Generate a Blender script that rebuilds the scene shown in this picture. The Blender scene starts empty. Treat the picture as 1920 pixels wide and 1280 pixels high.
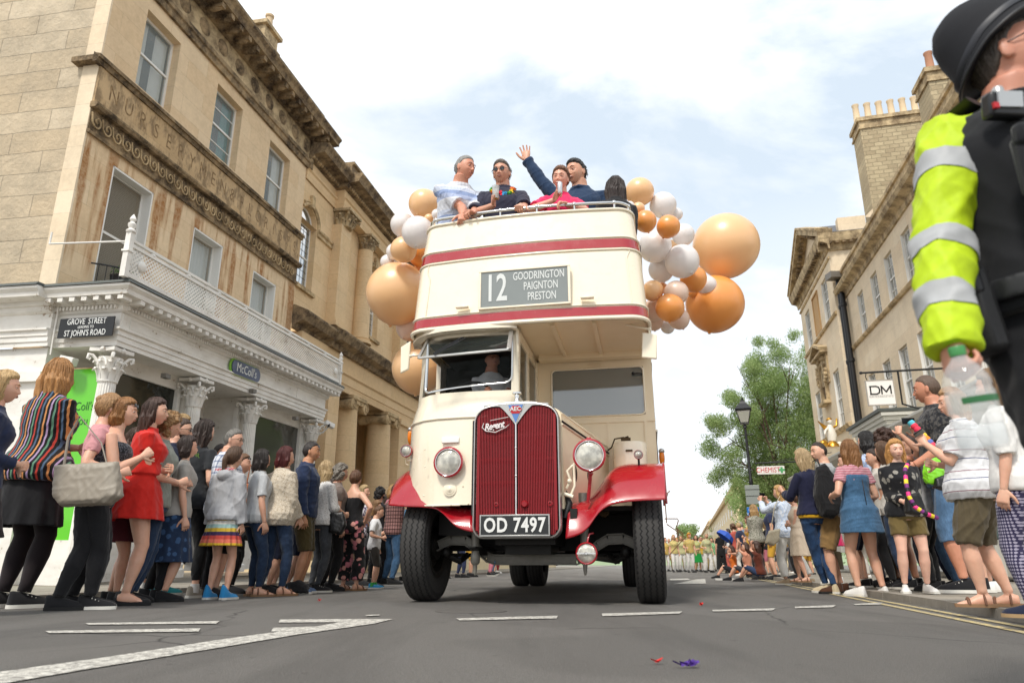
import bpy, bmesh, math, random
import numpy as np
from mathutils import Vector, Matrix, Euler, noise
R = math.radians
sc = bpy.context.scene
COL = sc.collection
V = Vector
# ------------------------------------------------------------------ camera, sky, sun, exposure
CAM_H = 0.33; F_PX = 1280.0; PITCH = math.atan((1058-640)/F_PX)
cd = bpy.data.cameras.new('camera'); cam = bpy.data.objects.new('camera', cd); COL.objects.link(cam)
cd.sensor_width = 36; cd.lens = 36*F_PX/1920; cd.clip_end = 3000; cd.clip_start = .05
cam.location = (0, 0, CAM_H); cam.rotation_euler = (R(90)+PITCH, 0, 0)
cd.dof.use_dof = True; cd.dof.focus_distance = 6.8; cd.dof.aperture_fstop = 3.2
sc.camera = cam
sc.view_settings.view_transform = 'Standard'; sc.view_settings.look = 'None'
sc.view_settings.exposure = 0.33; sc.view_settings.gamma = 1
SUN_EL, SUN_AZ = 52, 205        # azimuth clockwise from +Y: behind the camera, a little to the left
w = bpy.data.worlds.new("World"); sc.world = w; w.use_nodes = True
def build_world():
    nt = w.node_tree; N = nt.nodes; L = nt.links; N.clear()
    out = N.new('ShaderNodeOutputWorld'); bg = N.new('ShaderNodeBackground')
    sky = N.new('ShaderNodeTexSky'); sky.sky_type = 'NISHITA'; sky.sun_disc = False
    sky.sun_elevation = R(SUN_EL); sky.sun_rotation = R(SUN_AZ); sky.dust_density = 2.5; sky.air_density = 1.0
    tc = N.new('ShaderNodeTexCoord')
    mp = N.new('ShaderNodeMapping'); mp.inputs['Scale'].default_value = (1, 1, 1.9); mp.inputs['Location'].default_value = (0.35, 0.1, .62)
    n1 = N.new('ShaderNodeTexNoise'); n1.inputs['Scale'].default_value = 1.9; n1.inputs['Detail'].default_value = 9; n1.inputs['Roughness'].default_value = .55
    n1.inputs['Distortion'].default_value = .35
    cr = N.new('ShaderNodeValToRGB'); cr.color_ramp.elements[0].position = .40; cr.color_ramp.elements[1].position = .56
    n2 = N.new('ShaderNodeTexNoise'); n2.inputs['Scale'].default_value = 3.4; n2.inputs['Detail'].default_value = 7
    cr2 = N.new('ShaderNodeValToRGB'); cr2.color_ramp.elements[0].position = .3; cr2.color_ramp.elements[1].position = .62
    cr2.color_ramp.elements[0].color = (10.2, 10.4, 10.7, 1); cr2.color_ramp.elements[1].color = (13.6, 13.6, 13.6, 1)
    L.new(tc.outputs['Generated'], mp.inputs['Vector']); L.new(mp.outputs[0], n1.inputs['Vector']); L.new(mp.outputs[0], n2.inputs['Vector'])
    L.new(n1.outputs['Fac'], cr.inputs[0]); L.new(n2.outputs['Fac'], cr2.inputs[0])
    sep = N.new('ShaderNodeSeparateXYZ'); L.new(tc.outputs['Generated'], sep.inputs[0])
    mr = N.new('ShaderNodeMapRange'); mr.inputs[1].default_value = .0; mr.inputs[2].default_value = .5; mr.inputs[3].default_value = 1; mr.inputs[4].default_value = 0
    L.new(sep.outputs['Z'], mr.inputs[0])
    mx = N.new('ShaderNodeMath'); mx.operation = 'MAXIMUM'; L.new(cr.outputs[0], mx.inputs[0]); L.new(mr.outputs[0], mx.inputs[1])
    # thin veil over the blue parts
    veil = N.new('ShaderNodeMixRGB'); veil.inputs[0].default_value = .72; veil.inputs[2].default_value = (9.3, 10.6, 11.8, 1)
    L.new(sky.outputs[0], veil.inputs[1])
    mix = N.new('ShaderNodeMixRGB'); L.new(mx.outputs[0], mix.inputs[0]); L.new(veil.outputs[0], mix.inputs[1]); L.new(cr2.outputs[0], mix.inputs[2])
    L.new(mix.outputs[0], bg.inputs[0]); bg.inputs[1].default_value = 0.084
    L.new(bg.outputs[0], out.inputs[0])
build_world()
sd = bpy.data.lights.new('sun', 'SUN'); sun = bpy.data.objects.new('sun', sd); COL.objects.link(sun)
sd.energy = 2.4; sd.angle = R(9); sd.color = (1, .95, .87)
sun.rotation_euler = (R(90-SUN_EL), 0, R(180-SUN_AZ) + R(0))
# direction check: light comes from azimuth SUN_AZ (clockwise from +Y)
_dir = V((math.sin(R(SUN_AZ))*math.cos(R(SUN_EL)), math.cos(R(SUN_AZ))*math.cos(R(SUN_EL)), math.sin(R(SUN_EL))))
sun.rotation_euler = _dir.to_track_quat('Z', 'Y').to_euler()

# ------------------------------------------------------------------ picture measurements -> places
_fw = V((0, math.cos(PITCH), math.sin(PITCH))); _up = V((0, -math.sin(PITCH), math.cos(PITCH))); _C = V((0, 0, CAM_H))
def ray(x, y): return (_fw*F_PX + V((1, 0, 0))*(x-960) + _up*(640-y)).normalized()
def G(x, y, z=0.0):
    d = ray(x, y); return _C + d*((z-CAM_H)/d.z)
def at_depth(x, y, D):
    d = ray(x, y); return _C + d*(D/d.y)
def on_plane(x, y, P0, n):
    d = ray(x, y); return _C + d*((P0-_C).dot(n)/d.dot(n))

# ------------------------------------------------------------------ objects
def tag(o, label=None, cat=None, group=None, kind=None):
    if label: o['label'] = label
    if cat: o['category'] = cat
    if group: o['group'] = group
    if kind: o['kind'] = kind
    return o
def empty(name, loc=(0, 0, 0), rz=0.0, mat=None, label=None, cat=None, group=None):
    o = bpy.data.objects.new(name, None); COL.objects.link(o); o.empty_display_size = .2
    if mat is not None: o.matrix_world = mat
    else: o.location = loc; o.rotation_euler = (0, 0, rz)
    return tag(o, label, cat, group)
class MB:
    def __init__(s, sc_=1.0): s.v = []; s.f = []; s.m = []; s.c = 0; s.k = sc_
    def mat(s, i): s.c = i; return s
    def add(s, vs, fs):
        o = len(s.v); s.v += [tuple(p) for p in vs]
        for f in fs: s.f.append([i+o for i in f]); s.m.append(s.c)
        return s
    def box(s, x0, x1, y0, y1, z0, z1):
        x0, x1 = min(x0, x1), max(x0, x1); y0, y1 = min(y0, y1), max(y0, y1); z0, z1 = min(z0, z1), max(z0, z1)
        return s.add([(x0,y0,z0),(x1,y0,z0),(x1,y1,z0),(x0,y1,z0),(x0,y0,z1),(x1,y0,z1),(x1,y1,z1),(x0,y1,z1)],
              [(0,3,2,1),(4,5,6,7),(0,1,5,4),(1,2,6,5),(2,3,7,6),(3,0,4,7)])
    def obox(s, c, size, rot=None):
        c = V(c); rot = rot or Matrix.Identity(3); hx, hy, hz = [q/2 for q in size]
        vs = [c + rot@V((a*hx, b*hy, d*hz)) for d in (-1, 1) for a, b in ((-1,-1),(1,-1),(1,1),(-1,1))]
        return s.add(vs, [(0,3,2,1),(4,5,6,7),(0,1,5,4),(1,2,6,5),(2,3,7,6),(3,0,4,7)])
    def bar(s, a, b, w, h, up=(0, 0, 1)):
        a, b = V(a), V(b); d = (b-a); L = d.length; d.normalize(); x = d.cross(V(up))
        if x.length < 1e-4: x = d.cross(V((0, 1, 0)))
        x.normalize(); u = x.cross(d); rot = Matrix((x, d, u)).transposed()
        return s.obox((a+b)/2, (w, L, h), rot)
    def quad(s, *p): return s.add(p, [tuple(range(len(p)))])
    def loft(s, rings, cap=True, closed=False):
        n = len(rings[0]); vs = [p for r in rings for p in r]; fs = []
        m = len(rings)
        for i in range(m if closed else m-1):
            a, b = i*n, ((i+1) % m)*n
            for j in range(n):
                k = (j+1) % n; fs.append((a+j, a+k, b+k, b+j))
        if cap and not closed: fs.append(tuple(range(n-1, -1, -1))); fs.append(tuple((m-1)*n+j for j in range(n)))
        return s.add(vs, fs)
    def strip(s, rows):                    # open grid of rows
        n = len(rows[0]); vs = [p for r in rows for p in r]
        return s.add(vs, [(i*n+j, i*n+j+1, (i+1)*n+j+1, (i+1)*n+j) for i in range(len(rows)-1) for j in range(n-1)])
    def tube(s, pts, r, n=10, cap=True, closed=False, flat=None):
        pts = [V(p) for p in pts]; m = len(pts)
        rr = list(r) if isinstance(r, list) else [r]*m
        rings = []; x = None
        for i, p in enumerate(pts):
            if closed: d = pts[(i+1) % m]-pts[i-1]
            else: d = pts[min(i+1, m-1)]-pts[max(i-1, 0)]
            if d.length < 1e-9: d = V((0, 0, 1))
            d.normalize()
            if x is None:
                x = d.cross(V((0, 0, 1)))
                if x.length < .05: x = d.cross(V((1, 0, 0)))
            x = x - d*x.dot(d); x.normalize(); y = d.cross(x)
            q = rr[i] if isinstance(rr[i], (list, tuple)) else (rr[i], rr[i])
            rings.append([p + x*(q[0]*math.cos(2*math.pi*j/n)) + y*(q[1]*math.sin(2*math.pi*j/n)) for j in range(n)])
        return s.loft(rings, cap, closed)
    def lathe(s, prof, c=(0, 0, 0), rot=None, n=20, cap=True, a0=0, a1=2*math.pi, flute=None):
        c = V(c); rot = rot or Matrix.Identity(3); rings = []
        for r, z in prof:
            ring = []
            for j in range(n):
                a = a0+(a1-a0)*j/n; q = r*(1-(flute[1]*(.5+.5*math.cos(a*flute[0])) if flute else 0))
                ring.append(c + rot@V((q*math.cos(a), q*math.sin(a), z)))
            rings.append(ring)
        return s.loft(rings, cap)
    def ell(s, c, r, rot=None, n=14, m=9):
        c = V(c); rot = rot or Matrix.Identity(3); rx, ry, rz = r if isinstance(r, (tuple, list)) else (r, r, r)
        vs = [c + rot@V((0, 0, -rz))]; fs = []
        for i in range(1, m):
            t = math.pi*i/m - math.pi/2
            for j in range(n):
                a = 2*math.pi*j/n; vs.append(c + rot@V((rx*math.cos(t)*math.cos(a), ry*math.cos(t)*math.sin(a), rz*math.sin(t))))
        vs.append(c + rot@V((0, 0, rz)))
        for j in range(n): fs.append((0, 1+(j+1) % n, 1+j))
        for i in range(m-2):
            for j in range(n):
                k = (j+1) % n; a = 1+i*n; fs.append((a+j, a+k, a+n+k, a+n+j))
        e = len(vs)-1; a = 1+(m-2)*n
        for j in range(n): fs.append((a+j, a+(j+1) % n, e))
        return s.add(vs, fs)
    def prism(s, poly, org, ax, ay, h):    # poly 2d, plane axes ax, ay, extruded along ax x ay by h
        org, ax, ay = V(org), V(ax), V(ay); az = ax.cross(ay).normalized()*h; n = len(poly)
        a = [org+ax*p[0]+ay*p[1] for p in poly]; b = [p+az for p in a]
        return s.add(a+b, [tuple(range(n-1, -1, -1)), tuple(range(n, 2*n))]+[(i, (i+1) % n, n+(i+1) % n, n+i) for i in range(n)])
    def extr(s, prof, x0, x1, f):          # profile [(q,t)] swept along s from x0 to x1 ; f maps (s,q,t) to point
        n = len(prof); a = [f(x0, *p) for p in prof]; b = [f(x1, *p) for p in prof]
        return s.add(a+b, [tuple(range(n-1, -1, -1)), tuple(range(n, 2*n))]+[(i, (i+1) % n, n+(i+1) % n, n+i) for i in range(n)])
    def mesh(s, name, fixn=True):
        me = bpy.data.meshes.new(name); k = s.k
        me.from_pydata([(p[0]*k, p[1]*k, p[2]*k) for p in s.v] if k != 1 else s.v, [], s.f); me.polygons.foreach_set('material_index', s.m)
        if fixn:
            bm = bmesh.new(); bm.from_mesh(me); bmesh.ops.recalc_face_normals(bm, faces=bm.faces); bm.to_mesh(me); bm.free()
        return me
    def build(s, name, mats, parent=None, smooth=35, bevel=None, fixn=True, **tg):
        me = s.mesh(name, fixn)
        for m in (mats if isinstance(mats, (list, tuple)) else [mats]): me.materials.append(m)
        me.polygons.foreach_set('use_smooth', [bool(smooth)]*len(me.polygons))
        if smooth and smooth < 180: me.set_sharp_from_angle(angle=R(smooth))
        o = bpy.data.objects.new(name, me); COL.objects.link(o)
        if parent is not None: o.parent = parent
        if bevel:
            b = o.modifiers.new('bevel', 'BEVEL'); b.width = bevel; b.segments = 2; b.limit_method = 'ANGLE'; b.angle_limit = R(40)
        return tag(o, **tg) if tg else o
def copy_tree(o, parent=None):
    c = o.copy(); COL.objects.link(c)
    if parent is not None: c.parent = parent
    for ch in o.children: copy_tree(ch, c)
    return c

# ------------------------------------------------------------------ materials
def lin(h):
    if isinstance(h, str):
        h = h.lstrip('#'); c = [int(h[i:i+2], 16)/255 for i in (0, 2, 4)]
        return tuple((x/12.92 if x <= .04045 else ((x+.055)/1.055)**2.4) for x in c)
    return tuple(h)
class NT:
    def __init__(s, name):
        s.m = bpy.data.materials.new(name); s.m.use_nodes = True; s.t = s.m.node_tree; s.n = s.t.nodes; s.l = s.t.links
        s.b = s.n['Principled BSDF']; s.tc = s.n.new('ShaderNodeTexCoord')
    def __call__(s, typ, _out=0, **kw):
        nd = s.n.new('ShaderNode'+typ)
        for k, v in kw.items():
            k2 = k.replace('_', ' ') if k[0].isupper() else k
            if k[0].isupper() or k.startswith('i'):
                key = int(k[1:]) if k.startswith('i') and k[1:].isdigit() else k2
                s.set(nd.inputs[key], v)
            else: setattr(nd, k, v)
        return nd
    def set(s, inp, v):
        if isinstance(v, bpy.types.NodeSocket): s.l.new(v, inp)
        elif isinstance(v, bpy.types.Node): s.l.new(v.outputs[0], inp)
        elif isinstance(v, (tuple, list)) and len(v) == 3 and inp.type == 'RGBA': inp.default_value = (*v, 1)
        else: inp.default_value = v
    def noise(s, scale, detail=5, rough=.55, vec=None, dist=0, sc3=None):
        v = vec or s.tc.outputs['Object']
        if sc3: v = s('Mapping', Vector=v, Scale=sc3).outputs[0]
        n = s('TexNoise', Vector=v, Scale=scale, Detail=detail, Roughness=rough, Distortion=dist); return n.outputs['Fac']
    def ramp(s, fac, *st):
        r = s('ValToRGB'); s.set(r.inputs[0], fac); e = r.color_ramp.elements
        while len(e) < len(st): e.new(.5)
        for i, (p, c) in enumerate(st):
            e[i].position = p; e[i].color = (c, c, c, 1) if isinstance(c, (int, float)) else (*c, 1)
        return r.outputs[0]
    def mix(s, f, a, b, mode='MIX'):
        m = s('MixRGB', blend_type=mode); s.set(m.inputs[0], f); s.set(m.inputs[1], a); s.set(m.inputs[2], b); return m.outputs[0]
    def math(s, op, a, b=0.0, c=0.0):
        m = s('Math', operation=op); s.set(m.inputs[0], a); s.set(m.inputs[1], b); s.set(m.inputs[2], c); return m.outputs[0]
    def bump(s, h, st=.3, dist=.01, prev=None):
        b = s('Bump', Height=h, Strength=st, Distance=dist)
        if prev is not None: s.set(b.inputs['Normal'], prev)
        return b.outputs[0]
    def fin(s, **kw):
        for k, v in kw.items(): s.set(s.b.inputs[k.replace('_', ' ')], v)
        return s.m
_mc = {}
def simple(name, col, rough=.5, metal=0, coat=0, nz=.06, bump=0, scale=30, spec=None):
    key = (name, str(col), rough, metal)
    if key in _mc: return _mc[key]
    n = NT(name); c = lin(col); f = n.noise(scale)
    cc = n.mix(f, tuple(x*(1-nz) for x in c), tuple(min(1, x*(1+nz)) for x in c))
    n.fin(Base_Color=cc, Roughness=rough, Metallic=metal, Coat_Weight=coat)
    n.b.inputs['Coat Roughness'].default_value = .04
    if spec is not None: n.b.inputs['Specular IOR Level'].default_value = spec
    if bump: n.fin(Normal=n.bump(n.noise(scale*4), bump, .004))
    _mc[key] = n.m; return n.m
def paint(name, col, rough=.25, coat=.9, dirt=.12):
    n = NT(name); c = lin(col); f = n.noise(3.2, 6, .6); g = n.noise(40, 3)
    cc = n.mix(n.ramp(f, (.45, 0), (.8, dirt)), c, (c[0]*.62, c[1]*.52, c[2]*.40)); cc = n.mix(n.math('MULTIPLY', g, .05), cc, tuple(x*.7 for x in c))
    n.fin(Base_Color=cc, Roughness=n.ramp(n.noise(9, 4), (.3, rough*.8), (.7, rough*1.35)), Coat_Weight=coat, Normal=n.bump(n.noise(3.5, 2), .06, .05))
    n.b.inputs['Coat Roughness'].default_value = .06; return n.m
def glassy(name, col, rough=.03, ior=1.9, alpha=1, tr=0.0):
    n = NT(name); n.fin(Base_Color=lin(col), Roughness=rough, IOR=ior, Alpha=alpha, Transmission_Weight=tr); return n.m
CLEAR = glassy('clear_glass', '#9fb0b0', .01, 1.5, .25); SALOON = glassy('dark_saloon_glass', '#6d7573', .05, 2.4, .93); DGLASS = glassy('dark_shop_glass', '#20231f', .04, 1.6)
FONT_JOBS = []
def text(s, name, size, mat, parent, mtx, ext=.002, align='CENTER', sx=1.0, bold=0.0, shear=0.0, space=1.0, **tg):
    """lettering as a mesh; local x right, y up, z towards the reader"""
    cu = bpy.data.curves.new(name, 'FONT'); cu.body = s; cu.size = size; cu.extrude = ext; cu.align_x = align; cu.align_y = 'CENTER'
    cu.offset = bold; cu.shear = shear; cu.space_character = space; cu.resolution_u = 3
    to = bpy.data.objects.new('tmp_text', cu); COL.objects.link(to)
    o = bpy.data.objects.new(name, bpy.data.meshes.new(name)); COL.objects.link(o)
    if parent is not None: o.parent = parent
    o.matrix_basis = mtx @ Matrix.Diagonal((sx, 1, 1, 1))
    FONT_JOBS.append((to, o, mat))
    return tag(o, **tg) if tg else o
def frame_m(org, x, y, z):
    m = Matrix((V(x), V(y), V(z))).transposed().to_4x4(); m.translation = V(org); return m
def flush_text():
    bpy.context.view_layer.update(); dg = bpy.context.evaluated_depsgraph_get()
    for to, o, mat in FONT_JOBS:
        me = bpy.data.meshes.new_from_object(to.evaluated_get(dg)); me.materials.clear(); me.materials.append(mat)
        me.name = o.name; o.data = me
    for to, o, mat in FONT_JOBS:
        cu = to.data; bpy.data.objects.remove(to); bpy.data.curves.remove(cu)
    FONT_JOBS.clear()
# ------------------------------------------------------------------ people
_rs = np.random.RandomState(5)
JOBS = []
def wr_fabric(amp, seed=0, sc=1.0):
    rs = np.random.RandomState(seed); K = [(rs.normal(size=3)*np.array([30, 30, 15])*sc*f, rs.rand()*6.3, rs.normal(size=3)*14*sc, a) for f, a in ((.5, 1), (.8, .9), (1.2, .6), (1.9, .35))]
    def f(co, no):
        d = np.zeros(len(co))
        for k, ph, g, a in K:
            u = np.sin(co@k + ph + 1.6*np.sin(co@g + ph*2)); d += a*(1-np.abs(u))**1.5
        return amp*(d-.9)
    return f
def wr_hair(c, amp, n=46, seed=0):
    c = np.array(c)
    def f(co, no):
        q = co-c; th = np.arctan2(q[:, 0], -q[:, 1]); z = q[:, 2]
        ph = th*n + 5*np.sin(z*13+seed) + 2.2*np.sin(th*7+z*20)
        top = np.clip((z-.03)/.08, 0, 1)
        g = q[:, 0]*n*12*.9 + 2*np.sin(q[:, 1]*30)
        return amp*((1-top)*np.sin(ph)*.7 + top*np.sin(g)*.5 + .5*np.sin(ph*.37+z*11))
    return f
def wr_curl(amp, seed=0):
    rs = np.random.RandomState(seed); K = [(rs.normal(size=3)*f, rs.rand()*6) for f in (70, 90, 120, 150)]
    def f(co, no):
        d = np.zeros(len(co))
        for k, p in K: d += np.sin(co@k+p+2*np.sin(co@(k[::-1]*.5)))
        return amp*d/2
    return f
def job(name, pieces, mats, parent, smooth=3, wr=None, extra=None, **tg):
    """pieces: [(MB, voxel)]; every piece is remeshed into one skin, the pieces and the extra geometry end in ONE mesh"""
    o = bpy.data.objects.new(name, bpy.data.meshes.new(name)); COL.objects.link(o)
    if parent is not None: o.parent = parent
    tmp = []
    for pc in pieces:
        mb, vox = pc[:2]; sm_ = pc[2] if len(pc) > 2 else smooth
        t = bpy.data.objects.new('tmp', mb.mesh('tmp')); COL.objects.link(t)
        if vox:
            r = t.modifiers.new('r', 'REMESH'); r.mode = 'VOXEL'; r.voxel_size = vox
            if sm_: q = t.modifiers.new('s', 'SMOOTH'); q.factor = .5; q.iterations = sm_
        tmp.append(t)
    JOBS.append((o, tmp, mats, wr, extra)); return tag(o, **tg) if tg else o
def flush_jobs():
    bpy.context.view_layer.update(); dg = bpy.context.evaluated_depsgraph_get()
    for o, tmp, mats, wr, extra in JOBS:
        vs, fs, ms, off = [], [], [], 0
        for t in tmp:
            me = t.evaluated_get(dg).to_mesh(); n = len(me.vertices)
            co = np.empty(n*3, 'f'); me.vertices.foreach_get('co', co); co = co.reshape(-1, 3)
            if wr and n:
                no = np.empty(n*3, 'f'); me.vertices.foreach_get('normal', no); no = no.reshape(-1, 3)
                co = co + no*wr(co.astype('d'), no)[:, None]
            ls = np.empty(len(me.polygons), 'i'); me.polygons.foreach_get('loop_total', ls)
            li = np.empty(len(me.loops), 'i'); me.loops.foreach_get('vertex_index', li)
            vs.append(co); fs.append((ls, li+off)); ms.append(np.zeros(len(ls), 'i')); off += n
            t.evaluated_get(dg).to_mesh_clear()
        if extra and extra.v:
            ls = np.array([len(f) for f in extra.f], 'i'); li = np.array([i+off for f in extra.f for i in f], 'i')
            vs.append(np.array(extra.v, 'f')); fs.append((ls, li)); ms.append(np.array(extra.m, 'i'))
        co = np.concatenate(vs); ls = np.concatenate([a for a, b in fs]); li = np.concatenate([b for a, b in fs])
        me = bpy.data.meshes.new(o.name); me.vertices.add(len(co)); me.vertices.foreach_set('co', co.astype('f').ravel())
        me.loops.add(len(li)); me.loops.foreach_set('vertex_index', li); me.polygons.add(len(ls))
        me.polygons.foreach_set('loop_start', np.concatenate([[0], np.cumsum(ls)[:-1]]).astype('i')); me.polygons.foreach_set('loop_total', ls)
        me.polygons.foreach_set('material_index', np.concatenate(ms)); me.polygons.foreach_set('use_smooth', np.ones(len(ls), bool))
        me.update(calc_edges=True)
        for m in (mats if isinstance(mats, (list, tuple)) else [mats]): me.materials.append(m)
        o.data = me
    for o, tmp, *_ in JOBS:
        for t in tmp:
            me = t.data; bpy.data.objects.remove(t); bpy.data.meshes.remove(me)
    JOBS.clear()

_skin = {}
def skin_mat(c='#d9aa90'):
    if c in _skin: return _skin[c]
    n = NT('skin'); b = lin(c); f = n.noise(28, 4); f2 = n.noise(6, 2)
    cc = n.mix(f, tuple(x*.86 for x in b), tuple(min(1, x*1.08) for x in b))
    cc = n.mix(n.ramp(f2, (.4, 0), (.7, .35)), cc, (b[0]*.95, b[1]*.72, b[2]*.66))
    n.fin(Base_Color=cc, Roughness=.48, Subsurface_Weight=.12, Subsurface_Scale=.02, Normal=n.bump(n.noise(220), .12, .002))
    n.b.inputs['Subsurface Radius'].default_value = (1, .35, .2)
    _skin[c] = n.m; return n.m
_hair = {}
def hair_mat(c):
    if c in _hair: return _hair[c]
    n = NT('hair'); b = lin(c)
    f = n.noise(34, 6, .6, sc3=(6, 6, .5)); f2 = n.noise(7, 3)
    cc = n.mix(n.ramp(f, (.35, 0), (.65, 1)), tuple(x*.42 for x in b), tuple(min(1, x*1.12+.006) for x in b))
    cc = n.mix(n.math('MULTIPLY', f2, .6), cc, tuple(x*.6 for x in b))
    n.fin(Base_Color=cc, Roughness=.5, Normal=n.bump(f, .55, .01)); n.b.inputs['Specular IOR Level'].default_value = .45
    n.b.inputs['Anisotropic'].default_value = .6
    _hair[c] = n.m; return n.m
_fab = {}
def fab(kind, *cols, sc=1.0, rough=.88):
    key = (kind, cols, sc)
    if key in _fab: return _fab[key]
    n = NT('fabric_'+kind); cs = [lin(c) for c in cols]; O = n.tc.outputs['Object']
    a = cs[0]; base = n.mix(n.noise(60), tuple(x*.85 for x in a), tuple(min(1, x*1.12) for x in a))
    sep = n('SeparateXYZ', Vector=O)
    def wrap(co, mult, *st):
        f = n.math('FRACT', n.math('MULTIPLY', co, mult)); r = n('ValToRGB'); n.set(r.inputs[0], f); r.color_ramp.interpolation = 'CONSTANT'
        e = r.color_ramp.elements
        while len(e) < len(st): e.new(.5)
        for i, (p, c) in enumerate(st): e[i].position = p; e[i].color = (*c, 1)
        return r.outputs[0]
    if kind == 'vstripe':
        ang = n.math('ADD', sep.outputs[0], n.math('MULTIPLY', sep.outputs[1], .35))
        st = []; k = len(cs)-1; x = 0
        for c in cs[1:]: st += [(x, a), (x+.58/k, c)]; x += 1/k
        base = wrap(ang, 4*sc, *st)
    elif kind == 'hstripe':
        z = n.math('ADD', sep.outputs[2], n.math('MULTIPLY', n.noise(6), .015)); k = len(cs)
        base = wrap(z, 6*sc, *[(i/k, c) for i, c in enumerate(cs)])
    elif kind == 'thin':
        z = n.math('ADD', sep.outputs[2], n.math('MULTIPLY', n.noise(5), .02)); k = len(cs)-1; st = []
        for i, c in enumerate(cs[1:]): st += [(i/k, a), ((i+.8)/k, c)]
        base = wrap(z, 6*sc, *st)
    elif kind == 'vthin':
        x = n.math('ADD', sep.outputs[0], sep.outputs[1]); base = wrap(x, 40*sc, (0, a), (.6, cs[1]))
    elif kind == 'plaid':
        x = wrap(n.math('ADD', sep.outputs[0], sep.outputs[1]), 16*sc, (0, (1, 1, 1)), (.78, cs[1])); z = wrap(sep.outputs[2], 16*sc, (0, (1, 1, 1)), (.78, cs[1]))
        base = n.mix(1, n.mix(1, base, x, 'MULTIPLY'), z, 'MULTIPLY')
    elif kind == 'floral':
        for i, c in enumerate(cs[1:]):
            v = n('TexVoronoi', Vector=n('Mapping', Vector=O, Location=(i*1.3, i*.7, i)).outputs[0], Scale=15*sc, Randomness=1.0)
            nn = n.noise(45*sc, 2); d = n.math('ADD', v.outputs['Distance'], n.math('MULTIPLY', nn, .35))
            base = n.mix(n.ramp(d, (.48, 1), (.54, 0)), base, c)
    elif kind == 'specks':
        f = n.noise(90*sc, 3, .7); base = n.mix(n.ramp(f, (.5, 0), (.58, 1)), base, cs[1])
    elif kind == 'camo':
        f = n.noise(26*sc, 3, .6); base = n.mix(n.ramp(f, (.47, 0), (.53, 1)), base, cs[1])
        if len(cs) > 2: base = n.mix(n.ramp(n.noise(17*sc, 3), (.56, 0), (.6, 1)), base, cs[2])
    elif kind == 'diamond':
        x = n.math('ADD', sep.outputs[0], sep.outputs[1]); u = n.math('SINE', n.math('MULTIPLY', n.math('ADD', x, sep.outputs[2]), 260*sc)); v = n.math('SINE', n.math('MULTIPLY', n.math('SUBTRACT', x, sep.outputs[2]), 260*sc))
        base = n.mix(n.ramp(n.math('MULTIPLY', u, v), (.1, 0), (.2, 1)), base, cs[1])
    elif kind == 'denim':
        f = n.noise(9, 4); base = n.mix(n.ramp(f, (.4, 0), (.75, .6)), base, tuple(min(1, x*1.9+.02) for x in a))
        base = n.mix(n.ramp(n.noise(160, 2, sc3=(1, 1, .2)), (.4, 0), (.6, .35)), base, tuple(x*.5 for x in a))
    elif kind == 'lace':
        v = n('TexVoronoi', Vector=O, Scale=60*sc); base = n.mix(n.ramp(v.outputs['Distance'], (.25, 1), (.4, 0)), base, cs[1])
    n.fin(Base_Color=base, Roughness=rough, Normal=n.bump(n.noise(300*1.0, 2), .15, .003, ))
    n.b.inputs['Sheen Weight'].default_value = .15; n.b.inputs['Specular IOR Level'].default_value = .3
    _fab[key] = n.m; return n.m
EYE = simple('eye_white', '#bdb0a6', .4); DARK = simple('dark_iris', '#1a120c', .3); LIP = simple('lip', '#b4786c', .55); TEETH = simple('teeth', '#efe9dc', .35)
LENS = simple('dark_lens', '#0a0a0c', .08, spec=.8)

TF = [(.455,.080,.066,-.004),(.49,.099,.080,-.008),(.53,.102,.080,-.009),(.57,.088,.067,-.002),(.61,.076,.058,.002),(.65,.076,.058,.004),(.69,.083,.068,.010),(.72,.088,.074,.013),(.75,.090,.066,.008),(.775,.090,.055,.001),(.797,.078,.046,-.004),(.815,.058,.040,-.006),(.832,.041,.036,-.005),(.85,.033,.033,-.002),(.88,.030,.031,.004)]
TM = [(.455,.078,.062,-.002),(.49,.090,.072,-.004),(.53,.091,.072,-.004),(.57,.087,.066,.002),(.61,.086,.064,.005),(.65,.089,.065,.005),(.69,.095,.067,.005),(.72,.100,.069,.006),(.75,.103,.066,.003),(.775,.102,.057,-.002),(.797,.088,.049,-.005),(.815,.067,.043,-.006),(.832,.048,.040,-.005),(.85,.039,.038,-.001),(.88,.036,.037,.005)]
def interp(tab, z):
    for a, b in zip(tab, tab[1:]):
        if z <= b[0]:
            t = max(0, (z-a[0])/(b[0]-a[0])); return [a[i]+(b[i]-a[i])*t for i in range(4)]
    return list(tab[-1])
def ik(a, c, l1, l2, pole):
    a, c = V(a), V(c); d = c-a; L = d.length; mx = (l1+l2)*.998
    if L > mx: c = a+d*(mx/L); d = c-a; L = mx
    x = (l1*l1-l2*l2+L*L)/(2*L); h = math.sqrt(max(0, l1*l1-x*x)); dn = d/L
    p = V(pole); p = p-dn*p.dot(dn)
    if p.length < 1e-5: p = V((0, 1, 0))
    return a+dn*x+p.normalized()*h, c
class Body: pass
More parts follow.
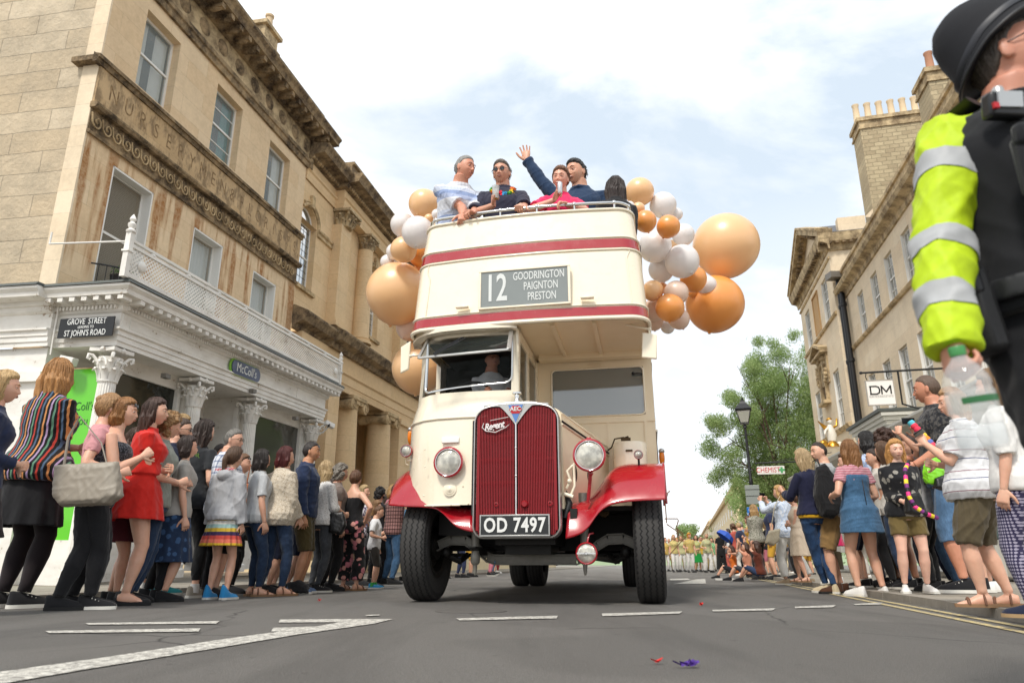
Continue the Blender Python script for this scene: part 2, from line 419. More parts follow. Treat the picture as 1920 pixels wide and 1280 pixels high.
def human(label, pos, az, H=1.7, sex='f', g=1.0, skin='#d9aa90', hair=('long', '#a07a50'), top=None, bottom=None, shoes=None, dress=None,
          arms=None, feet=None, lean=0, twist=0, head=(0, 0, 0), vox=.010, fine=.005, glasses=None, smile=False, cat='person', group=None, hs=1.0, legs=True, sitz=None, gx=1.0, armk=1.0, wr=.0045, beard=False, extras=None):
    B = Body(); root = empty('person', pos, -R(az), label=label, cat=cat, group=group); B.root = root
    T = [list(r) for r in (TM if sex == 'm' else TF)]; seed = int(abs(pos[0]*131+pos[1]*717)) % 9973
    rg = math.sqrt(g); rp = random.Random(seed)
    if tuple(head) == (0, 0, 0): head = (rp.uniform(-22, 22), rp.uniform(-7, 5), rp.uniform(-5, 5))
    if arms is None:
        c_ = rp.randrange(5); z_ = rp.uniform(.54, .62)
        if c_ == 1: arms = {'R': dict(to=(.03, .13, z_), fd=(-.7, .5, 0), pn=(0, -1, 0), curl=45), 'L': dict(to=(-.03, .13, z_), fd=(.7, .5, 0), pn=(0, -1, 0), curl=45)}
        elif c_ == 2: arms = {'R': dict(to=(-.05, .105, .645), fd=(-1, .1, .25), pn=(0, -1, 0), pole=(.5, -.3, -.8), curl=35), 'L': dict(to=(.06, .12, .625), fd=(1, .1, .15), pn=(0, -1, 0), pole=(-.5, -.3, -.8), curl=35)}
        elif c_ == 3: arms = {'R': dict(to=(.12, .10, .60), fd=(-.3, .8, .3), curl=40), 'L': dict(to=(-.14, .05, .47))}
    if feet is None and sitz is None: a_, b_ = rp.uniform(-.07, .07), rp.uniform(-.05, .05); feet = {'R': (.055+rp.uniform(0, .02), a_, rp.uniform(0, 22)), 'L': (-.055-rp.uniform(0, .02), b_, -rp.uniform(0, 22))}
    for r in T:
        k = g if r[0] < .76 else rg
        if r[0] > .81: k = 1
        r[1] *= k*gx; r[2] *= k*(1.04 if g > 1.05 and r[0] < .7 else 1)
    hipz = .50 if sitz is None else sitz; dz = hipz-.50
    def sp(p):
        x, y, z = p; wgt = min(1, max(0, (z-.52)/.22)); a = R(lean)*wgt; z0 = .50; zz = z-z0
        y2 = y*math.cos(a)+zz*math.sin(a); z2 = -y*math.sin(a)+zz*math.cos(a)+z0
        t = -R(twist)*wgt; return V((x*math.cos(t)-y2*math.sin(t), x*math.sin(t)+y2*math.cos(t), z2+dz))
    def torso(mb, z0, z1, e=0, n=26, flare=0, en=None):
        zs = [z0]+[r[0] for r in T if z0+.012 < r[0] < z1-.008]+[z1]; rings = []
        for z in zs:
            _, hw, hd, yo = interp(T, z); f = flare*min(1, max(0, (.64-z)/.12))
            ee = e if en is None or z < .80 else en
            rings.append([sp(((hw+ee+f)*math.copysign(abs(math.cos(a))**.86, math.cos(a)), yo+(hd+ee+f)*math.sin(a), z)) for a in [2*math.pi*j/n for j in range(n)]])
        mb.loft(rings)
    sx = (.1 if sex == 'm' else .086)*(1+(rg-1)*.8)*gx
    sh = {s: sp((q*sx, -.006, .782)) for s, q in (('R', 1), ('L', -1))}
    L1, L2 = .166*armk, .148*armk
    arms = arms or {}; AR = {}
    for s, q in (('R', 1), ('L', -1)):
        a = dict(arms.get(s, {}))
        if 'w' in a: a['to'] = (Matrix.Rotation(R(az), 3, 'Z')@(V(a['w'])-V(pos)))/H
        tgt = V(a.get('to', (q*(sx+.045*rg), .02, .475+dz*0))) ; tgt = V((tgt.x, tgt.y, tgt.z+(0 if 'to' in a else dz)))
        el, wr_ = ik(sh[s], tgt, L1, L2, a.get('pole', (q*.35, -1, -.2)))
        fd = V(a['fd']).normalized() if 'fd' in a else (wr_-el).normalized()
        pn = V(a.get('pn', (-q, 0, 0))); AR[s] = (sh[s], el, wr_, fd, pn, a)
    hp = {s: V((q*.050*rg*gx, 0, .495+dz)) for s, q in (('R', 1), ('L', -1))}
    feet = feet or {}; LG = {}
    for s, q in (('R', 1), ('L', -1)):
        f = feet.get(s, (q*.062, 0.0, q*12)); fz = f[3] if len(f) > 3 else 0; ank = V((f[0], f[1], .047+fz)); pol = f[4] if len(f) > 4 else (math.sin(R(f[2]))*.6, 1, 0)
        kn, an = ik(hp[s], ank, .232, .225, pol); LG[s] = (hp[s], kn, an, f[2], fz)
    ar = .0248*rg*(1.08 if sex == 'm' else 1); th = (.049 if sex == 'f' else .047)*g**.7
    def arm_pts(s, e=0, fr=1.0, end=0.0):
        a, b, c, fd, pn, _ = AR[s]; P = []; Rr = []
        for t, r in ((-.12, ar*.9), (.0, ar*1.12), (.12, ar*1.10), (.3, ar*1.02), (.46, ar*.9), (.5, ar*.86), (.56, ar*.92), (.68, ar*.9), (.85, ar*.68), (1, ar*.58)):
            if t > fr: break
            p = a+(b-a)*(t*2) if t <= .5 else b+(c-b)*((t-.5)*2)
            if t < 0: p = a + (sp((0, -.006, .785))-a)*.28
            P.append(p); Rr.append(r+e)
        if P and fr < 1: 
            t = fr; p = a+(b-a)*(t*2) if t <= .5 else b+(c-b)*((t-.5)*2); P.append(p); Rr.append((ar*(1.0 if t < .5 else .75))+e+end)
        elif fr >= 1 and end: Rr[-1] += end
        return P, Rr
    def leg_pts(s, e=0, fr=1.0, fl=0.0):
        a, b, c, _, _ = LG[s]; P = []; Rr = []; k = th/.052
        for t, r in ((-.03, .050), (.05, .052), (.2, .049), (.35, .042), (.46, .035), (.5, .034), (.55, .0325), (.66, .036), (.78, .030), (.9, .0215), (.97, .020), (1.03, .021)):
            if t > fr: break
            p = a+(b-a)*(t*2) if t <= .5 else b+(c-b)*((t-.5)*2); P.append(p); Rr.append(r*k+e+fl*max(0, t-.45))
        if fr < 1: t = fr; p = a+(b-a)*(t*2) if t <= .5 else b+(c-b)*((t-.5)*2); P.append(p); Rr.append(Rr[-1])
        return P, Rr
    S = H
    core = MB(S); finep = MB(S)
    torso(core, .455, .88)
    for s in 'RL':
        p, r = arm_pts(s); core.tube(p, r, 12)
        if legs:
            p, r = leg_pts(s); core.tube(p, r, 12)
            _, _, an, fy, fz = LG[s]; rot = Matrix.Rotation(-R(fy), 3, 'Z')
            ft = [an+rot@V((0, y, z-.047)) for y, z in ((-.03, .03), (0, .03), (.03, .026), (.065, .017), (.095, .012), (.108, .010))]
            if not shoes or shoes.get('kind', 'trainer') in ('flat', 'sandal'): core.tube(ft, [(.018, .022), (.022, .028), (.023, .024), (.027, .014), (.024, .010), (.014, .006)], 10)
    # hands
    def hand(mb, s):
        q = 1 if s == 'R' else -1; _, el, wp, fd, pn, a = AR[s]; pn = pn-fd*pn.dot(fd)
        if pn.length < 1e-4: pn = V((0, 0, -1))
        pn.normalize(); sd_ = fd.cross(pn)*(-q)     # towards the thumb
        k = .0062/.0062; cu = R(a.get('curl', 22)); spd = a.get('spread', 5)
        c0 = wp-fd*.008
        rings = []
        for t, w, h in ((0, .0145, .0115), (.018, .018, .012), (.035, .0225, .012), (.052, .0235, .0105), (.058, .022, .008)):
            rings.append([c0+fd*t+sd_*(w*math.cos(u))+pn*(h*math.sin(u)) for u in [2*math.pi*j/12 for j in range(12)]])
        mb.loft(rings)
        for i, (off, ln, r) in enumerate(((.0175, .040, .0052), (.006, .046, .0054), (-.0058, .042, .0052), (-.017, .033, .0046))):
            ang = R(spd)*(1.5-i)*.8; d = (fd*math.cos(ang)+sd_*math.sin(ang)).normalized(); p = c0+fd*.050+sd_*off; P = [p-d*.008, p]; Rr = [r*1.15, r*1.1]
            ax = d.cross(pn); cc = cu*(1+.12*i)
            for m, fr in enumerate((.42, .32, .26)):
                d = (d*math.cos(cc)+pn*math.sin(cc)).normalized()
                pn2 = ax.cross(d); p = p+d*ln*fr; P.append(p); Rr.append(r*(1-.1*(m+1)))
                d = (d).normalized(); 
                # keep bending in the same plane
                nd = d; cc = cu*(1.1-.2*m)
                d = (nd*math.cos(0)+pn*0).normalized()
                pn_ = (pn - nd*pn.dot(nd)); 
                if pn_.length > 1e-4: pn = pn_.normalized()
            pn = V(AR[s][4]); pn = (pn-fd*pn.dot(fd)).normalized() if (pn-fd*pn.dot(fd)).length > 1e-4 else V((0, 0, -1))
            mb.tube(P, Rr, 8)
        tc_ = R(a.get('tcurl', 25)); d = (fd*.62+sd_*.72+pn*.28).normalized(); p = c0+fd*.012+sd_*.014
        P = [p, p+d*.016, p+d*.030]; d2 = (d*.75+fd*.5+pn*math.sin(tc_)*.6).normalized(); P.append(P[-1]+d2*.018); P.append(P[-1]+d2*.008)
        mb.tube(P, [.0085, .0078, .0062, .0056, .0035], 8)
        B.__dict__['hand'+s] = (wp+fd*.05)*S
    for s in 'RL': hand(finep, s)
    # head
    neck = sp((0, 0, .865)); hy, hpit, htl = head; HS = hs*1.0*H/1.72
    HM = Matrix.Rotation(-R(hy+twist*.0), 3, 'Z')@Matrix.Rotation(R(hpit), 3, 'X')@Matrix.Rotation(R(htl), 3, 'Y')
    hc = neck*S + HM@V((0, .016*S, 0)) + HM@V((0, 0, .055*S*hs))
    def hp_(p): return (hc + HM@(V(p)*HS))/S
    B.hp = lambda p: hp_(p)*S; B.HM = HM; B.hc = hc; B.HS = HS; B.S = S; B.sp = lambda p: sp(p)*S; B.AR = AR
    male = sex == 'm'
    def headpt(x, y, z, k=1.0, inn=0):
        X, Y, Z = .0745*x, .096*y, .115*z
        if z < 0:
            q = -z; X *= 1-(.22 if male else .30)*q**1.4; Y = Y*(1-.30*q) if y < 0 else Y*(1-.06*q)
            Y += .012*q
        if y > 0: Y *= .95
        for sx_ in (1, -1):
            d2 = ((X-sx_*.031)**2+(Z-.004)**2)/.015**2; Y -= .011*math.exp(-d2)*(y > .3)
            d2 = ((X-sx_*.040)**2+(Z+.028)**2)/.018**2; Y += .004*math.exp(-d2)*(y > .3); X += sx_*.002*math.exp(-d2)*(y > .1)
        if y > .3: Y += .005*math.exp(-((Z-.026)/.009)**2)*(abs(X) < .05); Y += .007*math.exp(-(X/.018)**2-((Z+.098)/.014)**2); Y += .004*math.exp(-(X/.024)**2-((Z+.060)/.014)**2)
        return X*k, Y*k, Z*k
    def sph(n=34, m=24):
        for i in range(m+1):
            t = math.pi*i/m-math.pi/2
            for j in range(n): a = 2*math.pi*j/n; yield i, j, math.cos(t)*math.cos(a), math.cos(t)*math.sin(a), math.sin(t)
    def sphere_mb(mb, fn, n=34, m=24):
        vs = [fn(x, y, z) for i, j, x, y, z in sph(n, m)]; fs = [(i*n+j, i*n+(j+1) % n, (i+1)*n+(j+1) % n, (i+1)*n+j) for i in range(m) for j in range(n)]
        mb.add(vs, fs)
    sphere_mb(finep, lambda x, y, z: hp_(headpt(x, y, z)))
    nk = V((0, -.004, -.085)); finep.tube([sp((0, 0, .835)), sp((0, .001, .86)), hp_((0, -.012, -.075)), hp_((0, -.008, -.02))], [r*(1.12 if male else .95)*rg**.5 for r in (.033, .030, .030, .031)], 16)
    finep.loft([[hp_((w_*math.cos(u), y+d_*math.sin(u), z)) for u in [2*math.pi*j/10 for j in range(10)]] for z, y, w_, d_ in
               ((.016, .083, .006, .006), (.0, .087, .007, .009), (-.018, .092, .0085, .011), (-.031, .097, .0125, .0135), (-.040, .092, .012, .010), (-.046, .086, .008, .005))])
    for q in (1, -1):
        finep.ell(hp_((q*.0125, .089, -.035)), [.0072*HS/S]*3, None, 8, 6)
        finep.ell(hp_((q*.0765, -.006, -.010)), (.007*HS/S, .017*HS/S, .031*HS/S), HM@Matrix.Rotation(q*R(18), 3, 'Z'), 10, 8)
    finep.ell(hp_((0, .0885, -.0565)), (.021*HS/S, .006*HS/S, .0055*HS/S), HM, 12, 6); finep.ell(hp_((0, .087, -.067)), (.018*HS/S, .006*HS/S, .0055*HS/S), HM, 12, 6)
    ex = MB()
    ehc = lambda p: hc + HM@(V(p)*HS)
    for q in (1, -1):
        ex.mat(1).ell(ehc((q*.031, .0735, .004)), .0112*HS, HM, 12, 8); ex.mat(2).ell(ehc((q*.031, .0835, .0035)), (.0068*HS, .0026*HS, .0058*HS), HM, 10, 6)
        ex.mat(0).ell(ehc((q*.031, .0742, .0092)), (.0145*HS, .0125*HS, .0072*HS), HM, 12, 6)
        ex.mat(0).ell(ehc((q*.031, .0738, -.0035)), (.0140*HS, .0118*HS, .0050*HS), HM, 12, 6)
        ex.mat(4).tube([ehc(p) for p in ((q*.014, .0925, .021), (q*.026, .0935, .0275), (q*.038, .0885, .0285), (q*.048, .080, .023))], [.0022*HS, .0032*HS, .0028*HS, .0012*HS], 6)
    if smile:
        ex.mat(3).ell(ehc((0, .0895, -.0615)), (.026*HS, .0085*HS, .0095*HS), HM, 12, 6); ex.mat(5).ell(ehc((0, .0925, -.0605)), (.020*HS, .0078*HS, .0048*HS), HM, 12, 6)
    else:
        ex.mat(3).ell(ehc((0, .0905, -.0565)), (.0235*HS, .0058*HS, .0032*HS), HM, 12, 6); ex.mat(3).ell(ehc((0, .0890, -.0650)), (.020*HS, .0060*HS, .0042*HS), HM, 12, 6)
        ex.mat(2).ell(ehc((0, .0948, -.0607)), (.023*HS, .0020*HS, .0009*HS), HM, 10, 4)
    hk, hcol = hair[0], hair[1]; HMAT = hair_mat(hcol)
    SM = skin_mat(skin)
    job('body', [(core, vox), (finep, fine, 1)], [SM, EYE, DARK, LIP, HMAT, TEETH], root, 3 if vox > .008 else 2, None, ex)
    # hair
    if hk != 'none':
        hb = MB(); th_ = {'short': .007, 'crop': .004, 'quiff': .010, 'bald': .003}.get(hk, .016); 
        def inreg(x, y, z, lo=-.075):
            Y, Z = y*.096, z*.115
            zl = .070-.25*abs(x*.0745) if Y > .075 else .066-(.075-Y)/.055*.024 if Y > .02 else .042-(.02-Y)/.02*.05 if Y > 0 else -.008-(-Y)/.05*.055 if Y > -.05 else lo
            if hk == 'bald': zl = max(zl, -.05)
            zl = max(zl, lo); return min(1, max(0, (Z-zl)/.012))
        def fn(x, y, z):
            m = inreg(x, y, z); X, Y, Z = headpt(x, y, z); t = th_*(1+.5*max(0, z)) + (.016*max(0, y)*max(0, z) if hk == 'quiff' else 0)
            if hk == 'bald': m *= min(1, max(0, (.055-Z)/.015)+max(0, (-Y-.03)/.03))
            k = -.010+(t+.010)*m; v = V((X, Y, Z)); return ehc(v+v.normalized()*k)
        sphere_mb(hb, fn, 40, 28)
        def ringh(z, cy, rx, ry, cx=0, drop=True):
            return [ehc((cx+rx*math.cos(u), cy+ry*math.sin(u), z)) for u in [2*math.pi*j/20 for j in range(20)]]
        if hk in ('long', 'mid', 'bob'):
            L = hair[2] if len(hair) > 2 else {'long': .36, 'mid': .24, 'bob': .125}[hk]
            rg_ = [ringh(.055, -.018, .080, .076), ringh(.02, -.020, .090, .080), ringh(-.03, -.030, .094, .074), ringh(-.08, -.038, .094, .062)]
            if hk == 'bob': rg_ += [ringh(-L*.9, -.040, .086, .052), ringh(-L, -.034, .068, .036)]
            else:
                for t in (.25, .5, .75, 1):
                    z = -.08-(L-.08)*t; rg_.append([ehc((0, 0, 0))]*0 or [hc + (Matrix.Rotation(-R(hy), 3, 'Z')@V((rx*math.cos(u), cy+ry*math.sin(u), z)))*HS for u in [2*math.pi*j/20 for j in range(20)] for rx, ry, cy in [(.094-.03*t, .056-.032*t, -.046-.030*t-(.05*R(-hpit) if hpit else 0))]])
            hb.loft(rg_)
            rl = np.random.RandomState(seed+3); HY = Matrix.Rotation(-R(hy), 3, 'Z')
            for j in range(22):
                a = R(rl.uniform(150, 390)); ca, sa = math.cos(a), math.sin(a); e_ = L*rl.uniform(.90, 1.13); w0 = rl.uniform(.85, 1.12)
                P = [ehc((.088*ca, -.022+.078*sa, .0)), ehc((.096*ca*w0, -.034+.072*sa*w0, -.06))]
                for t in (.45, .75, 1): zz = -.06-(e_-.06)*t; P.append(hc+HY@V(((.094-.026*t)*ca*w0+rl.uniform(-.006, .006), -.042-.024*t+(.058-.022*t)*sa*w0, zz))*HS)
                hb.tube(P, [.012*HS, .017*HS, .015*HS, .011*HS, .0035*HS], 7)
        elif hk in ('bun', 'updo'):
            hb.ell(ehc((0, -.075, .075) if hk == 'bun' else (0, -.085, .01)), (.036*HS,)*3, None, 14, 10)
        elif hk == 'pony':
            L = hair[2] if len(hair) > 2 else .25
            P = [ehc((0, -.085, .02)), ehc((0, -.118, .012)), ehc((0, -.13, -.03))]; P += [P[-1]+V((0, 0, -L*t))*HS + V((0, 0, 0)) for t in (.35, .7, 1)]
            hb.tube(P, [.022*HS, .027*HS, .030*HS, .028*HS, .02*HS, .008*HS], 12)
        elif hk == 'curly':
            rr = np.random.RandomState(seed)
            for i in range(60):
                d = V(rr.normal(size=3)).normalized()
                if d.y > .35 and d.z < .55: continue
                if d.z < -.75: continue
                hb.ell(ehc((d.x*.092, d.y*.100-.014, d.z*.115+.004)), (.030*HS*(.8+.5*rr.rand()),)*3, None, 8, 6)
        hx = None
        if fine <= .006 and hk not in ('bald',):
            hx = MB(); rl = np.random.RandomState(seed+9); HY = Matrix.Rotation(-R(hy), 3, 'Z')
            if hk in ('long', 'mid', 'bob'):
                for j in range(150):
                    a = R(rl.uniform(158, 382)); ca, sa = math.cos(a), math.sin(a); e_ = L*rl.uniform(.8, 1.12); o_ = rl.uniform(1.03, 1.13); fz = rl.uniform(-.012, .012)
                    P = [ehc((.040*ca*o_, -.012+.045*sa*o_, .112*o_)), ehc((.082*ca*o_, -.018+.085*sa*o_, .055)), ehc((.094*ca*o_, -.026+.078*sa*o_, -.02))]
                    for t in (.3, .65, 1): zz = -.05-(e_-.05)*t; P.append(hc+HY@V(((.097-.024*t)*ca*o_+fz*t, -.040-.022*t+(.062-.022*t)*sa*o_+fz*t, zz))*HS)
                    hx.tube(P, [.0012*HS, .0018*HS, .002*HS, .002*HS, .0016*HS, .0005*HS], 4, cap=False)
            elif hk in ('short', 'quiff', 'updo', 'bun', 'pony', 'curly'):
                for j in range(260):
                    d = V(rl.normal(size=3)).normalized()
                    if inreg(d.x, d.y, d.z) < 1: continue
                    b0 = V(headpt(d.x, d.y, d.z)); n0 = b0.normalized(); k0 = {'curly': .03, 'quiff': .012, 'short': .006}.get(hk, .014); fl = V((rl.uniform(-.4, .4), -1 if hk != 'quiff' else .2, .5 if d.z > .4 else -.8)); fl = (fl-n0*fl.dot(n0)).normalized()
                    ln = {'short': .016, 'quiff': .026, 'curly': .03}.get(hk, .035)*rl.uniform(.6, 1.2)
                    hx.tube([ehc(b0+n0*k0), ehc(b0+n0*(k0+.004)+fl*ln*.5), ehc(b0+n0*(k0+.0045)+fl*ln)], [.0022*HS, .0020*HS, .0005*HS], 4, cap=False)
        wf = wr_curl(.006*HS, seed) if hk == 'curly' else wr_hair(hc, (.0016 if hk in ('short', 'crop', 'quiff', 'bald') else .0042)*HS, 52 if hk not in ('long', 'mid') else 34, seed)
        job('hair', [(hb, max(fine, .005))], [HMAT], root, 2, wf, hx)
    if beard:
        bb = MB(); sphere_mb(bb, lambda x, y, z: (lambda v, m: ehc(v+v.normalized()*(-.008+.012*m)))(V(headpt(x, y, z)), min(1, max(0, (-.035-.115*z)/.01))*(1 if y > -.15 else 0)), 30, 22); job('beard', [(bb, .006)], [HMAT], root, 1, wr_curl(.001, 1))
    if glasses:
        gb = MB(); up_ = glasses.startswith('up'); zz, yy = (.062, .085) if up_ else (.004, .094)
        dk = 'sun' in glasses
        for q in (1, -1):
            c = [ehc((q*(.032+.021*math.cos(u)), yy-.012*abs(math.cos(u)*.5+.5)**2*0-.004*abs(math.cos(u)), zz+.0155*math.sin(u))) for u in [2*math.pi*j/16 for j in range(16)]]
            gb.mat(0).tube(c, .0016*HS, 6, closed=True)
            if dk: cc_ = ehc((q*.032, yy, zz)); n0 = len(gb.v); gb.mat(1).add(c+[cc_+HM@V((0, .004*HS, 0))], [(i, (i+1) % 16, 16) for i in range(16)])
            gb.mat(0).tube([ehc((q*.052, yy-.004, zz+.004)), ehc((q*.077, .055 if not up_ else .04, zz+.006)), ehc((q*.081, .0, zz-.002 if not up_ else zz-.03))], .0018*HS, 6)
        gb.tube([ehc((-.012, yy, zz+.004)), ehc((.012, yy, zz+.004))], .0018*HS, 6)
        gb.build('sunglasses' if dk else 'glasses', [simple('spectacle_frame', '#1b1a1a', .3), LENS], root, 60)
    # clothes
    def sleeves(mb, fr, e, end=.004):
        for s in 'RL':
            p, r = arm_pts(s, e, fr, end); mb.tube(p, r, 14)
    if dress:
        top = dict(dress); top['hem'] = .60
    if top:
        tb = MB(S); e = top.get('e', .009); hem = top.get('hem', .475); e2 = e
        torso(tb, hem, top.get('neck', .838), e, flare=top.get('flare', .005), en=e*.55)
        if top.get('sleeve', .3) > 0: sleeves(tb, top.get('sleeve', .3), top.get('se', e*.85), top.get('end', .003))
        if top.get('hood'):
            tb.ell(sp((0, -.062, .80)), (.062, .034, .040), None, 14, 8); tb.ell(sp((0, -.035, .832)), (.055, .035, .022), None, 14, 8)
        if top.get('collar'): tb.tube([sp((.04*math.cos(u), .040*math.sin(u), .838+.008*math.sin(u+math.pi))) for u in [2*math.pi*j/16 for j in range(16)]], .009, 8, closed=True)
        if dress:
            skirt(tb, T, sp, .60, dress['hem'], e, dress.get('flare', .03), dress.get('pleats', 9), dress.get('pd', .004), dz)
        job(top.get('name', 'dress' if dress else 'shirt'), [(tb, top.get('vox', vox*.95))], top['mat'], root, 3, wr_fabric(top.get('wr', wr)*1.0, seed))
    if bottom:
        hm_ = top.get('hem', .475) if top else .6; wst = bottom.get('waist') or max(.53, hm_+.045); wst = wst if not top or hm_ > .5 else min(wst, .55)
        bb = MB(S); k = bottom.get('kind', 'trousers'); e = bottom.get('e', .007)
        if k == 'trousers':
            torso(bb, .457, wst, e)
            for s in 'RL': p, r = leg_pts(s, e, bottom.get('len', .97), bottom.get('fl', 0)); bb.tube(p, r, 14)
            job('trousers' if bottom.get('len', .97) > .7 else 'shorts', [(bb, vox*.95)], bottom['mat'], root, 3, wr_fabric(bottom.get('wr', wr), seed+1))
        else:
            skirt(bb, T, sp, wst, bottom['hem'], e, bottom.get('flare', .03), bottom.get('pleats', 12), bottom.get('pd', .004), dz)
            job('skirt', [(bb, vox*.8)], bottom['mat'], root, 2, wr_fabric(wr*.5, seed+1))
    if shoes and legs:
        for s in 'RL':
            _, _, an, fy, fz = LG[s]; rot = Matrix.Rotation(-R(fy), 3, 'Z'); k = shoes.get('kind', 'trainer')
            O = V((an.x, an.y, fz)); mb = MB(S); so = MB(S)
            q = 1 if s == 'R' else -1; sh_ = {'trainer': 0, 'flat': -.006, 'sandal': -.02, 'boot': .0}[k]
            hgt = {'trainer': (.056, .058, .054, .045, .034, .027, .016), 'flat': (.036, .030, .022, .018, .024, .022, .014), 'sandal': (.010,)*7, 'boot': (.085, .09, .075, .042, .032, .027, .014)}[k]
            rings = []; sol = []
            for (y, w_), h_ in zip(((-.043, .012), (-.034, .021), (-.005, .0245), (.030, .0245), (.065, .030), (.095, .027), (.113, .014)), hgt):
                b0 = .010
                rings.append([O+rot@V((w_*math.cos(u)*(1 if math.sin(u) < .3 else .86), y, b0+(h_-b0*.3)*max(0, .12+.88*math.sin(u)) if math.sin(u) > -.13 else b0-.002)) for u in [2*math.pi*j/14 for j in range(14)]])
                sol.append([O+rot@V((x*(w_+.0025), y*1.025, z)) for x, z in ((-1, .0012), (1, .0012), (1, .015), (-1, .015))])
            so.loft(sol)
            if k != 'sandal': shoe = mb; shoe.loft(rings)
            else:
                for yy in (.0, .062): mb.tube([O+rot@V((.029*math.cos(u), yy, .012+(.042 if yy == 0 else .026)*math.sin(u))) for u in [math.pi*j/8 for j in range(9)]], (.007 if yy else .005), 6, flat=None)
            so_o = mb.build('shoe', [shoes['mat']], root, 60); so.build('sole', [shoes.get('sole', RUBSOLE)], so_o, 40)
            if shoes.get('lace') and k != 'sandal':
                lb = MB(S)
                for i in range(4): y = .012+i*.014; z = .049-i*.0055; lb.tube([O+rot@V((x, y+abs(x)*.1, z+.004-abs(x)*.28)) for x in (-.016, -.008, 0, .008, .016)], .0022, 5)
                lb.build('laces', [shoes['lace']], so_o, 60)
            sk = shoes.get('sock')
            if sk: mb2 = MB(S); p, r = leg_pts(s, .0025, 1.03); mb2.tube([an+V((0, 0, .028)), an+V((0, 0, .01)), an-V((0, .004, .02))], [.0225, .024, .026], 12); mb2.build('sock', [sk], root, 60)
    B.leg_pts = leg_pts; B.arm_pts = arm_pts; B.torso = torso; B.T = T
    return B
def skirt(mb, T, sp, z0, z1, e, flare, pleats, pd, dz):
    def ring(z, ins=0):
        zz = max(z, .515); _, hw, hd, yo = interp(T, zz); t = (z0-z)/max(.01, z0-z1); f = flare*t**1.1+e-ins; out = []
        for j in range(60):
            a = 2*math.pi*j/60; w_ = (hw+f)*math.cos(a)*(1+pd/.1*t*math.sin(a*pleats)); d = (hd+f)*math.sin(a)*(1+pd/.1*t*math.sin(a*pleats))
            p = sp((w_, yo+d, z)) if z > .52 else sp((w_, yo+d, .52))+V((0, 0, z-.52)); out.append(p)
        return out
    zs = [z0+(z1-z0)*i/9 for i in range(10)]
    rr = [ring(z) for z in zs]; zi = [z for z in zs[::-1] if z < .50]
    rr += [ring(z, .010) for z in zi]
    mb.loft(rr)
RUBSOLE = simple('white_rubber_sole', '#d9d6cd', .7)
BLACKSOLE = simple('black_rubber_sole', '#161616', .8)
# ------------------------------------------------------------------ road, pavements, markings
def asphalt():
    n = NT('asphalt'); O = n.tc.outputs['Object']
    f1 = n.noise(170, 3, .8); f2 = n.noise(1.1, 6, .6); f3 = n.noise(34, 4, .7); v = n('TexVoronoi', Vector=O, Scale=260.0)
    c = n.mix(n.ramp(f1, (.35, 0), (.7, 1)), lin('#615e5a'), lin('#a09c96')); c = n.mix(n.ramp(f2, (.35, .0), (.7, .45)), c, lin('#7d7872'))
    c = n.mix(n.ramp(f3, (.62, 0), (.72, .35)), c, lin('#4e4b48')); c = n.mix(n.ramp(v.outputs['Distance'], (.10, .8), (.17, 0)), c, lin('#c9c4bb'))
    st = n.noise(.55, 5, .6, sc3=(2.5, .4, 1)); c = n.mix(n.ramp(st, (.5, 0), (.62, .3)), c, lin('#4b4845'))
    cr_ = n('TexVoronoi', Vector=n.mix(.35, O, n('TexNoise', Vector=O, Scale=1.3, Detail=4.0).outputs['Color'], 'ADD'), Scale=.42, feature='DISTANCE_TO_EDGE'); crm = n.math('MULTIPLY', n.ramp(cr_.outputs['Distance'], (.0, 1), (.006, 0)), n.ramp(n.noise(.7, 3), (.5, 0), (.6, 1)))
    pt = n.ramp(n.noise(.28, 2, .4), (.50, 0), (.515, 1)); c = n.mix(n.math('MULTIPLY', pt, .22), c, lin('#55524f')); c = n.mix(n.math('MULTIPLY', crm, .75), c, lin('#23211f'))
    sp = n.ramp(n.noise(5.5, 4, .7), (.66, 0), (.70, 1)); c = n.mix(n.math('MULTIPLY', sp, .35), c, lin('#3a3836'))
    n.fin(Base_Color=c, Roughness=.86, Normal=n.bump(n.math('ADD', v.outputs['Distance'], f1), 1.0, .010)); return n.m
ASPH = asphalt()
def flagm():
    n = NT('stone_flags'); b = n('TexBrick', Vector=n.tc.outputs['Object'], Scale=1.0); b.inputs['Brick Width'].default_value = .9; b.inputs['Row Height'].default_value = .6; b.inputs['Mortar Size'].default_value = .012
    b.inputs['Color1'].default_value = (*lin('#8d8679'), 1); b.inputs['Color2'].default_value = (*lin('#a39b8d'), 1); b.inputs['Mortar'].default_value = (*lin('#4f4a44'), 1)
    n.fin(Base_Color=n.mix(n.math('MULTIPLY', n.noise(8, 5), .5), b.outputs[0], lin('#6d675e')), Roughness=.85, Normal=n.bump(n.noise(60), .4, .005)); return n.m
FLAG = flagm(); KERB = simple('kerb_stone', '#8f887d', .85, nz=.3, bump=.5, scale=9)
g = MB(); g.quad((-900, -60, 0), (900, -60, 0), (900, 1500, 0), (-900, 1500, 0)); g.build('road', ASPH, None, 0, kind='structure')
KD = V((math.sin(R(13.5)), math.cos(R(13.5)), 0)); KN = V((math.cos(R(13.5)), -math.sin(R(13.5)), 0)); KP = V((3.78, 7.5, 0))
def kp(s, n_, z=0): p = KP+KD*s+KN*n_; return (p.x, p.y, z)
LD = V((math.sin(R(10.15)), math.cos(R(10.15)), 0)); LN = V((math.cos(R(10.15)), -math.sin(R(10.15)), 0)); LP = V((-4.0, 8.9, 0))
def lp(s, n_, z=0): p = LP+LD*s+LN*n_; return (p.x, p.y, z)
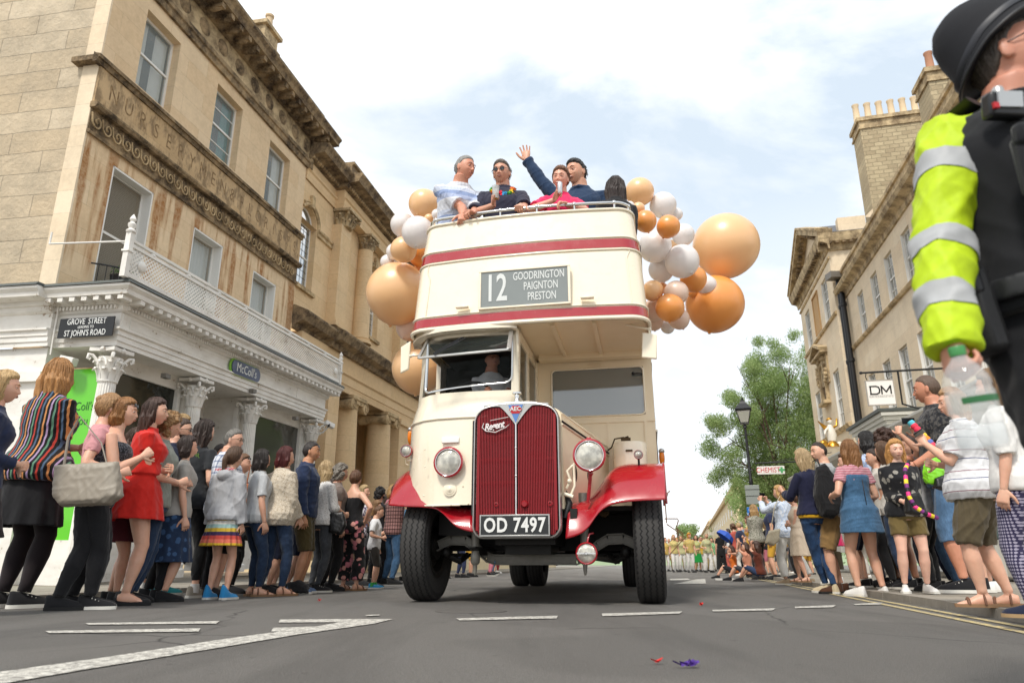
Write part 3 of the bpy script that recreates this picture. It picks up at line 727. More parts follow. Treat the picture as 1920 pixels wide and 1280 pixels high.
def slab(name, f, s0, s1, n0, n1, z0, z1, mat, kind='structure'):
    mb = MB(); mb.add([f(s0, n0, z0), f(s1, n0, z0), f(s1, n1, z0), f(s0, n1, z0), f(s0, n0, z1), f(s1, n0, z1), f(s1, n1, z1), f(s0, n1, z1)], [(0,3,2,1),(4,5,6,7),(0,1,5,4),(1,2,6,5),(2,3,7,6),(3,0,4,7)])
    return mb.build(name, mat, None, 0, bevel=.012, kind=kind)
slab('pavement_right', kp, -12, 160, .16, 9, -.05, .058, FLAG); slab('pavement_left', lp, -14, 160, -14, -.16, -.05, .058, FLAG)
for nm, f, q in (('kerb_right', kp, 1), ('kerb_left', lp, -1)):
    mb = MB(); s = -12
    while s < 60:
        a, b = (.0, .155) if q > 0 else (-.155, .0); j = random.Random(int(s*10)).uniform(-.004, .004)
        mb.add([f(s, a, -.05), f(s+.9, a, -.05), f(s+.9, b, -.05), f(s, b, -.05), f(s, a+.012, .065+j), f(s+.9, a+.012, .065+j), f(s+.9, b, .065+j), f(s, b, .065+j)], [(0,3,2,1),(4,5,6,7),(0,1,5,4),(1,2,6,5),(2,3,7,6),(3,0,4,7)]); s += .915
    mb.build(nm, KERB, None, 0, kind='structure')
def markm(name, col):
    n = NT(name); c = lin(col); f = n.noise(26, 6, .75); f2 = n.noise(110, 3, .8); w_ = n.math('ADD', n.math('MULTIPLY', f, .6), n.math('MULTIPLY', f2, .4))
    n.fin(Base_Color=n.mix(n.ramp(w_, (.45, 0), (.55, 1)), lin('#827e78'), c), Roughness=.8, Normal=n.bump(f2, .4, .004)); return n.m
MW = markm('worn_white_road_paint', '#cfccc2'); MY = markm('worn_yellow_road_paint', '#cdb878')
_mz = [.004]
def gp(px, py): p = G(px, py); return (p.x, p.y, _mz[0])
def mark(pix, mat=MW, nm='road_marking'):
    _mz[0] += .0002
    mb = MB(); mb.add([gp(*p) for p in pix], [tuple(range(len(pix)))]); return mb.build(nm, mat, None, 0, fixn=False, kind='structure')
mark([(-700, 1405), (-720, 1362), (200, 1233), (150, 1258)]); mark([(150, 1258), (200, 1233), (420, 1199), (400, 1217)]); mark([(400, 1217), (420, 1199), (600, 1174), (560, 1190)]); mark([(560, 1190), (600, 1174), (666, 1161), (737, 1161), (700, 1170)])
mark([(525, 1162), (664, 1161), (640, 1167), (522, 1168)]); mark([(512, 1178), (600, 1175), (580, 1184), (508, 1185)])
mark([(160, 1169), (412, 1165), (405, 1170), (165, 1172)]); mark([(84, 1184), (376, 1179), (372, 1185), (92, 1188)])
mark([(855, 1160), (1046, 1155), (1044, 1160), (862, 1164)]); mark([(1128, 1151), (1280, 1147), (1274, 1151), (1130, 1156)]); mark([(1335, 1144), (1455, 1141), (1448, 1145), (1337, 1147)])
mark([(1490, 1138), (1568, 1135), (1562, 1139), (1492, 1141)]); mark([(1600, 1133), (1655, 1130), (1650, 1134), (1604, 1135)]); mark([(685, 1154), (712, 1153), (711, 1155), (686, 1156)])
for q in ([(1255, 1085), (1290, 1084), (1294, 1087), (1258, 1088)], [(1305, 1086), (1322, 1085), (1324, 1094), (1262, 1095)], [(1340, 1084), (1354, 1084), (1356, 1088), (1342, 1088)], [(1366, 1083), (1380, 1085), (1384, 1088), (1372, 1089)]): mark(q)
for n0 in (-.30, -.155):
    mb = MB(); s = -9
    rows = [[kp(-9+i*.5, n0, .0045), kp(-9+i*.5, n0+.062, .0045)] for i in range(80)]
    mb.strip(rows); mb.build('yellow_line', MY, None, 0, fixn=False, kind='structure')
mb = MB(); c = G(883, 1145); mb.lathe([(.27, .0), (.27, .004), (.25, .005), (.0, .005)], (c.x, c.y, 0), n=40); mb.build('manhole_cover', simple('cast_iron_cover', '#625f5b', .7, .3, nz=.3, bump=.8, scale=16), None, 40, label='round iron manhole cover set in the road in front of the bus', cat='manhole cover')
rr = random.Random(3)
for i, (px, py, col, lab, n_) in enumerate([(597, 1128, '#c9201a', 'red paper petal on the road left of the bus', 5), (1316, 1136, '#c9201a', 'red paper petal on the road right of the bus', 5), (1230, 1245, '#c9201a', 'tiny red scrap beside the purple feathers on the road', 3), (1297, 1252, '#4b2a86', 'purple feather tuft lying on the road', 15)]):
    c = G(px, py); mb = MB()
    for k in range(n_):
        a = rr.uniform(0, 6.3); r = rr.uniform(.0, .055 if n_ > 9 else .015); p = V((c.x+r*math.cos(a)*1.1, c.y+r*math.sin(a)*.5, .006)); w_ = V((rr.uniform(-.03, .03), rr.uniform(-.02, .02), rr.uniform(.0, .02))); u_ = V((-w_.y, w_.x, rr.uniform(0, .012)))*.4+V((0, 0, .006))
        mb.quad(p, p+w_, p+w_+u_, p+u_)
    mb.build('feather' if n_ > 9 else 'petal', simple('petal'+col, col, .7), None, 0, fixn=False, label=lab, cat='feather' if n_ > 9 else 'petal')

# ------------------------------------------------------------------ stone
def stone(name, c1, c2, brick=(1.1, .38), dirt=.5, ax='xz', joint=.010, rough=.9, streak=None, black=None, rubble=False, bumps=.3, mort=.68):
    n = NT(name); O = n.tc.outputs['Object']; s = n('SeparateXYZ', Vector=O); cb = n('CombineXYZ', X=s.outputs['XYZ'.index(ax[0].upper())], Y=s.outputs['XYZ'.index(ax[1].upper())], Z=0.0)
    wv = n.mix(.03 if rubble else .006, cb.outputs[0], n('TexNoise', Vector=O, Scale=2.5 if rubble else 4.0).outputs['Color'], 'ADD')
    b = n('TexBrick', Vector=wv, Scale=1.0); b.inputs['Brick Width'].default_value = brick[0]; b.inputs['Row Height'].default_value = brick[1]; b.inputs['Mortar Size'].default_value = joint; b.inputs['Mortar Smooth'].default_value = .6
    a, d = lin(c1), lin(c2); b.inputs['Color1'].default_value = (*a, 1); b.inputs['Color2'].default_value = (*d, 1); b.inputs['Mortar'].default_value = (*[x*mort for x in a], 1)
    f = n.noise(1.6, 8, .65); f2 = n.noise(14, 6, .7); c = n.mix(n.ramp(f, (.38, 0), (.72, dirt)), b.outputs[0], tuple(x*.55 for x in a)); c = n.mix(n.ramp(f2, (.4, 0), (.75, .35)), c, tuple(min(1, x*1.25) for x in d))
    if streak:        # rusty brown run-off marks
        sv = n.noise(1.0, 5, .6, sc3=(4.5, 4.5, .35)); zz = n.ramp(n.math('MULTIPLY', s.outputs[2], .1), (streak[1]*.1, 0), (streak[1]*.1+.04, .75), (streak[2]*.1-.03, 1), (streak[2]*.1, 0))
        m = n.math('MULTIPLY', n.ramp(sv, (.48, 0), (.58, 1)), zz); c = n.mix(n.math('MULTIPLY', m, n.ramp(f2, (.3, .35), (.6, .95))), c, lin(streak[0]))
    if black:
        sv = n.noise(3.0, 8, .7, sc3=(1.6, 1.6, .7)); zz = n.ramp(n.math('MULTIPLY', s.outputs[2], .1), (black[1]*.1, 0), (black[1]*.1+.02, 1), (black[2]*.1-.02, 1), (black[2]*.1, 0))
        c = n.mix(n.math('MULTIPLY', n.ramp(sv, (.47, 0), (.58, black[3])), zz), c, lin(black[0]))
    h = n.math('ADD', n.math('MULTIPLY', b.outputs['Fac'], -1.0), n.math('MULTIPLY', n.noise(9 if rubble else 30, 8, .7), 1.2 if rubble else .3))
    n.fin(Base_Color=c, Roughness=rough, Normal=n.bump(h, bumps, .03 if rubble else .012)); n.b.inputs['Specular IOR Level'].default_value = .25; return n.m
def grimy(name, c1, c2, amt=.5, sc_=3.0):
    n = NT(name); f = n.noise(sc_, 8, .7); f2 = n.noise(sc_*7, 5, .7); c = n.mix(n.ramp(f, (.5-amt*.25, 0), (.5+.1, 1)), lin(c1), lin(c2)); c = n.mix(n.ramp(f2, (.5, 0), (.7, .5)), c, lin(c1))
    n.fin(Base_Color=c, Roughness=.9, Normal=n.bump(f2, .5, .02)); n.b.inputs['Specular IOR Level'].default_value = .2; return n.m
def wpaint():
    n = NT('flaking_white_paint'); f = n.noise(2.2, 7, .6, sc3=(1, 1, 2.2)); f2 = n.noise(16, 6, .7)
    c = n.mix(n.ramp(f, (.42, 0), (.8, .6)), lin('#ebe8e1'), lin('#b8b2a6')); c = n.mix(n.ramp(n.math('MULTIPLY', f, f2), (.36, 0), (.39, .8)), c, lin('#8d7455'))
    n.fin(Base_Color=c, Roughness=.6, Normal=n.bump(f2, .3, .006)); return n.m
S_ASH = stone('ashlar_stained', '#d9bd97', '#e2cba9', (1.2, .42), .35, streak=('#96602a', 4.6, 7.2), joint=.004, bumps=.15)
S_GABLE = stone('rough_gable_stone', '#d3c4ab', '#c4b194', (1.35, .40), .8, 'yz', .008, rubble=True, bumps=1.0, mort=.82)
S_BAND = stone('weathered_band_stone', '#c9ad86', '#bfa27a', (1.3, .6), .6, joint=.004, black=('#5f4f3c', 7.2, 8.5, .6))
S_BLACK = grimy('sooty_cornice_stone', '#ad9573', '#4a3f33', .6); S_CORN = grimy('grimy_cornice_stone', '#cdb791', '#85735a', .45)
S_BANK = stone('ashlar_honey', '#d9bb90', '#e0c49c', (1.3, .45), .3, joint=.005, bumps=.15); S_RIGHT = stone('ashlar_pale', '#e0ccae', '#e6d6bb', (1.2, .4), .4, joint=.004, bumps=.15); S_TRIM = grimy('stone_trim', '#cdb48c', '#8f7a5c', .3)
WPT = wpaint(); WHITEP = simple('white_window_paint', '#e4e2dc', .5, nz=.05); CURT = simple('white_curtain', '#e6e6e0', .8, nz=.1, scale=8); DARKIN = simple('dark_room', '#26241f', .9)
GLW = glassy('window_glass', '#a3adab', .03, 1.7, .42); 

# ------------------------------------------------------------------ generic facade pieces; local x along the street, y depth, z up
def wall_open(mb, s0, s1, t0, t1, ops, y, rv, q=1, splits=()):
    """wall face at y with rectangular openings and reveals going to y+q*rv"""
    ss = sorted({s0, s1, *[v for o in ops for v in o[:2]]}); tt = sorted({t0, t1, *splits, *[v for o in ops for v in o[2:4]]})
    for a, b in zip(ss, ss[1:]):
        for c, d in zip(tt, tt[1:]):
            if any(o[0] <= a+1e-6 and b <= o[1]+1e-6 and o[2] <= c+1e-6 and d <= o[3]+1e-6 for o in ops): continue
            mb.quad((a, y, c), (b, y, c), (b, y, d), (a, y, d))
    for o in ops:
        a, b, c, d = o[:4]; z = y+q*rv
        mb.quad((a, y, c), (a, z, c), (a, z, d), (a, y, d)); mb.quad((b, z, c), (b, y, c), (b, y, d), (b, z, d)); mb.quad((a, z, d), (b, z, d), (b, y, d), (a, y, d)); mb.quad((a, y, c), (b, y, c), (b, z, c), (a, z, c))
def sash(root, k, a, b, c, d, y, q=1, cols=1, rows=1, curtain=True, fw=.045, mat=None, arch=False, meet=True, blind=False, lead=False, lin_=None):
    """a sash window filling the opening; y is the face of the frame"""
    m = mat or WHITEP; mb = MB(k); D = q
    def bx(x0, x1, z0, z1, y0=0, y1=.03): mb.box(x0, x1, y+D*y0, y+D*y1, z0, z1)
    bx(a, a+fw, c, d); bx(b-fw, b, c, d); bx(a+fw, b-fw, d-fw, d); bx(a+fw, b-fw, c, c+fw*1.2)
    mid = (c+d)/2
    if meet: bx(a+fw, b-fw, mid-.018, mid+.018, -.005, .03)
    for i in range(1, cols): x = a+fw+(b-a-2*fw)*i/cols; bx(x-.008, x+.008, c+fw, d-fw, .008, .025)
    for i in range(1, rows):
        z = c+(d-c)*i/rows
        if abs(z-mid) > .05 or not meet: bx(a+fw, b-fw, z-.008, z+.008, .008, .025)
    if lin_ is not None:
        mb.box(a-.005, a+.013, y-.005*D, lin_, c, d); mb.box(b-.013, b+.005, y-.005*D, lin_, c, d)
    w_ = mb.build('window', m, root, 0); g = MB(k); g.quad((a+fw, y+D*.018, c+fw), (b-fw, y+D*.018, c+fw), (b-fw, y+D*.018, d-fw), (a+fw, y+D*.018, d-fw)); g.build('pane', GLW, w_, 0)
    if lead:
        l = MB(k); xs = [a+fw+(b-a-2*fw)*i/5 for i in range(1, 5)]
        for x in xs: l.box(x-.004, x+.004, y+D*.008, y+D*.016, c+fw, d-fw)
        n_ = int((d-c)/.16)
        for i in range(1, n_): z = c+(d-c)*i/n_; l.box(a+fw, b-fw, y+D*.008, y+D*.016, z-.004, z+.004)
        l.build('leading', simple('lead_came', '#3b3d3d', .6), w_, 0)
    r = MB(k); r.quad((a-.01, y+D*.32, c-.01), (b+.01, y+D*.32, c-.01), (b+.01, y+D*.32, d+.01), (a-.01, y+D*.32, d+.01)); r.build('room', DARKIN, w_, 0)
    if curtain:
        cm = MB(k); n_ = 26
        for u0, u1 in (((0, .36), (.62, 1)) if not blind else ((0, 1),)):
            row = [(a+fw+(b-a-2*fw)*(u0+(u1-u0)*i/n_), y+D*(.09+.012*math.sin(i*2.1)), ) for i in range(n_+1)]
            cm.strip([[(x, yy, c+fw) for x, yy in row], [(x, yy, d-fw) for x, yy in row]])
        cm.build('curtain', curtain if not isinstance(curtain, bool) else CURT, w_, 80)
    return w_
def LF(P0w, d, n, u, q):   # local frame matrix with x = d, z = u
    y = u.cross(d); m = Matrix((d, y, u)).transposed().to_4x4(); m.translation = P0w; return m

# ================================================================== LEFT CORNER BUILDING
kL = 1.2; dL = V((.1761, .9836, .0394)).normalized(); uL = V((.0057, -.041, .9991)); uL = (uL-dL*uL.dot(dL)).normalized()
P0L = _C+(V((-4.743, 8.818, .12))-_C)*kL; ML = LF(P0L, dL, None, uL, 1)      # local y points into the building
def build_left():
    k = kL; root = empty('corner_shop_building', mat=ML, label='tall honey-stone corner building with faded painted lettering and a white shopfront', cat='building')
    U = 1.04; lo = [(-.17, .70, 3.81, 5.70), (1.74, 2.60, 3.9, 5.62), (3.64, 4.53, 3.9, 5.57)]; hi = [(-.05, .76, 7.17, 8.52), (1.83, 2.66, 7.17, 8.53), (3.71, 4.57, 7.12, 8.52)]
    # street wall (side walls and back close the block)
    mb = MB(k); wall_open(mb, -.73, 5.30, 3.3, 9.2, lo+hi, U, .22)
    mb.quad((5.30, U, 3.3), (5.30, U+7, 3.3), (5.30, U+7, 9.9), (5.30, U, 9.9)); mb.build('street_wall', S_ASH, root, 0)
    mb = MB(k)
    mb.quad((-.73, U, 3.3), (-.73, U, 9.9), (-.73, U+9, 9.9), (-.73, U+9, 3.3)); mb.quad((-.73, U+9, 3.3), (-.73, U+9, 9.9), (5.3, U+9, 9.9), (5.3, U+9, 3.3)); mb.build('gable_wall', S_GABLE, root, 0)
    mb = MB(k); mb.box(-.745, -.715, U-.003, U+.25, 3.4, 9.0); mb.build('quoin', S_RIGHT, root, 0)
    # bands
    def prof(mb, pr, s0, s1, ret=True): mb.extr(pr, s0, s1, lambda s, q, t: (s, U-q, t))
    mb = MB(k); prof(mb, [(0, 6.36), (.035, 6.36), (.035, 6.95), (0, 6.95)], -.735, 5.31); mb.build('lettered_frieze', S_BAND, root, 0)
    mb = MB(k); prof(mb, [(0, 6.94), (.06, 6.94), (.085, 7.0), (.11, 7.0), (.11, 7.055), (.03, 7.075), (0, 7.1)], -.86, 5.33); mb.box(-.86, -.73, U-.08, U+.35, 6.97, 7.05); mb.build('string_course', S_BLACK, root, 0)
    mb = MB(k); prof(mb, [(0, 6.27), (.09, 6.27), (.12, 6.31), (.12, 6.34), (.035, 6.36), (0, 6.36)], -.76, 5.32); prof(mb, [(0, 5.90), (.05, 5.88), (.06, 5.92), (.02, 5.94), (0, 5.94)], -.74, 5.31); mb.build('lower_moulding', S_BLACK, root, 0)
    # running scroll ornament between the mouldings
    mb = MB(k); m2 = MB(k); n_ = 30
    for i in range(n_):
        c = -.62+i*(5.85/n_); pts = []
        for j in range(15):
            a = R(-150+j*30); r = .085-.0050*j; pts.append((c+r*math.cos(a), U-.045, 6.10+r*math.sin(a)*1.25))
        mb.tube([(c-.11, U-.04, 6.20), (c-.09, U-.045, 6.06)]+pts, .0125, 6)
    m2.box(-.73, 5.3, U-.012, U, 5.94, 6.27); mb.build('scroll_ornament', S_TRIM, root, 60); m2.build('painted_shade_ground', S_BLACK, root, 60)  # dark backing strip: shade behind the scrolls is put into its colour
    # painted ghost lettering
    gm = grimy('faded_sign_paint', '#6f5a42', '#a88c66', .3, 7.0)
    for i, (ch, s) in enumerate(zip('NURSERYMEN&FLORISTS', np.linspace(-.42, 5.05, 19))): text(ch, 'faded_letter', .42, gm, root, frame_m(V((s, U-.0362, 6.66))*k, (1, 0, 0), (0, 0, 1), (0, -1, 0)), ext=.0003, sx=.75)
    # main cornice
    mb = MB(k); prof(mb, [(0, 8.76), (.05, 8.76), (.07, 8.86), (.10, 8.88), (.10, 8.96), (.05, 9.02), (0, 9.02)], -.8, 5.42); mb.box(5.3, 5.42, U-.1, U+.6, 8.76, 9.02); mb.build('architrave', S_BLACK, root, 0)
    mb = MB(k); prof(mb, [(0, 9.02), (.03, 9.02), (.03, 9.50), (0, 9.50)], -.75, 5.33); mb.build('frieze', S_CORN, root, 0)
    mb = MB(k); prof(mb, [(0, 9.48), (.10, 9.50), (.16, 9.58), (.46, 9.60), (.50, 9.68), (.56, 9.74), (.56, 9.78), (.2, 9.83), (0, 9.83)], -1.0, 5.85); mb.box(5.3, 5.85, U-.5, U+2, 9.6, 9.76)
    prof(mb, [(-.3, 9.8), (.12, 9.8), (.12, 10.12), (.2, 10.15), (.24, 10.24), (.12, 10.26), (-.3, 10.26)], -.8, 5.5); mb.build('cornice', grimy('dark_cornice', '#a08b6c', '#50443a', .45), root, 0)
    mb = MB(k)
    for i in range(22): c = -.6+i*.285; mb.box(c-.05, c+.05, U-.44, U-.03, 9.50, 9.60); mb.ell((c, U-.25, 9.50), (.05, .16, .05), None, 8, 6)
    for i in range(11): c = -.45+i*.56; mb.lathe([(.16, 0), (.13, .02), (.09, .03), (.05, .045), (.0, .05)], (c, U-.03, 9.26), Matrix.Rotation(R(90), 3, 'X'), 14)
    mb.build('modillions', S_BLACK, root, 40)
    for i, o in enumerate(hi): sash(root, k, o[0], o[1], o[2], o[3], U+.14, rows=2 if i != 1 else 4, curtain=CURT if i != 1 else simple('teal_curtain', '#3b8c8c', .8, nz=.2, scale=8))
    mb = MB(k)
    for o in hi: mb.box(o[0]-.06, o[1]+.06, U-.05, U+.15, o[2]-.07, o[2])
    for i, o in enumerate(lo):
        a, b, c, d = o; s = sash(root, k, a+.02, b-.02, c, d, U+.16, curtain=CURT, blind=True, meet=(i == 0)); m = MB(k); m.box(a+.0, a+.03, U+.005, U+.16, c, d); m.box(b-.03, b, U+.005, U+.16, c, d); m.box(a, b, U+.005, U+.16, d-.03, d)
        m.build('reveal', WHITEP, root, 0)
        if i == 0:
            bl_ = MB(k)
            for j in range(70): z = c+.05+j*(d-c-.1)/70; bl_.box(a+.06, b-.06, U+.165, U+.178, z, z+.014)
            bl_.build('venetian_blind', simple('blind_slats', '#8d8474', .6), s, 0)
    # chimney and roof
    mb = MB(k); mb.box(-.73, 5.3, U+.3, U+6, 9.8, 9.95); mb.quad((-.73, U+.4, 9.95), (5.3, U+.4, 9.95), (5.3, U+3, 11.2), (-.73, U+3, 11.2)); mb.quad((5.3, U+.4, 9.95), (5.3, U+5.6, 9.95), (5.3, U+3, 11.2)); rf = mb.build('roof', simple('slate', '#55565a', .7), root, 0)
    P = on_plane(515, 100, ML@V((5.2*k, 0, 0)), dL); l = ML.inverted()@P/k; cy, ct = l.y, l.z
    mb = MB(k); mb.box(4.65, 5.3, cy-.0, cy+.95, 9.9, ct-.9+.9); mb.box(4.60, 5.35, cy-.06, cy+1.0, ct-.05, ct+.05); mb.box(4.68, 5.28, cy, cy+.95, ct+.05, ct+.42); mb.box(4.6, 5.36, cy-.08, cy+1.02, ct+.42, ct+.52); ch = mb.build('chimney', S_CORN, root, 0)
    for i, (yy, s_, c_) in enumerate(((cy+.12, 1.2, '#cdb593'), (cy+.75, 1.0, '#d9c8aa'), (cy+.45, .35, '#26282c'))): p = MB(k); p.lathe([(.085*s_**.3, 0), (.10*s_**.3, .05), (.085*s_**.3, .08), (.075*s_**.3, .30*s_), (.10*s_**.3, .32*s_), (.10*s_**.3, .36*s_), (.07, .36*s_)], (5.0, yy, ct+.52), n=18); p.build('chimney_pot', simple('pot'+c_, c_, .8), ch, 40)
    # ---------------- shopfront
    E = [(0, 2.80), (.0, 2.86), (-.015, 2.86), (-.015, 2.93), (-.03, 2.93), (-.03, 2.985), (-.06, 3.0), (-.06, 3.02), (-.005, 3.03), (-.005, 3.215), (-.03, 3.225), (-.05, 3.245), (-.05, 3.30), (-.09, 3.31), (-.09, 3.36), (-.26, 3.37), (-.27, 3.42), (-.31, 3.46), (-.31, 3.49), (.2, 3.52)]
    z0s, z1s = -.74, 5.08
    mb = MB(k)
    def path(q):   # outline of the entablature offset outward by q: along the front, round the corner, back along the side
        return [(z1s+q*.6, 1.04), (z1s+q*.6, -q), (z0s-q, -q), (z0s-q, .88), (z0s-.10-q, .88), (z0s-.10-q, 5.0)]
    rows = [[(s, y, t) for s, y in path(-o)] for o, t in E]
    mb.strip(rows); mb.add([(s, y, 3.53) for s, y in path(.28)], [tuple(range(6))]); mb.quad((z0s, 0, 2.8), (z1s, 0, 2.8), (z1s, 1.04, 2.8), (z0s, 1.04, 2.8)); mb.quad((z0s, .0, 2.801), (z0s, 5, 2.801), (z0s+1, 5, 2.801), (z0s+1, 0, 2.801))
    ent = mb.build('shop_entablature', WPT, root, 0)
    mb = MB(k); p_ = path(.31); mb.strip([[(s, y, 3.492) for s, y in path(.33)], [(s, y, 3.535) for s, y in path(.30)], [(s, y, 3.54) for s, y in path(-.5)]]); mb.build('lead_flashing', simple('lead_flashing', '#4d524f', .6, nz=.3), ent, 0)
    mb = MB(k); m2 = MB(k)
    s = z0s+.02
    while s < z1s: mb.box(s, s+.028, -.088, -.05, 3.252, 3.298); s += .052
    s = z0s-.0
    while s < z1s+.1: m2.box(s, s+.075, -.25, -.09, 3.312, 3.366); s += .168
    y = .02
    while y < .86: mb.box(z0s-.088, z0s-.05, y, y+.028, 3.252, 3.298); y += .052
    y = -.2
    while y < .86: m2.box(z0s-.25, z0s-.09, y, y+.075, 3.312, 3.366); y += .168
    mb.build('dentils', WPT, ent, 0); m2.build('modillions', WPT, ent, 0)
    mb = MB(k)
    for a, b in ((z0s+.02, z0s+.09), (2.35, 2.42), (3.85, 3.92)): mb.box(a, b, -.022, 0, 3.03, 3.21)
    for a, b in ((z0s+.16, 2.28),):
        for c, d in ((3.055, 3.065), (3.175, 3.185)): mb.box(a, b, -.012, 0, c, d)
        mb.box(a, a+.01, -.012, 0, 3.065, 3.175); mb.box(b-.01, b, -.012, 0, 3.065, 3.175)
    mb.build('fascia_panel', WPT, ent, 0)
    # columns
    def column(s, y, r=.118):
        c = MB(k); c.lathe([(r*1.35, .0), (r*1.35, .10), (r*1.15, .12), (r*1.22, .17), (r*1.02, .2)], (s, y, 0), n=32); c.lathe([(r, .2), (r*.98, 1.2), (r*.86, 2.36)], (s, y, 0), n=96, flute=(22, .10)); o = c.build('column', WPT, root, 40)
        h = MB(k); z = 2.36; h.lathe([(r*.95, 0), (r*1.0, .015), (r*.9, .03), (r*.86, .06), (r*.92, .20), (r*1.15, .29), (r*1.2, .31)], (s, y, z), n=24); 
        rot4 = [Matrix.Rotation(R(45+90*i), 3, 'Z') for i in range(4)]
        ab = []
        for i in range(4):
            a = R(45+90*i); ab.append((s+.245*math.cos(a), y+.245*math.sin(a))); a2 = R(90+90*i); ab.append((s+.145*math.cos(a2), y+.145*math.sin(a2)))
        h.prism(ab, (0, 0, 2.735), (1, 0, 0), (0, 1, 0), .045)
        for tier, (zz, rr_, nn, ln) in enumerate(((.05, .88, 9, .12), (.13, .93, 9, .13))):
            for i in range(nn):
                a = 2*math.pi*(i+tier*.5)/nn; R3 = Matrix.Rotation(a, 3, 'Z'); P = [(r*rr_, zz-.03), (r*rr_+.018, zz+ln*.5), (r*rr_+.045, zz+ln*.9), (r*rr_+.070, zz+ln*.92), (r*rr_+.075, zz+ln*.76)]
                h.tube([V((s, y, z))+R3@V((q, 0, t)) for q, t in P], [(.034, .012), (.042, .013), (.034, .014), (.026, .013), (.014, .010)], 8)
        for i in range(4):
            R3 = rot4[i]; P = [(r*.95, .20), (r*1.25, .27), (r*1.7, .325), (r*2.05, .33), (r*2.1, .28), (r*1.9, .265), (r*1.82, .295)]
            h.tube([V((s, y, z))+R3@V((q, 0, t)) for q, t in P], [.018, .020, .022, .022, .018, .014, .010], 8)
            R4 = Matrix.Rotation(R(90*i), 3, 'Z'); h.ell(V((s, y, z))+R4@V((r*1.32, 0, .395)), .034, None, 8, 6); h.tube([V((s, y, z))+R4@V((r*1.1, q, t)) for q, t in ((-.06, .2), (-.03, .28), (0, .3), (.03, .28), (.06, .2))], .013, 6)
        h.build('capital', WPT, o, 50)
    for s in (-.60, 1.12, 2.66, 4.93): column(s, .16)
    mb = MB(k)   # pilasters, stall riser, window frames and door recess
    for a, b, y0, y1 in ((-.60, -.50, .98, 1.16), (4.82, 5.06, .3, .5)): mb.box(a, b, y0, y1, 0, 2.8)
    mb.box(-.78, -.5, .92, 1.75, 0, 2.8); mb.box(-.84, -.5, .90, 1.78, 2.36, 2.48); mb.box(-.5, 1.05, .34, .42, 0, .55); mb.box(2.75, 4.85, .34, .42, 0, .55); mb.box(-.58, -.48, .30, .95, 0, .50)
    for a, b in ((-.5, 1.2), (2.6, 4.9)): mb.box(a, b, .36, .42, 2.60, 2.8); mb.box(a, b, .36, .42, .55, .62)
    for s in (-.5, .98, 1.14, 2.56, 2.74, 4.80): mb.box(s, s+.07, .34, .42, .55, 2.62)
    mb.box(1.1, 2.7, 1.0, 1.04, 2.45, 2.8); mb.box(1.1, 1.17, .42, 1.0, 0, 2.8); mb.box(2.6, 2.67, .42, 1.0, 0, 2.8); mb.build('shop_joinery', WPT, root, 0)
    mb = MB(k); mb.box(-.44, 1.0, .40, .41, .6, 2.62); mb.build('shop_window', DGLASS, root, 0); mb = MB(k); mb.box(2.8, 4.82, .40, .41, .6, 2.62); mb.build('shop_window', glassy('grey_shop_glass', '#4c4c46', .06, 1.7), root, 0); mb = MB(k); mb.box(1.17, 2.6, .98, .99, .1, 2.45); mb.build('shop_door', DGLASS, root, 0)
    mb = MB(k); mb.box(-.44, .98, .44, .46, .6, 2.28); mb.build('window_blind', simple('olive_blind', '#5a5b4e', .9), root, 0)
    mb = MB(k); mb.box(-.565, -.555, .22, .93, .50, 2.56); pn = mb.build('green_window_poster', simple('poster_green', '#5fc41e', .35, coat=.5, nz=.1, scale=3), root, 0)
    gt = simple('dark_green_print', '#1c5a22', .5); fL = lambda y, t: frame_m(V((-.5665, y, t))*k, (0, -1, 0), (0, 0, 1), (-1, 0, 0))
    for s_, t in (("McColl's", 2.08), ('& You', 1.90)): text(s_, 'poster_lettering', .15*k, gt, pn, fL(.52, t), sx=.8)
    # balcony railing of white lattice
    bal = root; zb, zt, yb_ = 3.545, 4.02, -.25; s0b, s1b = -1.06, 5.13
    mb = MB(k)
    for z, h_ in ((zb+.02, .05), (zb+.40, .04), (zt-.005, .035)): mb.box(s0b, s1b, yb_-.02, yb_+.02, z, z+h_)
    for i in range(9): s = s0b+.4+i*.72; mb.ell((s, yb_, zt-.03), (.05, .03, .03), None, 8, 6); mb.box(s-.012, s+.012, yb_-.012, yb_+.012, zb+.43, zt)
    for s in (s0b+.22, s1b-.25): mb.lathe([(.07, 0), (.06, .02), (.03, .035)], (s, yb_-.02, zb+.22), Matrix.Rotation(R(90), 3, 'X'), 16)
    ral = mb.build('balcony_railing', WPT, root, 30)
    mb = MB(k); z0, z1 = zb+.07, zb+.40; hgt = z1-z0; st = .062; s = s0b-hgt
    while s < s1b:
        for dr, yy in ((1, yb_-.004), (-1, yb_+.004)):
            a, b = s, s+hgt; za, zb2 = (z0, z1) if dr > 0 else (z1, z0); a2, b2 = max(a, s0b), min(b, s1b)
            if b2-a2 < .02: continue
            f = lambda x: za+(zb2-za)*(x-a)/hgt
            mb.bar((a2, yy, f(a2)), (b2, yy, f(b2)), .006, .014, up=(0, 1, 0)) if False else mb.obox(((a2+b2)/2, yy, (f(a2)+f(b2))/2), ((b2-a2)*1.414, .006, .015), Matrix.Rotation(-R(45)*dr, 3, 'Y'))
        s += st
    mb.build('lattice', WPT, ral, 0)
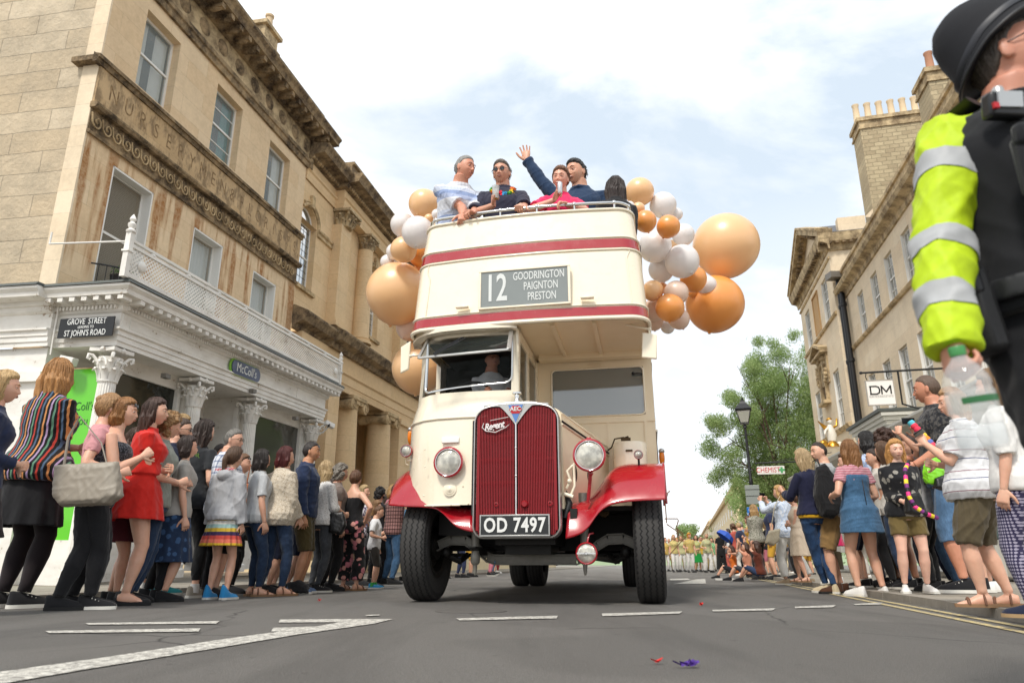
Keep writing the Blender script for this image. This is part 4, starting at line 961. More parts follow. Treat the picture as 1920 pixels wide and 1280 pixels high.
    for s, h_ in ((s0b-.03, .80), (s1b+.0, .62)):
        m = MB(k); m.box(s-.035, s+.035, yb_-.035, yb_+.035, zb, zb+h_*.72); m.lathe([(.055, 0), (.06, .02), (.03, .05), (.045, .08), (.05, .11), (.02, .14), (.04, .17), (.03, .2), (.0, .25)], (s, yb_, zb+h_*.72), n=14); m.box(s-.05, s+.05, yb_-.05, yb_+.05, zb+h_*.4, zb+h_*.43); m.build('post', WPT, ral, 30)
    m = MB(k); m.tube([(s0b, yb_, 4.02), (s0b, .45, 4.05), (s0b+.1, U-.02, 4.12)], .012, 8); m.tube([(s0b+.1, U-.02, 4.12), (s0b+.1, U-.02, 4.28)], .012, 8); m.build('stay_rod', WPT, ral, 60)
    m = MB(k); m.tube([(z0s-.12, .84, 3.5), (z0s-.09, .83, 3.2), (z0s-.08, .84, 3.0), (z0s-.05, .86, 2.7)], .01, 6); m.build('cable', WPT, root, 60)
    return root
LB = build_left()
def lab_obj(kk, M, name, lab, cat, group=None): return empty(name, mat=M, label=lab, cat=cat, group=group)
k = kL
# small things fixed to or standing on the corner building
def lsign():
    r = empty('street_sign', mat=ML, label='black street name plate with white capitals on the corner above the shop', cat='sign'); y0, y1, t0, t1 = .12, .84, 3.04, 3.24
    P1 = ML.inverted()@on_plane(113, 603, ML@V((-.84*k, 0, 0)), dL); P2 = ML.inverted()@on_plane(211, 624, ML@V((-.84*k, 0, 0)), dL); y1, y0 = P1.y/k, P2.y/k; tc = (P1.z+P2.z)/2/k
    m = MB(k); m.box(-.845, -.83, y0, y1, tc-.125, tc+.125); m.build('plate', simple('black_sign_enamel', '#15171a', .4), r, 0, bevel=.004); W = simple('white_lettering', '#e9ebe8', .5)
    f = lambda t: frame_m(V((-.8465, (y0+y1)/2, t))*k, (0, -1, 0), (0, 0, 1), (-1, 0, 0))
    text('GROVE  STREET', 'lettering', .108*k, W, r, f(tc+.074), sx=.72); text('LEADING TO', 'lettering', .048*k, W, r, f(tc+.003), sx=.8); text("ST JOHN'S ROAD", 'lettering', .108*k, W, r, f(tc-.074), sx=.70)
    r = empty('shop_sign', mat=ML, label='dark blue rounded shop sign with white lettering and green edge', cat='sign'); Pa = ML.inverted()@on_plane(427, 700, ML@V((0, -.02*k, 0)), ML.to_3x3()@V((0, 1, 0))); s0, t0 = Pa.x/k, 3.115
    def rnd(w_, h_, r_, n=5): return [((1 if i in (0, 3) else -1)*(w_-r_)+r_*math.cos(R(i*90+j*90/n)), (1 if i < 2 else -1)*(h_-r_)+r_*math.sin(R(i*90+j*90/n))) for i in range(4) for j in range(n+1)]
    m = MB(k); m.prism(rnd(.43, .125, .11), (s0+.42, -.03, t0), (1, 0, 0), (0, 0, 1), .02); m.build('green_edge', simple('sign_green', '#7db53a', .4), r, 0); m = MB(k); m.prism(rnd(.415, .112, .10), (s0+.445, -.055, t0), (1, 0, 0), (0, 0, 1), -.012); m.prism(rnd(.415, .112, .10), (s0+.445, -.052, t0), (1, 0, 0), (0, 0, 1), .012); m.build('blue_face', simple('sign_blue', '#1b2c58', .35, coat=.5), r, 0)
    text("McColl's", 'lettering', .20*k, simple('white_lettering', '#e9ebe8', .5), r, frame_m(V((s0+.445, -.067, t0))*k, (1, 0, 0), (0, 0, 1), (0, -1, 0)), sx=.85)
    r = empty('security_camera', mat=ML, label='white security camera on the end of the shop cornice', cat='camera'); m = MB(k); m.obox((5.02, -.16, 2.70), (.22, .10, .10), Matrix.Rotation(R(20), 3, 'Y')@Matrix.Rotation(R(-30), 3, 'Z')); m.build('housing', WHITEP, r, 0, bevel=.02); m = MB(k); m.tube([(5.06, -.12, 2.66), (5.08, .0, 2.55), (5.08, .2, 2.55)], .02, 8); m.build('arm', WHITEP, r, 60); m = MB(k); m.obox((4.922, -.195, 2.665), (.012, .06, .06), Matrix.Rotation(R(20), 3, 'Y')@Matrix.Rotation(R(-30), 3, 'Z')); m.build('lens', BLACK0, r, 0)
    r = empty('floodlight', mat=ML, label='small white floodlight above the green poster', cat='light'); Pf = ML.inverted()@on_plane(133, 678, ML@V((-.70*k, 0, 0)), dL); m = MB(k); m.obox((-.74, Pf.y/k, Pf.z/k), (.10, .20, .10), Matrix.Rotation(R(12), 3, 'X')); m.build('housing', WHITEP, r, 0, bevel=.012); m = MB(k); m.box(-.79, -.70, Pf.y/k-.06, Pf.y/k+.06, Pf.z/k-.07, Pf.z/k-.05); m.build('bracket', WHITEP, r, 0)
    for i, px in enumerate((468, 305, 548)):
        py = {468: 731-12, 305: 691, 548: 770}[px]; Q = ML.inverted()@on_plane(px+6, py+14, ML@V((0, -.06*k, 0)), ML.to_3x3()@V((0, 1, 0))); r = empty('lamp_box', mat=ML, label=['small dark lamp box under the fascia left of the blue sign, above the middle columns', 'small dark lamp box under the fascia nearest the corner column', 'small dark lamp box under the fascia nearest the far end'][i], cat='lamp'); m = MB(k); m.box(Q.x/k-.05, Q.x/k+.05, -.10, -.02, Q.z/k-.03, Q.z/k+.03); m.build('housing', simple('lamp_grey', '#6f6a62', .5), r, 0)
    # window guard and planter at the left first-floor window
    r = empty('window_guard', mat=ML, label='black iron bow-fronted window guard at the left first-floor window', cat='railing'); m = MB(k); a, b, z = -.27, .45, 3.80
    def arc(z, n=12): return [(a+(b-a)*i/n, 1.02-.30*math.sin(math.pi*i/n), z) for i in range(n+1)]
    m.tube(arc(z), .010, 6); m.tube(arc(z+.34), .012, 6)
    for i in range(1, 12): p = arc(z)[i]; q_ = arc(z+.34)[i]; m.tube([p, q_], .006, 5)
    for j in range(1, 5): m.tube([(a+.05, 1.0, z+.0), (a+.2*j, 1.0-.2, z+.02*j)], .006, 5)
    m.build('bars', BLACK0, r, 60)
    r = empty('planter', mat=ML, label='black planter with a green plant inside the iron window guard', cat='planter'); m = MB(k); m.loft([[(.12+.11*q*c_, .86+.09*q*d_, z_) for c_, d_ in ((-1, -1), (1, -1), (1, 1), (-1, 1))] for q, z_ in ((.8, 3.78), (1, 4.08))]); m.build('pot', BLACK0, r, 0); m = MB(k); r3 = random.Random(4)
    for i in range(60): x, y, z_ = .12+r3.uniform(-.12, .12), .86+r3.uniform(-.1, .1), 4.08+r3.uniform(0, .12); m.quad((x, y, z_), (x+.03, y+.01, z_+.02), (x+.035, y, z_+.05), (x+.005, y-.01, z_+.04))
    m.build('leaves', simple('plant_green', '#4b7a2a', .7), r, 0, fixn=False)
BLACK0 = simple('black_paint', '#15161a', .5)
lsign()

# ================================================================== BANK WITH COLUMNS (next along the left)
def build_bank():
    k = kL; root = empty('columned_bank_building', mat=ML, label='honey-stone classical building with ionic porch columns, arched windows and black-streaked cornice', cat='building'); U = 1.04
    s0, s1 = 5.31, 15.6; arches = [(5.30, 6.10), (9.28, 10.28), (12.9, 13.9)]; zb_, zs_ = 5.95, 7.55
    mb = MB(k); wall_open(mb, s0, s1, 5.0, 9.0, [(max(a, s0+.02), b, zb_, zs_) for a, b in arches], U+.02, .25, splits=(8.15,))
    wf = None
    # arched heads: carve by building the spandrels
    mb2 = MB(k)
    mb.f = list(mb.f)
    # remove wall cells above the openings up to 8.15 by rebuilding them as spandrels
    keepf, keepm = [], []
    for f, m_ in zip(mb.f, mb.m):
        c = sum((V(mb.v[i]) for i in f), V())/len(f)
        if any(max(a, s0+.02) < c.x < b and zs_ < c.z < 8.15 and abs(c.y-U-.02) < .01 for a, b in arches): continue
        keepf.append(f); keepm.append(m_)
    mb.f, mb.m = keepf, keepm
    for a, b in arches:
        a_ = max(a, s0+.02); cx, rr_ = (a+b)/2, (b-a)/2; n_ = 14
        pts = [(cx+rr_*math.cos(math.pi*i/n_), zs_+rr_*math.sin(math.pi*i/n_)) for i in range(n_+1)]; pts = [(max(x, a_), z) for x, z in pts]
        for (x0, z0), (x1, z1) in zip(pts, pts[1:]):
            mb.quad((x0, U+.02, z0), (x1, U+.02, z1), (x1, U+.02, 8.15), (x0, U+.02, 8.15)); mb.quad((x0, U+.02, z0), (x0, U+.27, z0), (x1, U+.27, z1), (x1, U+.02, z1))
        mb2 = MB(k)
        for r_, w_ in ((rr_+.05, .035), (rr_+.12, .03)): mb2.tube([(cx+r_*math.cos(math.pi*i/n_), U+.005, zs_+r_*math.sin(math.pi*i/n_)) for i in range(n_+1) if cx+r_*math.cos(math.pi*i/n_) > s0], w_, 6)
        mb2.box(cx-.07, cx+.07, U-.06, U+.05, zs_+rr_-.02, zs_+rr_+.28); mb2.extr([(0, zs_-.16), (.05, zs_-.14), (.03, zs_-.05), (.07, zs_-.02), (.07, zs_+.03), (0, zs_+.03)], b+.02, b+.80, lambda s, q, t: (s, U+.02-q, t))
        if a > s0+.5: mb2.extr([(0, zs_-.16), (.05, zs_-.14), (.03, zs_-.05), (.07, zs_-.02), (.07, zs_+.03), (0, zs_+.03)], a-.7, a-.02, lambda s, q, t: (s, U+.02-q, t))
        mb2.box(a_-.05, b+.08, U-.05, U+.1, zb_-.09, zb_)
        mb2.build('window_surround', S_TRIM, root, 40)
        w_ = sash(root, k, a_, b, zb_, zs_+.02, U+.17, curtain=False, lead=True); g = MB(k); g.add([(x, U+.19, z) for x, z in pts], [tuple(range(len(pts)))]); g.build('pane', GLW, w_, 0); g = MB(k); g.tube([(x*.97+cx*.03, U+.17, z*.97+zs_*.03) for x, z in pts], .025, 6); g.build('window_frame', WHITEP, w_, 60)
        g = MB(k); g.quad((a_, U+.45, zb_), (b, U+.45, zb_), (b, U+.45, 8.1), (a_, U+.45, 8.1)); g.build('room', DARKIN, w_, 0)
    mb.quad((s1, U+.02, 0), (s1, U+6, 0), (s1, U+6, 9.6), (s1, U+.02, 9.6)); mb.build('upper_wall', S_BANK, root, 0)
    # pilasters and engaged columns above the base band
    def capcor(m, s, y, r, z):
        m.lathe([(r*.9, 0), (r*.95, .03), (r*.86, .05), (r*.9, .2), (r*1.2, .32)], (s, y, z), n=20); m.box(s-r*1.35, s+r*1.35, y-r*1.35, y+r*1.1, z+.33, z+.40)
        for tier in (0, 1):
            for i in range(7):
                a = math.pi+math.pi*(i+.5*tier)/6.5; R3 = Matrix.Rotation(a, 3, 'Z'); m.tube([V((s, y, z))+R3@V((q, 0, t+.13*tier)) for q, t in ((r*.9, 0), (r*1.05, .09), (r*1.3, .15), (r*1.35, .10))], [(.045, .02), (.05, .02), (.035, .02), (.02, .015)], 6)
        for q in (-1, 1): m.tube([(s+q*r*.8, y-r*.7, z+.2), (s+q*r*1.2, y-r*1.1, z+.3), (s+q*r*1.35, y-r*1.2, z+.28), (s+q*r*1.25, y-r*1.15, z+.24)], .03, 6)
    for s, w_, pil in ((7.22, .29, True), (8.72, .24, False), (11.9, .29, True)):
        m = MB(k); y = U-.12
        if pil: m.box(s-w_, s+w_, U-.22, U+.04, 5.62, 8.10); m.box(s-w_-.05, s+w_+.05, U-.28, U+.04, 5.43, 5.55); m.box(s-w_-.02, s+w_+.02, U-.25, U+.04, 5.55, 5.62)
        else: m.lathe([(w_*1.35, 0), (w_*1.35, .07), (w_*1.1, .1), (w_*1.2, .15), (w_, .19), (w_*.97, 1.4), (w_*.86, 2.67)], (s, y, 5.43), n=28)
        o = m.build('pilaster' if pil else 'column', S_BANK, root, 40); m = MB(k); capcor(m, s, U-.08 if pil else y, w_*(.95 if pil else .9), 8.10); m.build('capital', S_CORN, o, 50)
    mb = MB(k)
    P = lambda s, q, t: (s, U-q, t)
    mb.extr([(0, 8.52), (.02, 8.52), (.04, 8.72), (.08, 8.75), (.08, 8.78), (.02, 8.8), (.02, 9.02), (0, 9.02)], s0, s1, P); mb.extr([(0, 8.50), (.24, 8.50), (.27, 8.75), (.31, 8.78), (.25, 8.80), (.25, 9.02), (0, 9.02)], 6.88, s1+.1, P); mb.build('upper_entablature', S_BANK, root, 0)
    cn = [(0, 9.02), (.10, 9.04), (.16, 9.12), (.42, 9.16), (.46, 9.26), (.52, 9.34), (.52, 9.38), (0, 9.46)]
    mb = MB(k); mb.extr(cn, s0, 6.85, P); mb.extr([(q+.24 if q else 0, t+.003) for q, t in cn], 6.75, s1+.3, P); mb.extr([(-.4, 9.38), (.10, 9.38), (.10, 9.66), (.14, 9.68), (.14, 9.74), (-.4, 9.74)], s0, 7.0, P); mb.extr([(-.4, 9.38), (.36, 9.38), (.36, 9.76), (.42, 9.78), (.42, 9.85), (-.4, 9.85)], 6.95, s1+.2, P)
    mb.build('cornice', grimy('dark_cornice', '#a08b6c', '#50443a', .45), root, 0)
    mb = MB(k); s = s0+.03
    while s < s1: q = .24 if s > 6.8 else 0; mb.box(s, s+.055, U-.15-q, U-.02-q, 9.05, 9.12); s += .11
    mb.build('dentils', S_TRIM, root, 0)
    # base band, lower entablature and porch
    mb = MB(k); bp_ = [(0, 4.88), (.05, 4.90), (.10, 5.0), (.28, 5.06), (.34, 5.16), (.38, 5.22), (.38, 5.27), (.05, 5.42), (0, 5.43)]
    mb.extr(bp_, s0, s1, P); mb.extr([(q+.16 if q else 0, t+.004) for q, t in bp_], 6.9, s1+.2, P); mb.build('base_cornice', grimy('dark_cornice', '#a08b6c', '#50443a', .45), root, 0)
    mb = MB(k); mb.extr([(-.4, 4.02), (.10, 4.02), (.12, 4.20), (.14, 4.20), (.15, 4.40), (.20, 4.44), (.20, 4.47), (.12, 4.50), (.12, 4.9), (-.4, 4.9)], 5.6, s1, P); mb.build('lower_entablature', S_BANK, root, 0)
    mb = MB(k); mb.quad((s0, U+1.6, 0), (s1, U+1.6, 0), (s1, U+1.6, 4.1), (s0, U+1.6, 4.1)); mb.quad((s0, U-.05, 4.02), (s1, U-.05, 4.02), (s1, U+1.6, 4.02), (s0, U+1.6, 4.02)); mb.box(s0, 6.6, U-.02, U+1.6, 0, 4.02); mb.box(7.25, 7.85, U-.08, U+.45, 0, 4.02); mb.box(12.35, 13.4, U-.08, U+.5, 0, 3.85); mb.box(12.25, 13.5, U-.16, U+.5, 3.85, 4.02); mb.build('porch_wall', S_BANK, root, 0)
    mb = MB(k); mb.box(9.3, 10.6, U+1.54, U+1.58, 2.0, 3.2); mb.box(5.35+1.3, 7.2, U+1.5, U+1.55, .2, 3.6); mb.build('porch_window', DGLASS, root, 0); mb = MB(k)
    for a, b, c, d in ((9.2, 9.3, 1.9, 3.3), (10.6, 10.7, 1.9, 3.3), (9.2, 10.7, 3.2, 3.3), (9.2, 10.7, 1.9, 2.0), (9.2, 10.7, .9, 1.0)): mb.box(a, b, U+1.5, U+1.6, c, d)
    mb.build('window_surround', S_TRIM, root, 0)
    for s in (8.86, 11.38):
        m = MB(k); r = .40; y = U+.22; m.lathe([(r*1.3, 0), (r*1.3, .1), (r*1.1, .15), (r*1.2, .22), (r, .28), (r*.98, 1.5), (r*.84, 3.72)], (s, y, 0), n=36); o = m.build('column', S_BANK, root, 40)
        m = MB(k); m.lathe([(r*.86, 3.70), (r*.92, 3.74), (r*.86, 3.77), (r*1.0, 3.86)], (s, y, 0), n=28); m.box(s-r*1.15, s+r*1.15, y-r*1.1, y+r*1.1, 3.93, 4.02); m.box(s-r*.95, s+r*.95, y-r*1.02, y+r*.8, 3.82, 3.93)
        for q in (-1, 1):
            for yy in (-1, 1):
                c = (s+q*r*1.02, y+yy*r*.98, 3.78); m.lathe([(.15, -.03), (.15, .03), (.12, .045), (.03, .05)], c, Matrix.Rotation(R(90)*(1 if yy < 0 else -1), 3, 'X'), 20); pts = [(c[0]+.012*j**.95*math.cos(j*.62), y+yy*(r*.98+.06), c[2]+.012*j**.95*math.sin(j*.62)) for j in range(1, 14)]; m.tube(pts, .014, 5)
            m.tube([(s+q*r*1.02, y-r*.95, 3.78), (s+q*r*1.0, y, 3.80), (s+q*r*1.02, y+r*.95, 3.78)], [.145, .11, .145], 14)
        m.build('capital', S_TRIM, o, 50)
    return root
BK = build_bank()
# ================================================================== RIGHT-HAND STREET
kR = 1.3; dR = V((.2440, .9687, .0458)).normalized(); uR = V((-.0042, -.0462, .9989)); uR = (uR-dR*uR.dot(dR)).normalized()
P0R = _C+(V((4.06, 8.108, .12))-_C)*kR; MR = LF(P0R, dR, None, uR, 1)          # local y points to the street, the building lies at negative y
YR = MR.to_3x3()@V((0, 1, 0))
def rloc(px, py, P, n_): q = MR.inverted()@on_plane(px, py, P, n_)/kR; return q
def build_right():
    k = kR; Y = -2.75; PP = lambda s, q, t: (s, Y+q, t)
    root = empty('georgian_terrace_building', mat=MR, label='plain pale-stone three-storey terrace with sash windows and parapet on the right', cat='building')
    up_ = [(a, a+.60, 5.44, 6.54) for a in (1.45, 2.78, 4.11, 5.44, 6.76, 8.03, 9.41)]; lo = [(a, a+.63, 2.95, 4.38) for a in (1.42, 2.75, 4.08, 5.41, 6.72, 8.04, 9.40)]
    mb = MB(k); wall_open(mb, .2, 11.35, 0, 6.85, up_+lo, Y, .16, -1); mb.quad((.2, Y, 0), (.2, Y-8, 0), (.2, Y-8, 7.2), (.2, Y, 7.2)); mb.build('street_wall', S_RIGHT, root, 0)
    for o in up_: sash(root, k, *o, Y-.06, -1, cols=3, rows=4, curtain=False, fw=.035, lin_=Y-.002)
    for o in lo: sash(root, k, *o, Y-.06, -1, cols=3, rows=4, curtain=False, fw=.035, lin_=Y-.002)
    for nm, pr, mt in (('string_course', [(0, 5.33), (.05, 5.34), (.07, 5.39), (.07, 5.42), (0, 5.45)], S_TRIM), ('cornice', [(0, 6.85), (.04, 6.86), (.05, 6.98), (.10, 7.02), (.22, 7.05), (.26, 7.14), (.26, 7.17), (0, 7.24)], S_CORN), ('parapet', [(-.2, 7.2), (.06, 7.2), (.06, 7.56), (.10, 7.58), (.10, 7.66), (-.2, 7.68)], S_CORN)):
        m = MB(k); m.extr(pr, .1, 11.4, PP); m.build(nm, mt, root, 0)
    m = MB(k); m.quad((.2, Y-.2, 7.4), (11.4, Y-.2, 7.4), (11.4, Y-3.5, 9.0), (.2, Y-3.5, 9.0)); m.quad((11.35, Y-.1, 7.2), (11.35, Y-3.5, 9.35), (11.35, Y-7, 7.2), (11.35, Y-7, 0)); rf = m.build('roof', simple('slate', '#55565a', .7), root, 0)
    # chimney stacks: broad faces across the street line
    SR = stone('rubble_stack_stone', '#c8b896', '#a8977a', (.34, .17), .5, 'yz', .016, rubble=True, bumps=.8)
    for (xl, yl, xr, nb, sC, lab, cols) in ((1611, 243, 1760, 7, 11.45, '', '#dcc6a4'), (1739, 154, 1850, 3, 7.6, '', '#b58468')):
        Pn = MR@(V((sC, 0, 0))*k); a = rloc(xl, yl, Pn, dR); b = rloc(xr, yl-24, Pn, dR); y1, y0, zt = a.y, b.y, a.z; w_ = .85
        m = MB(k); m.box(sC, sC+w_, y0, y1-.03, 6.9, zt); st = m.build('chimney_stack', SR, root, 0)
        m = MB(k); m.box(sC-.04, sC+w_+.04, y0-.02, y1+.02, zt-.0, zt+.06); m.box(sC-.01, sC+w_+.01, y0, y1-.01, zt+.06, zt+.26); m.box(sC-.07, sC+w_+.07, y0-.06, y1+.05, zt+.26, zt+.38); m.build('stack_cap', S_CORN, st, 0)
        for i in range(nb):
            y = y1-.10-i*((y1-y0-.2)/(nb-1 if nb > 1 else 1)) if nb > 3 else y1-.28-i*.42; m = MB(k); m.lathe([(.10, 0), (.115, .04), (.10, .07), (.085, .62), (.10, .65), (.105, .70), (.08, .70)], (sC+.4, y, zt+.38), n=16); m.build('chimney_pot', simple('pot'+cols, cols, .8), st, 40)
    m = MB(k); m.box(10.2, 10.9, Y-1.2, Y-.4, 7.5, 8.0); m.build('rooflight', simple('pale_frame', '#c6c8c8', .5), root, 0)
    # pedimented house
    r2 = empty('pedimented_house', mat=MR, label='pale-stone house with triangular pediment and carved niche, farther along the right', cat='building'); Y2 = Y+.22; PQ = lambda s, q, t: (s, Y2+q, t); a0, a1 = 11.46, 16.97
    hi = [(12.23, 13.05, 6.68, 7.96), (15.4, 16.24, 6.68, 7.94), (13.72, 14.55, 6.70, 7.94)]; lw = [(12.22, 13.02, 3.46, 5.12), (15.3, 16.14, 3.46, 5.05)]
    mb = MB(k); wall_open(mb, a0, a1, 0, 8.42, hi[:2]+lw, Y2, .16, -1, splits=()) ; mb.quad((a0, Y2, 0), (a0, Y2-8, 0), (a0, Y2-8, 8.9), (a0, Y2, 8.9)); mb.quad((a1, Y2, 0), (a1, Y2-8, 0), (a1, Y2-8, 8.9), (a1, Y2, 8.9)); mb.build('street_wall', S_RIGHT, r2, 0)
    m = MB(k); o = hi[2]; m.box(o[0]-.05, o[0], Y2, Y2+.035, o[2], o[3]); m.box(o[1], o[1]+.05, Y2, Y2+.035, o[2], o[3]); m.box(o[0]-.05, o[1]+.05, Y2, Y2+.045, o[3], o[3]+.06); m.box(o[0], o[1], Y2-.001, Y2+.008, o[2], o[3]); m.build('blind_window', simple('warm_recess_stone', '#b89465', .9, nz=.2), r2, 0)
    for o in hi[:2]+lw: sash(r2, k, *o, Y2-.06, -1, cols=3, rows=4, curtain=False, fw=.04, lin_=Y2-.002)
    m = MB(k); m.extr([(0, 8.20), (.03, 8.20), (.05, 8.26), (0, 8.28)], a0-.03, a1+.03, PQ); m.extr([(0, 6.50), (.05, 6.52), (.07, 6.58), (0, 6.63)], a0-.02, a1+.02, PQ); m.extr([(0, 3.30), (.08, 3.32), (.12, 3.40), (0, 3.46)], a0-.02, a1+.02, PQ); m.build('string_course', S_TRIM, r2, 0)
    cp = [(0, 8.42), (.04, 8.44), (.06, 8.58), (.12, 8.62), (.24, 8.66), (.28, 8.78), (.30, 8.90), (0, 8.96)]
    m = MB(k); m.extr(cp, a0-.26, a1+.26, PQ); m.extr([(-q, t) for q, t in cp], Y2-3.0, Y2+.29, lambda s, q, t: (a0+q, s, t))
    mid = (a0+a1)/2; ap = 10.30
    for (sa, za), (sb, zb2) in (((a0-.30, 8.92), (mid, ap)), ((a1+.30, 8.92), (mid, ap))): m.bar((sa, Y2+.10, za), (sb, Y2+.10, zb2), .42, .20); m.bar((sa, Y2+.17, za+.11), (sb, Y2+.17, zb2+.11), .36, .07)
    m.build('cornice', S_CORN, r2, 0)
    m = MB(k); m.prism([(a0, 8.9), (a1, 8.9), (mid, ap)], (0, Y2-.05, 0), (1, 0, 0), (0, 0, 1), .08); m.build('tympanum', S_RIGHT, r2, 0)
    m = MB(k); s = a0-.18
    while s < a1+.2: m.box(s, s+.09, Y2+.10, Y2+.235, 8.60, 8.665); s += .19
    for sg in (1, -1):
        for i in range(1, 16): t = i/16; x = (a0-.1)+(mid-a0+.1)*t if sg > 0 else (a1+.1)+(mid-a1-.1)*t; z = 8.92+(ap-8.92)*t-.16; m.obox((x, Y2+.12, z), (.09, .13, .07))
    y = Y2-1.4
    while y < Y2+.2: m.box(a0-.235, a0-.10, y, y+.09, 8.60, 8.665); y += .19
    m.build('modillions', S_BLACK, r2, 0)
    m = MB(k); m.quad((a0-.2, Y2-.1, 8.95), (mid, Y2-.1, ap+.1), (mid, Y2-6, ap+.1), (a0-.2, Y2-6, 8.95)); m.quad((mid, Y2-.1, ap+.1), (a1+.2, Y2-.1, 8.95), (a1+.2, Y2-6, 8.95), (mid, Y2-6, ap+.1)); m.build('roof', simple('slate', '#55565a', .7), r2, 0)
    m = MB(k); m.box(a0-.02, a0+.25, Y2-1.1, Y2-.35, 8.9, 9.45); m.quad((a0, Y2-1.1, 9.4), (a0, Y2-3.2, 11.4), (a0, Y2-4, 11.4), (a0, Y2-4, 8.9)); m.box(a0+.0, a0+.3, Y2-4.2, Y2-.9, 8.9, 9.2); m.build('coping_wall', S_RIGHT, r2, 0)
    # carved niche with its own little pediment
    nc = 14.22; m = MB(k); m.prism([(nc-.85, 6.02), (nc+.85, 6.02), (nc, 6.36)], (0, Y2+.22, 0), (1, 0, 0), (0, 0, 1), -.24) if False else None
    for sg in (1, -1): m.bar((nc-sg*.88, Y2+.13, 6.0), (nc, Y2+.13, 6.30), .26, .09)
    m.box(nc-.88, nc+.88, Y2, Y2+.22, 5.88, 5.95); m.box(nc-.80, nc+.80, Y2, Y2+.05, 4.95, 5.9); m.box(nc-.42, nc-.34, Y2, Y2+.10, 4.45, 5.3); m.box(nc+.34, nc+.42, Y2, Y2+.10, 4.45, 5.3)
    m.tube([(nc+.38*math.cos(R(a)), Y2+.07, 5.28+.38*math.sin(R(a))) for a in range(0, 181, 15)], .05, 8); 
    r4 = random.Random(8)
    for i in range(46): a = R(r4.uniform(-30, 210)); q = r4.uniform(.48, .66); m.ell((nc+q*math.cos(a)*1.1, Y2+.08, 5.30+q*math.sin(a)), (.07, .07, .06), None, 7, 5)
    m.box(nc-.5, nc+.5, Y2, Y2+.2, 4.36, 4.46); ni = m.build('carved_niche', S_CORN, r2, 40)
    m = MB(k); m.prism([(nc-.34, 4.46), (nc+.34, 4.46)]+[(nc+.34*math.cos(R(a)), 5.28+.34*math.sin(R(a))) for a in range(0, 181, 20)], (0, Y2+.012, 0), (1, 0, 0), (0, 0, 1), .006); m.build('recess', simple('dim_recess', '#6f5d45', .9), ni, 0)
    # shopfronts at street level
    sf = simple('shop_grey_paint', '#c9c8c0', .55, nz=.1); ys = Y+.95
    for rt_, s0, s1, nm in ((root, .3, 11.3, 'shopfront'), (r2, 11.5, 18.2, 'shopfront')):
        m = MB(k); m.box(s0, s1, Y, ys-.15, 0, 2.25); m.extr([(0, 1.95), (.06, 1.95), (.06, 2.18), (.12, 2.22), (.30, 2.26), (.34, 2.34), (.34, 2.38), (-.95, 2.62)], s0-.05, s1+.05, lambda s, q, t: (s, ys-.15+q, t)); s = s0
        while s < s1-.2: m.box(s, s+.14, ys-.15, ys-.06, 0, 1.95); s += 1.37
        o = m.build(nm, sf, rt_, 0)
        m = MB(k); s = s0+.14
        while s < s1-1.0: m.box(s+.05, s+1.18, ys-.152, ys-.142, .5, 1.85); s += 1.37
        m.build('shop_glass', DGLASS, o, 0)
    a, b = 6.2, 8.95; m = MB(k); y1 = Y+1.15; m.extr([(0, 0), (y1-Y, -.0), (y1-Y, .06), (0, .10)], a, b, lambda s, q, t: (s, Y+q, 2.98+t)) if False else None
    for z0_, gr_ in ((2.62, .0), (2.70, .05), (2.78, .10)): m.box(a-gr_, b+gr_, Y, Y+.75+gr_, z0_, z0_+.07)
    m.box(a+.1, a+.3, Y, Y+.6, .1, 2.62); m.box(b-.3, b-.1, Y, Y+.6, .1, 2.62); m.build('porch_hood', sf, root, 0); m = MB(k); m.box(a-.12, b+.12, Y, Y+.90, 2.86, 2.92); m.build('hood_lead', simple('lead_flashing', '#4d524f', .6, nz=.3), root, 0)
    # drainpipes
    m = MB(k)
    for s, t0, t1, yy, r in ((11.28, .3, 7.7, .12, .062), (11.02, .3, 6.9, .12, .07)):
        m.tube([(s, Y+yy, t0), (s, Y+yy, t1)], r, 12)
        for t in (1.5, 3.2, 5.0, 6.6): m.lathe([(r*1.35, 0), (r*1.35, .09)], (s, Y+yy, t), n=12)
    m.tube([(11.02, Y+.12, 6.85), (11.1, Y+.1, 7.1), (11.2, Y, 7.25)], .06, 10); m.build('drainpipe', BLACK0, root, 60)
    m = MB(k); m.obox((11.15, Y+.25, 7.55), (.36, .30, .18), Matrix.Rotation(R(15), 3, 'Z')); m.tube([(11.3, Y, 7.7), (11.2, Y+.15, 7.7), (11.15, Y+.22, 7.62)], .02, 6); m.build('floodlight', simple('lamp_grey', '#6f6a62', .5), root, 0)
    return root, r2
RT, RP = build_right()
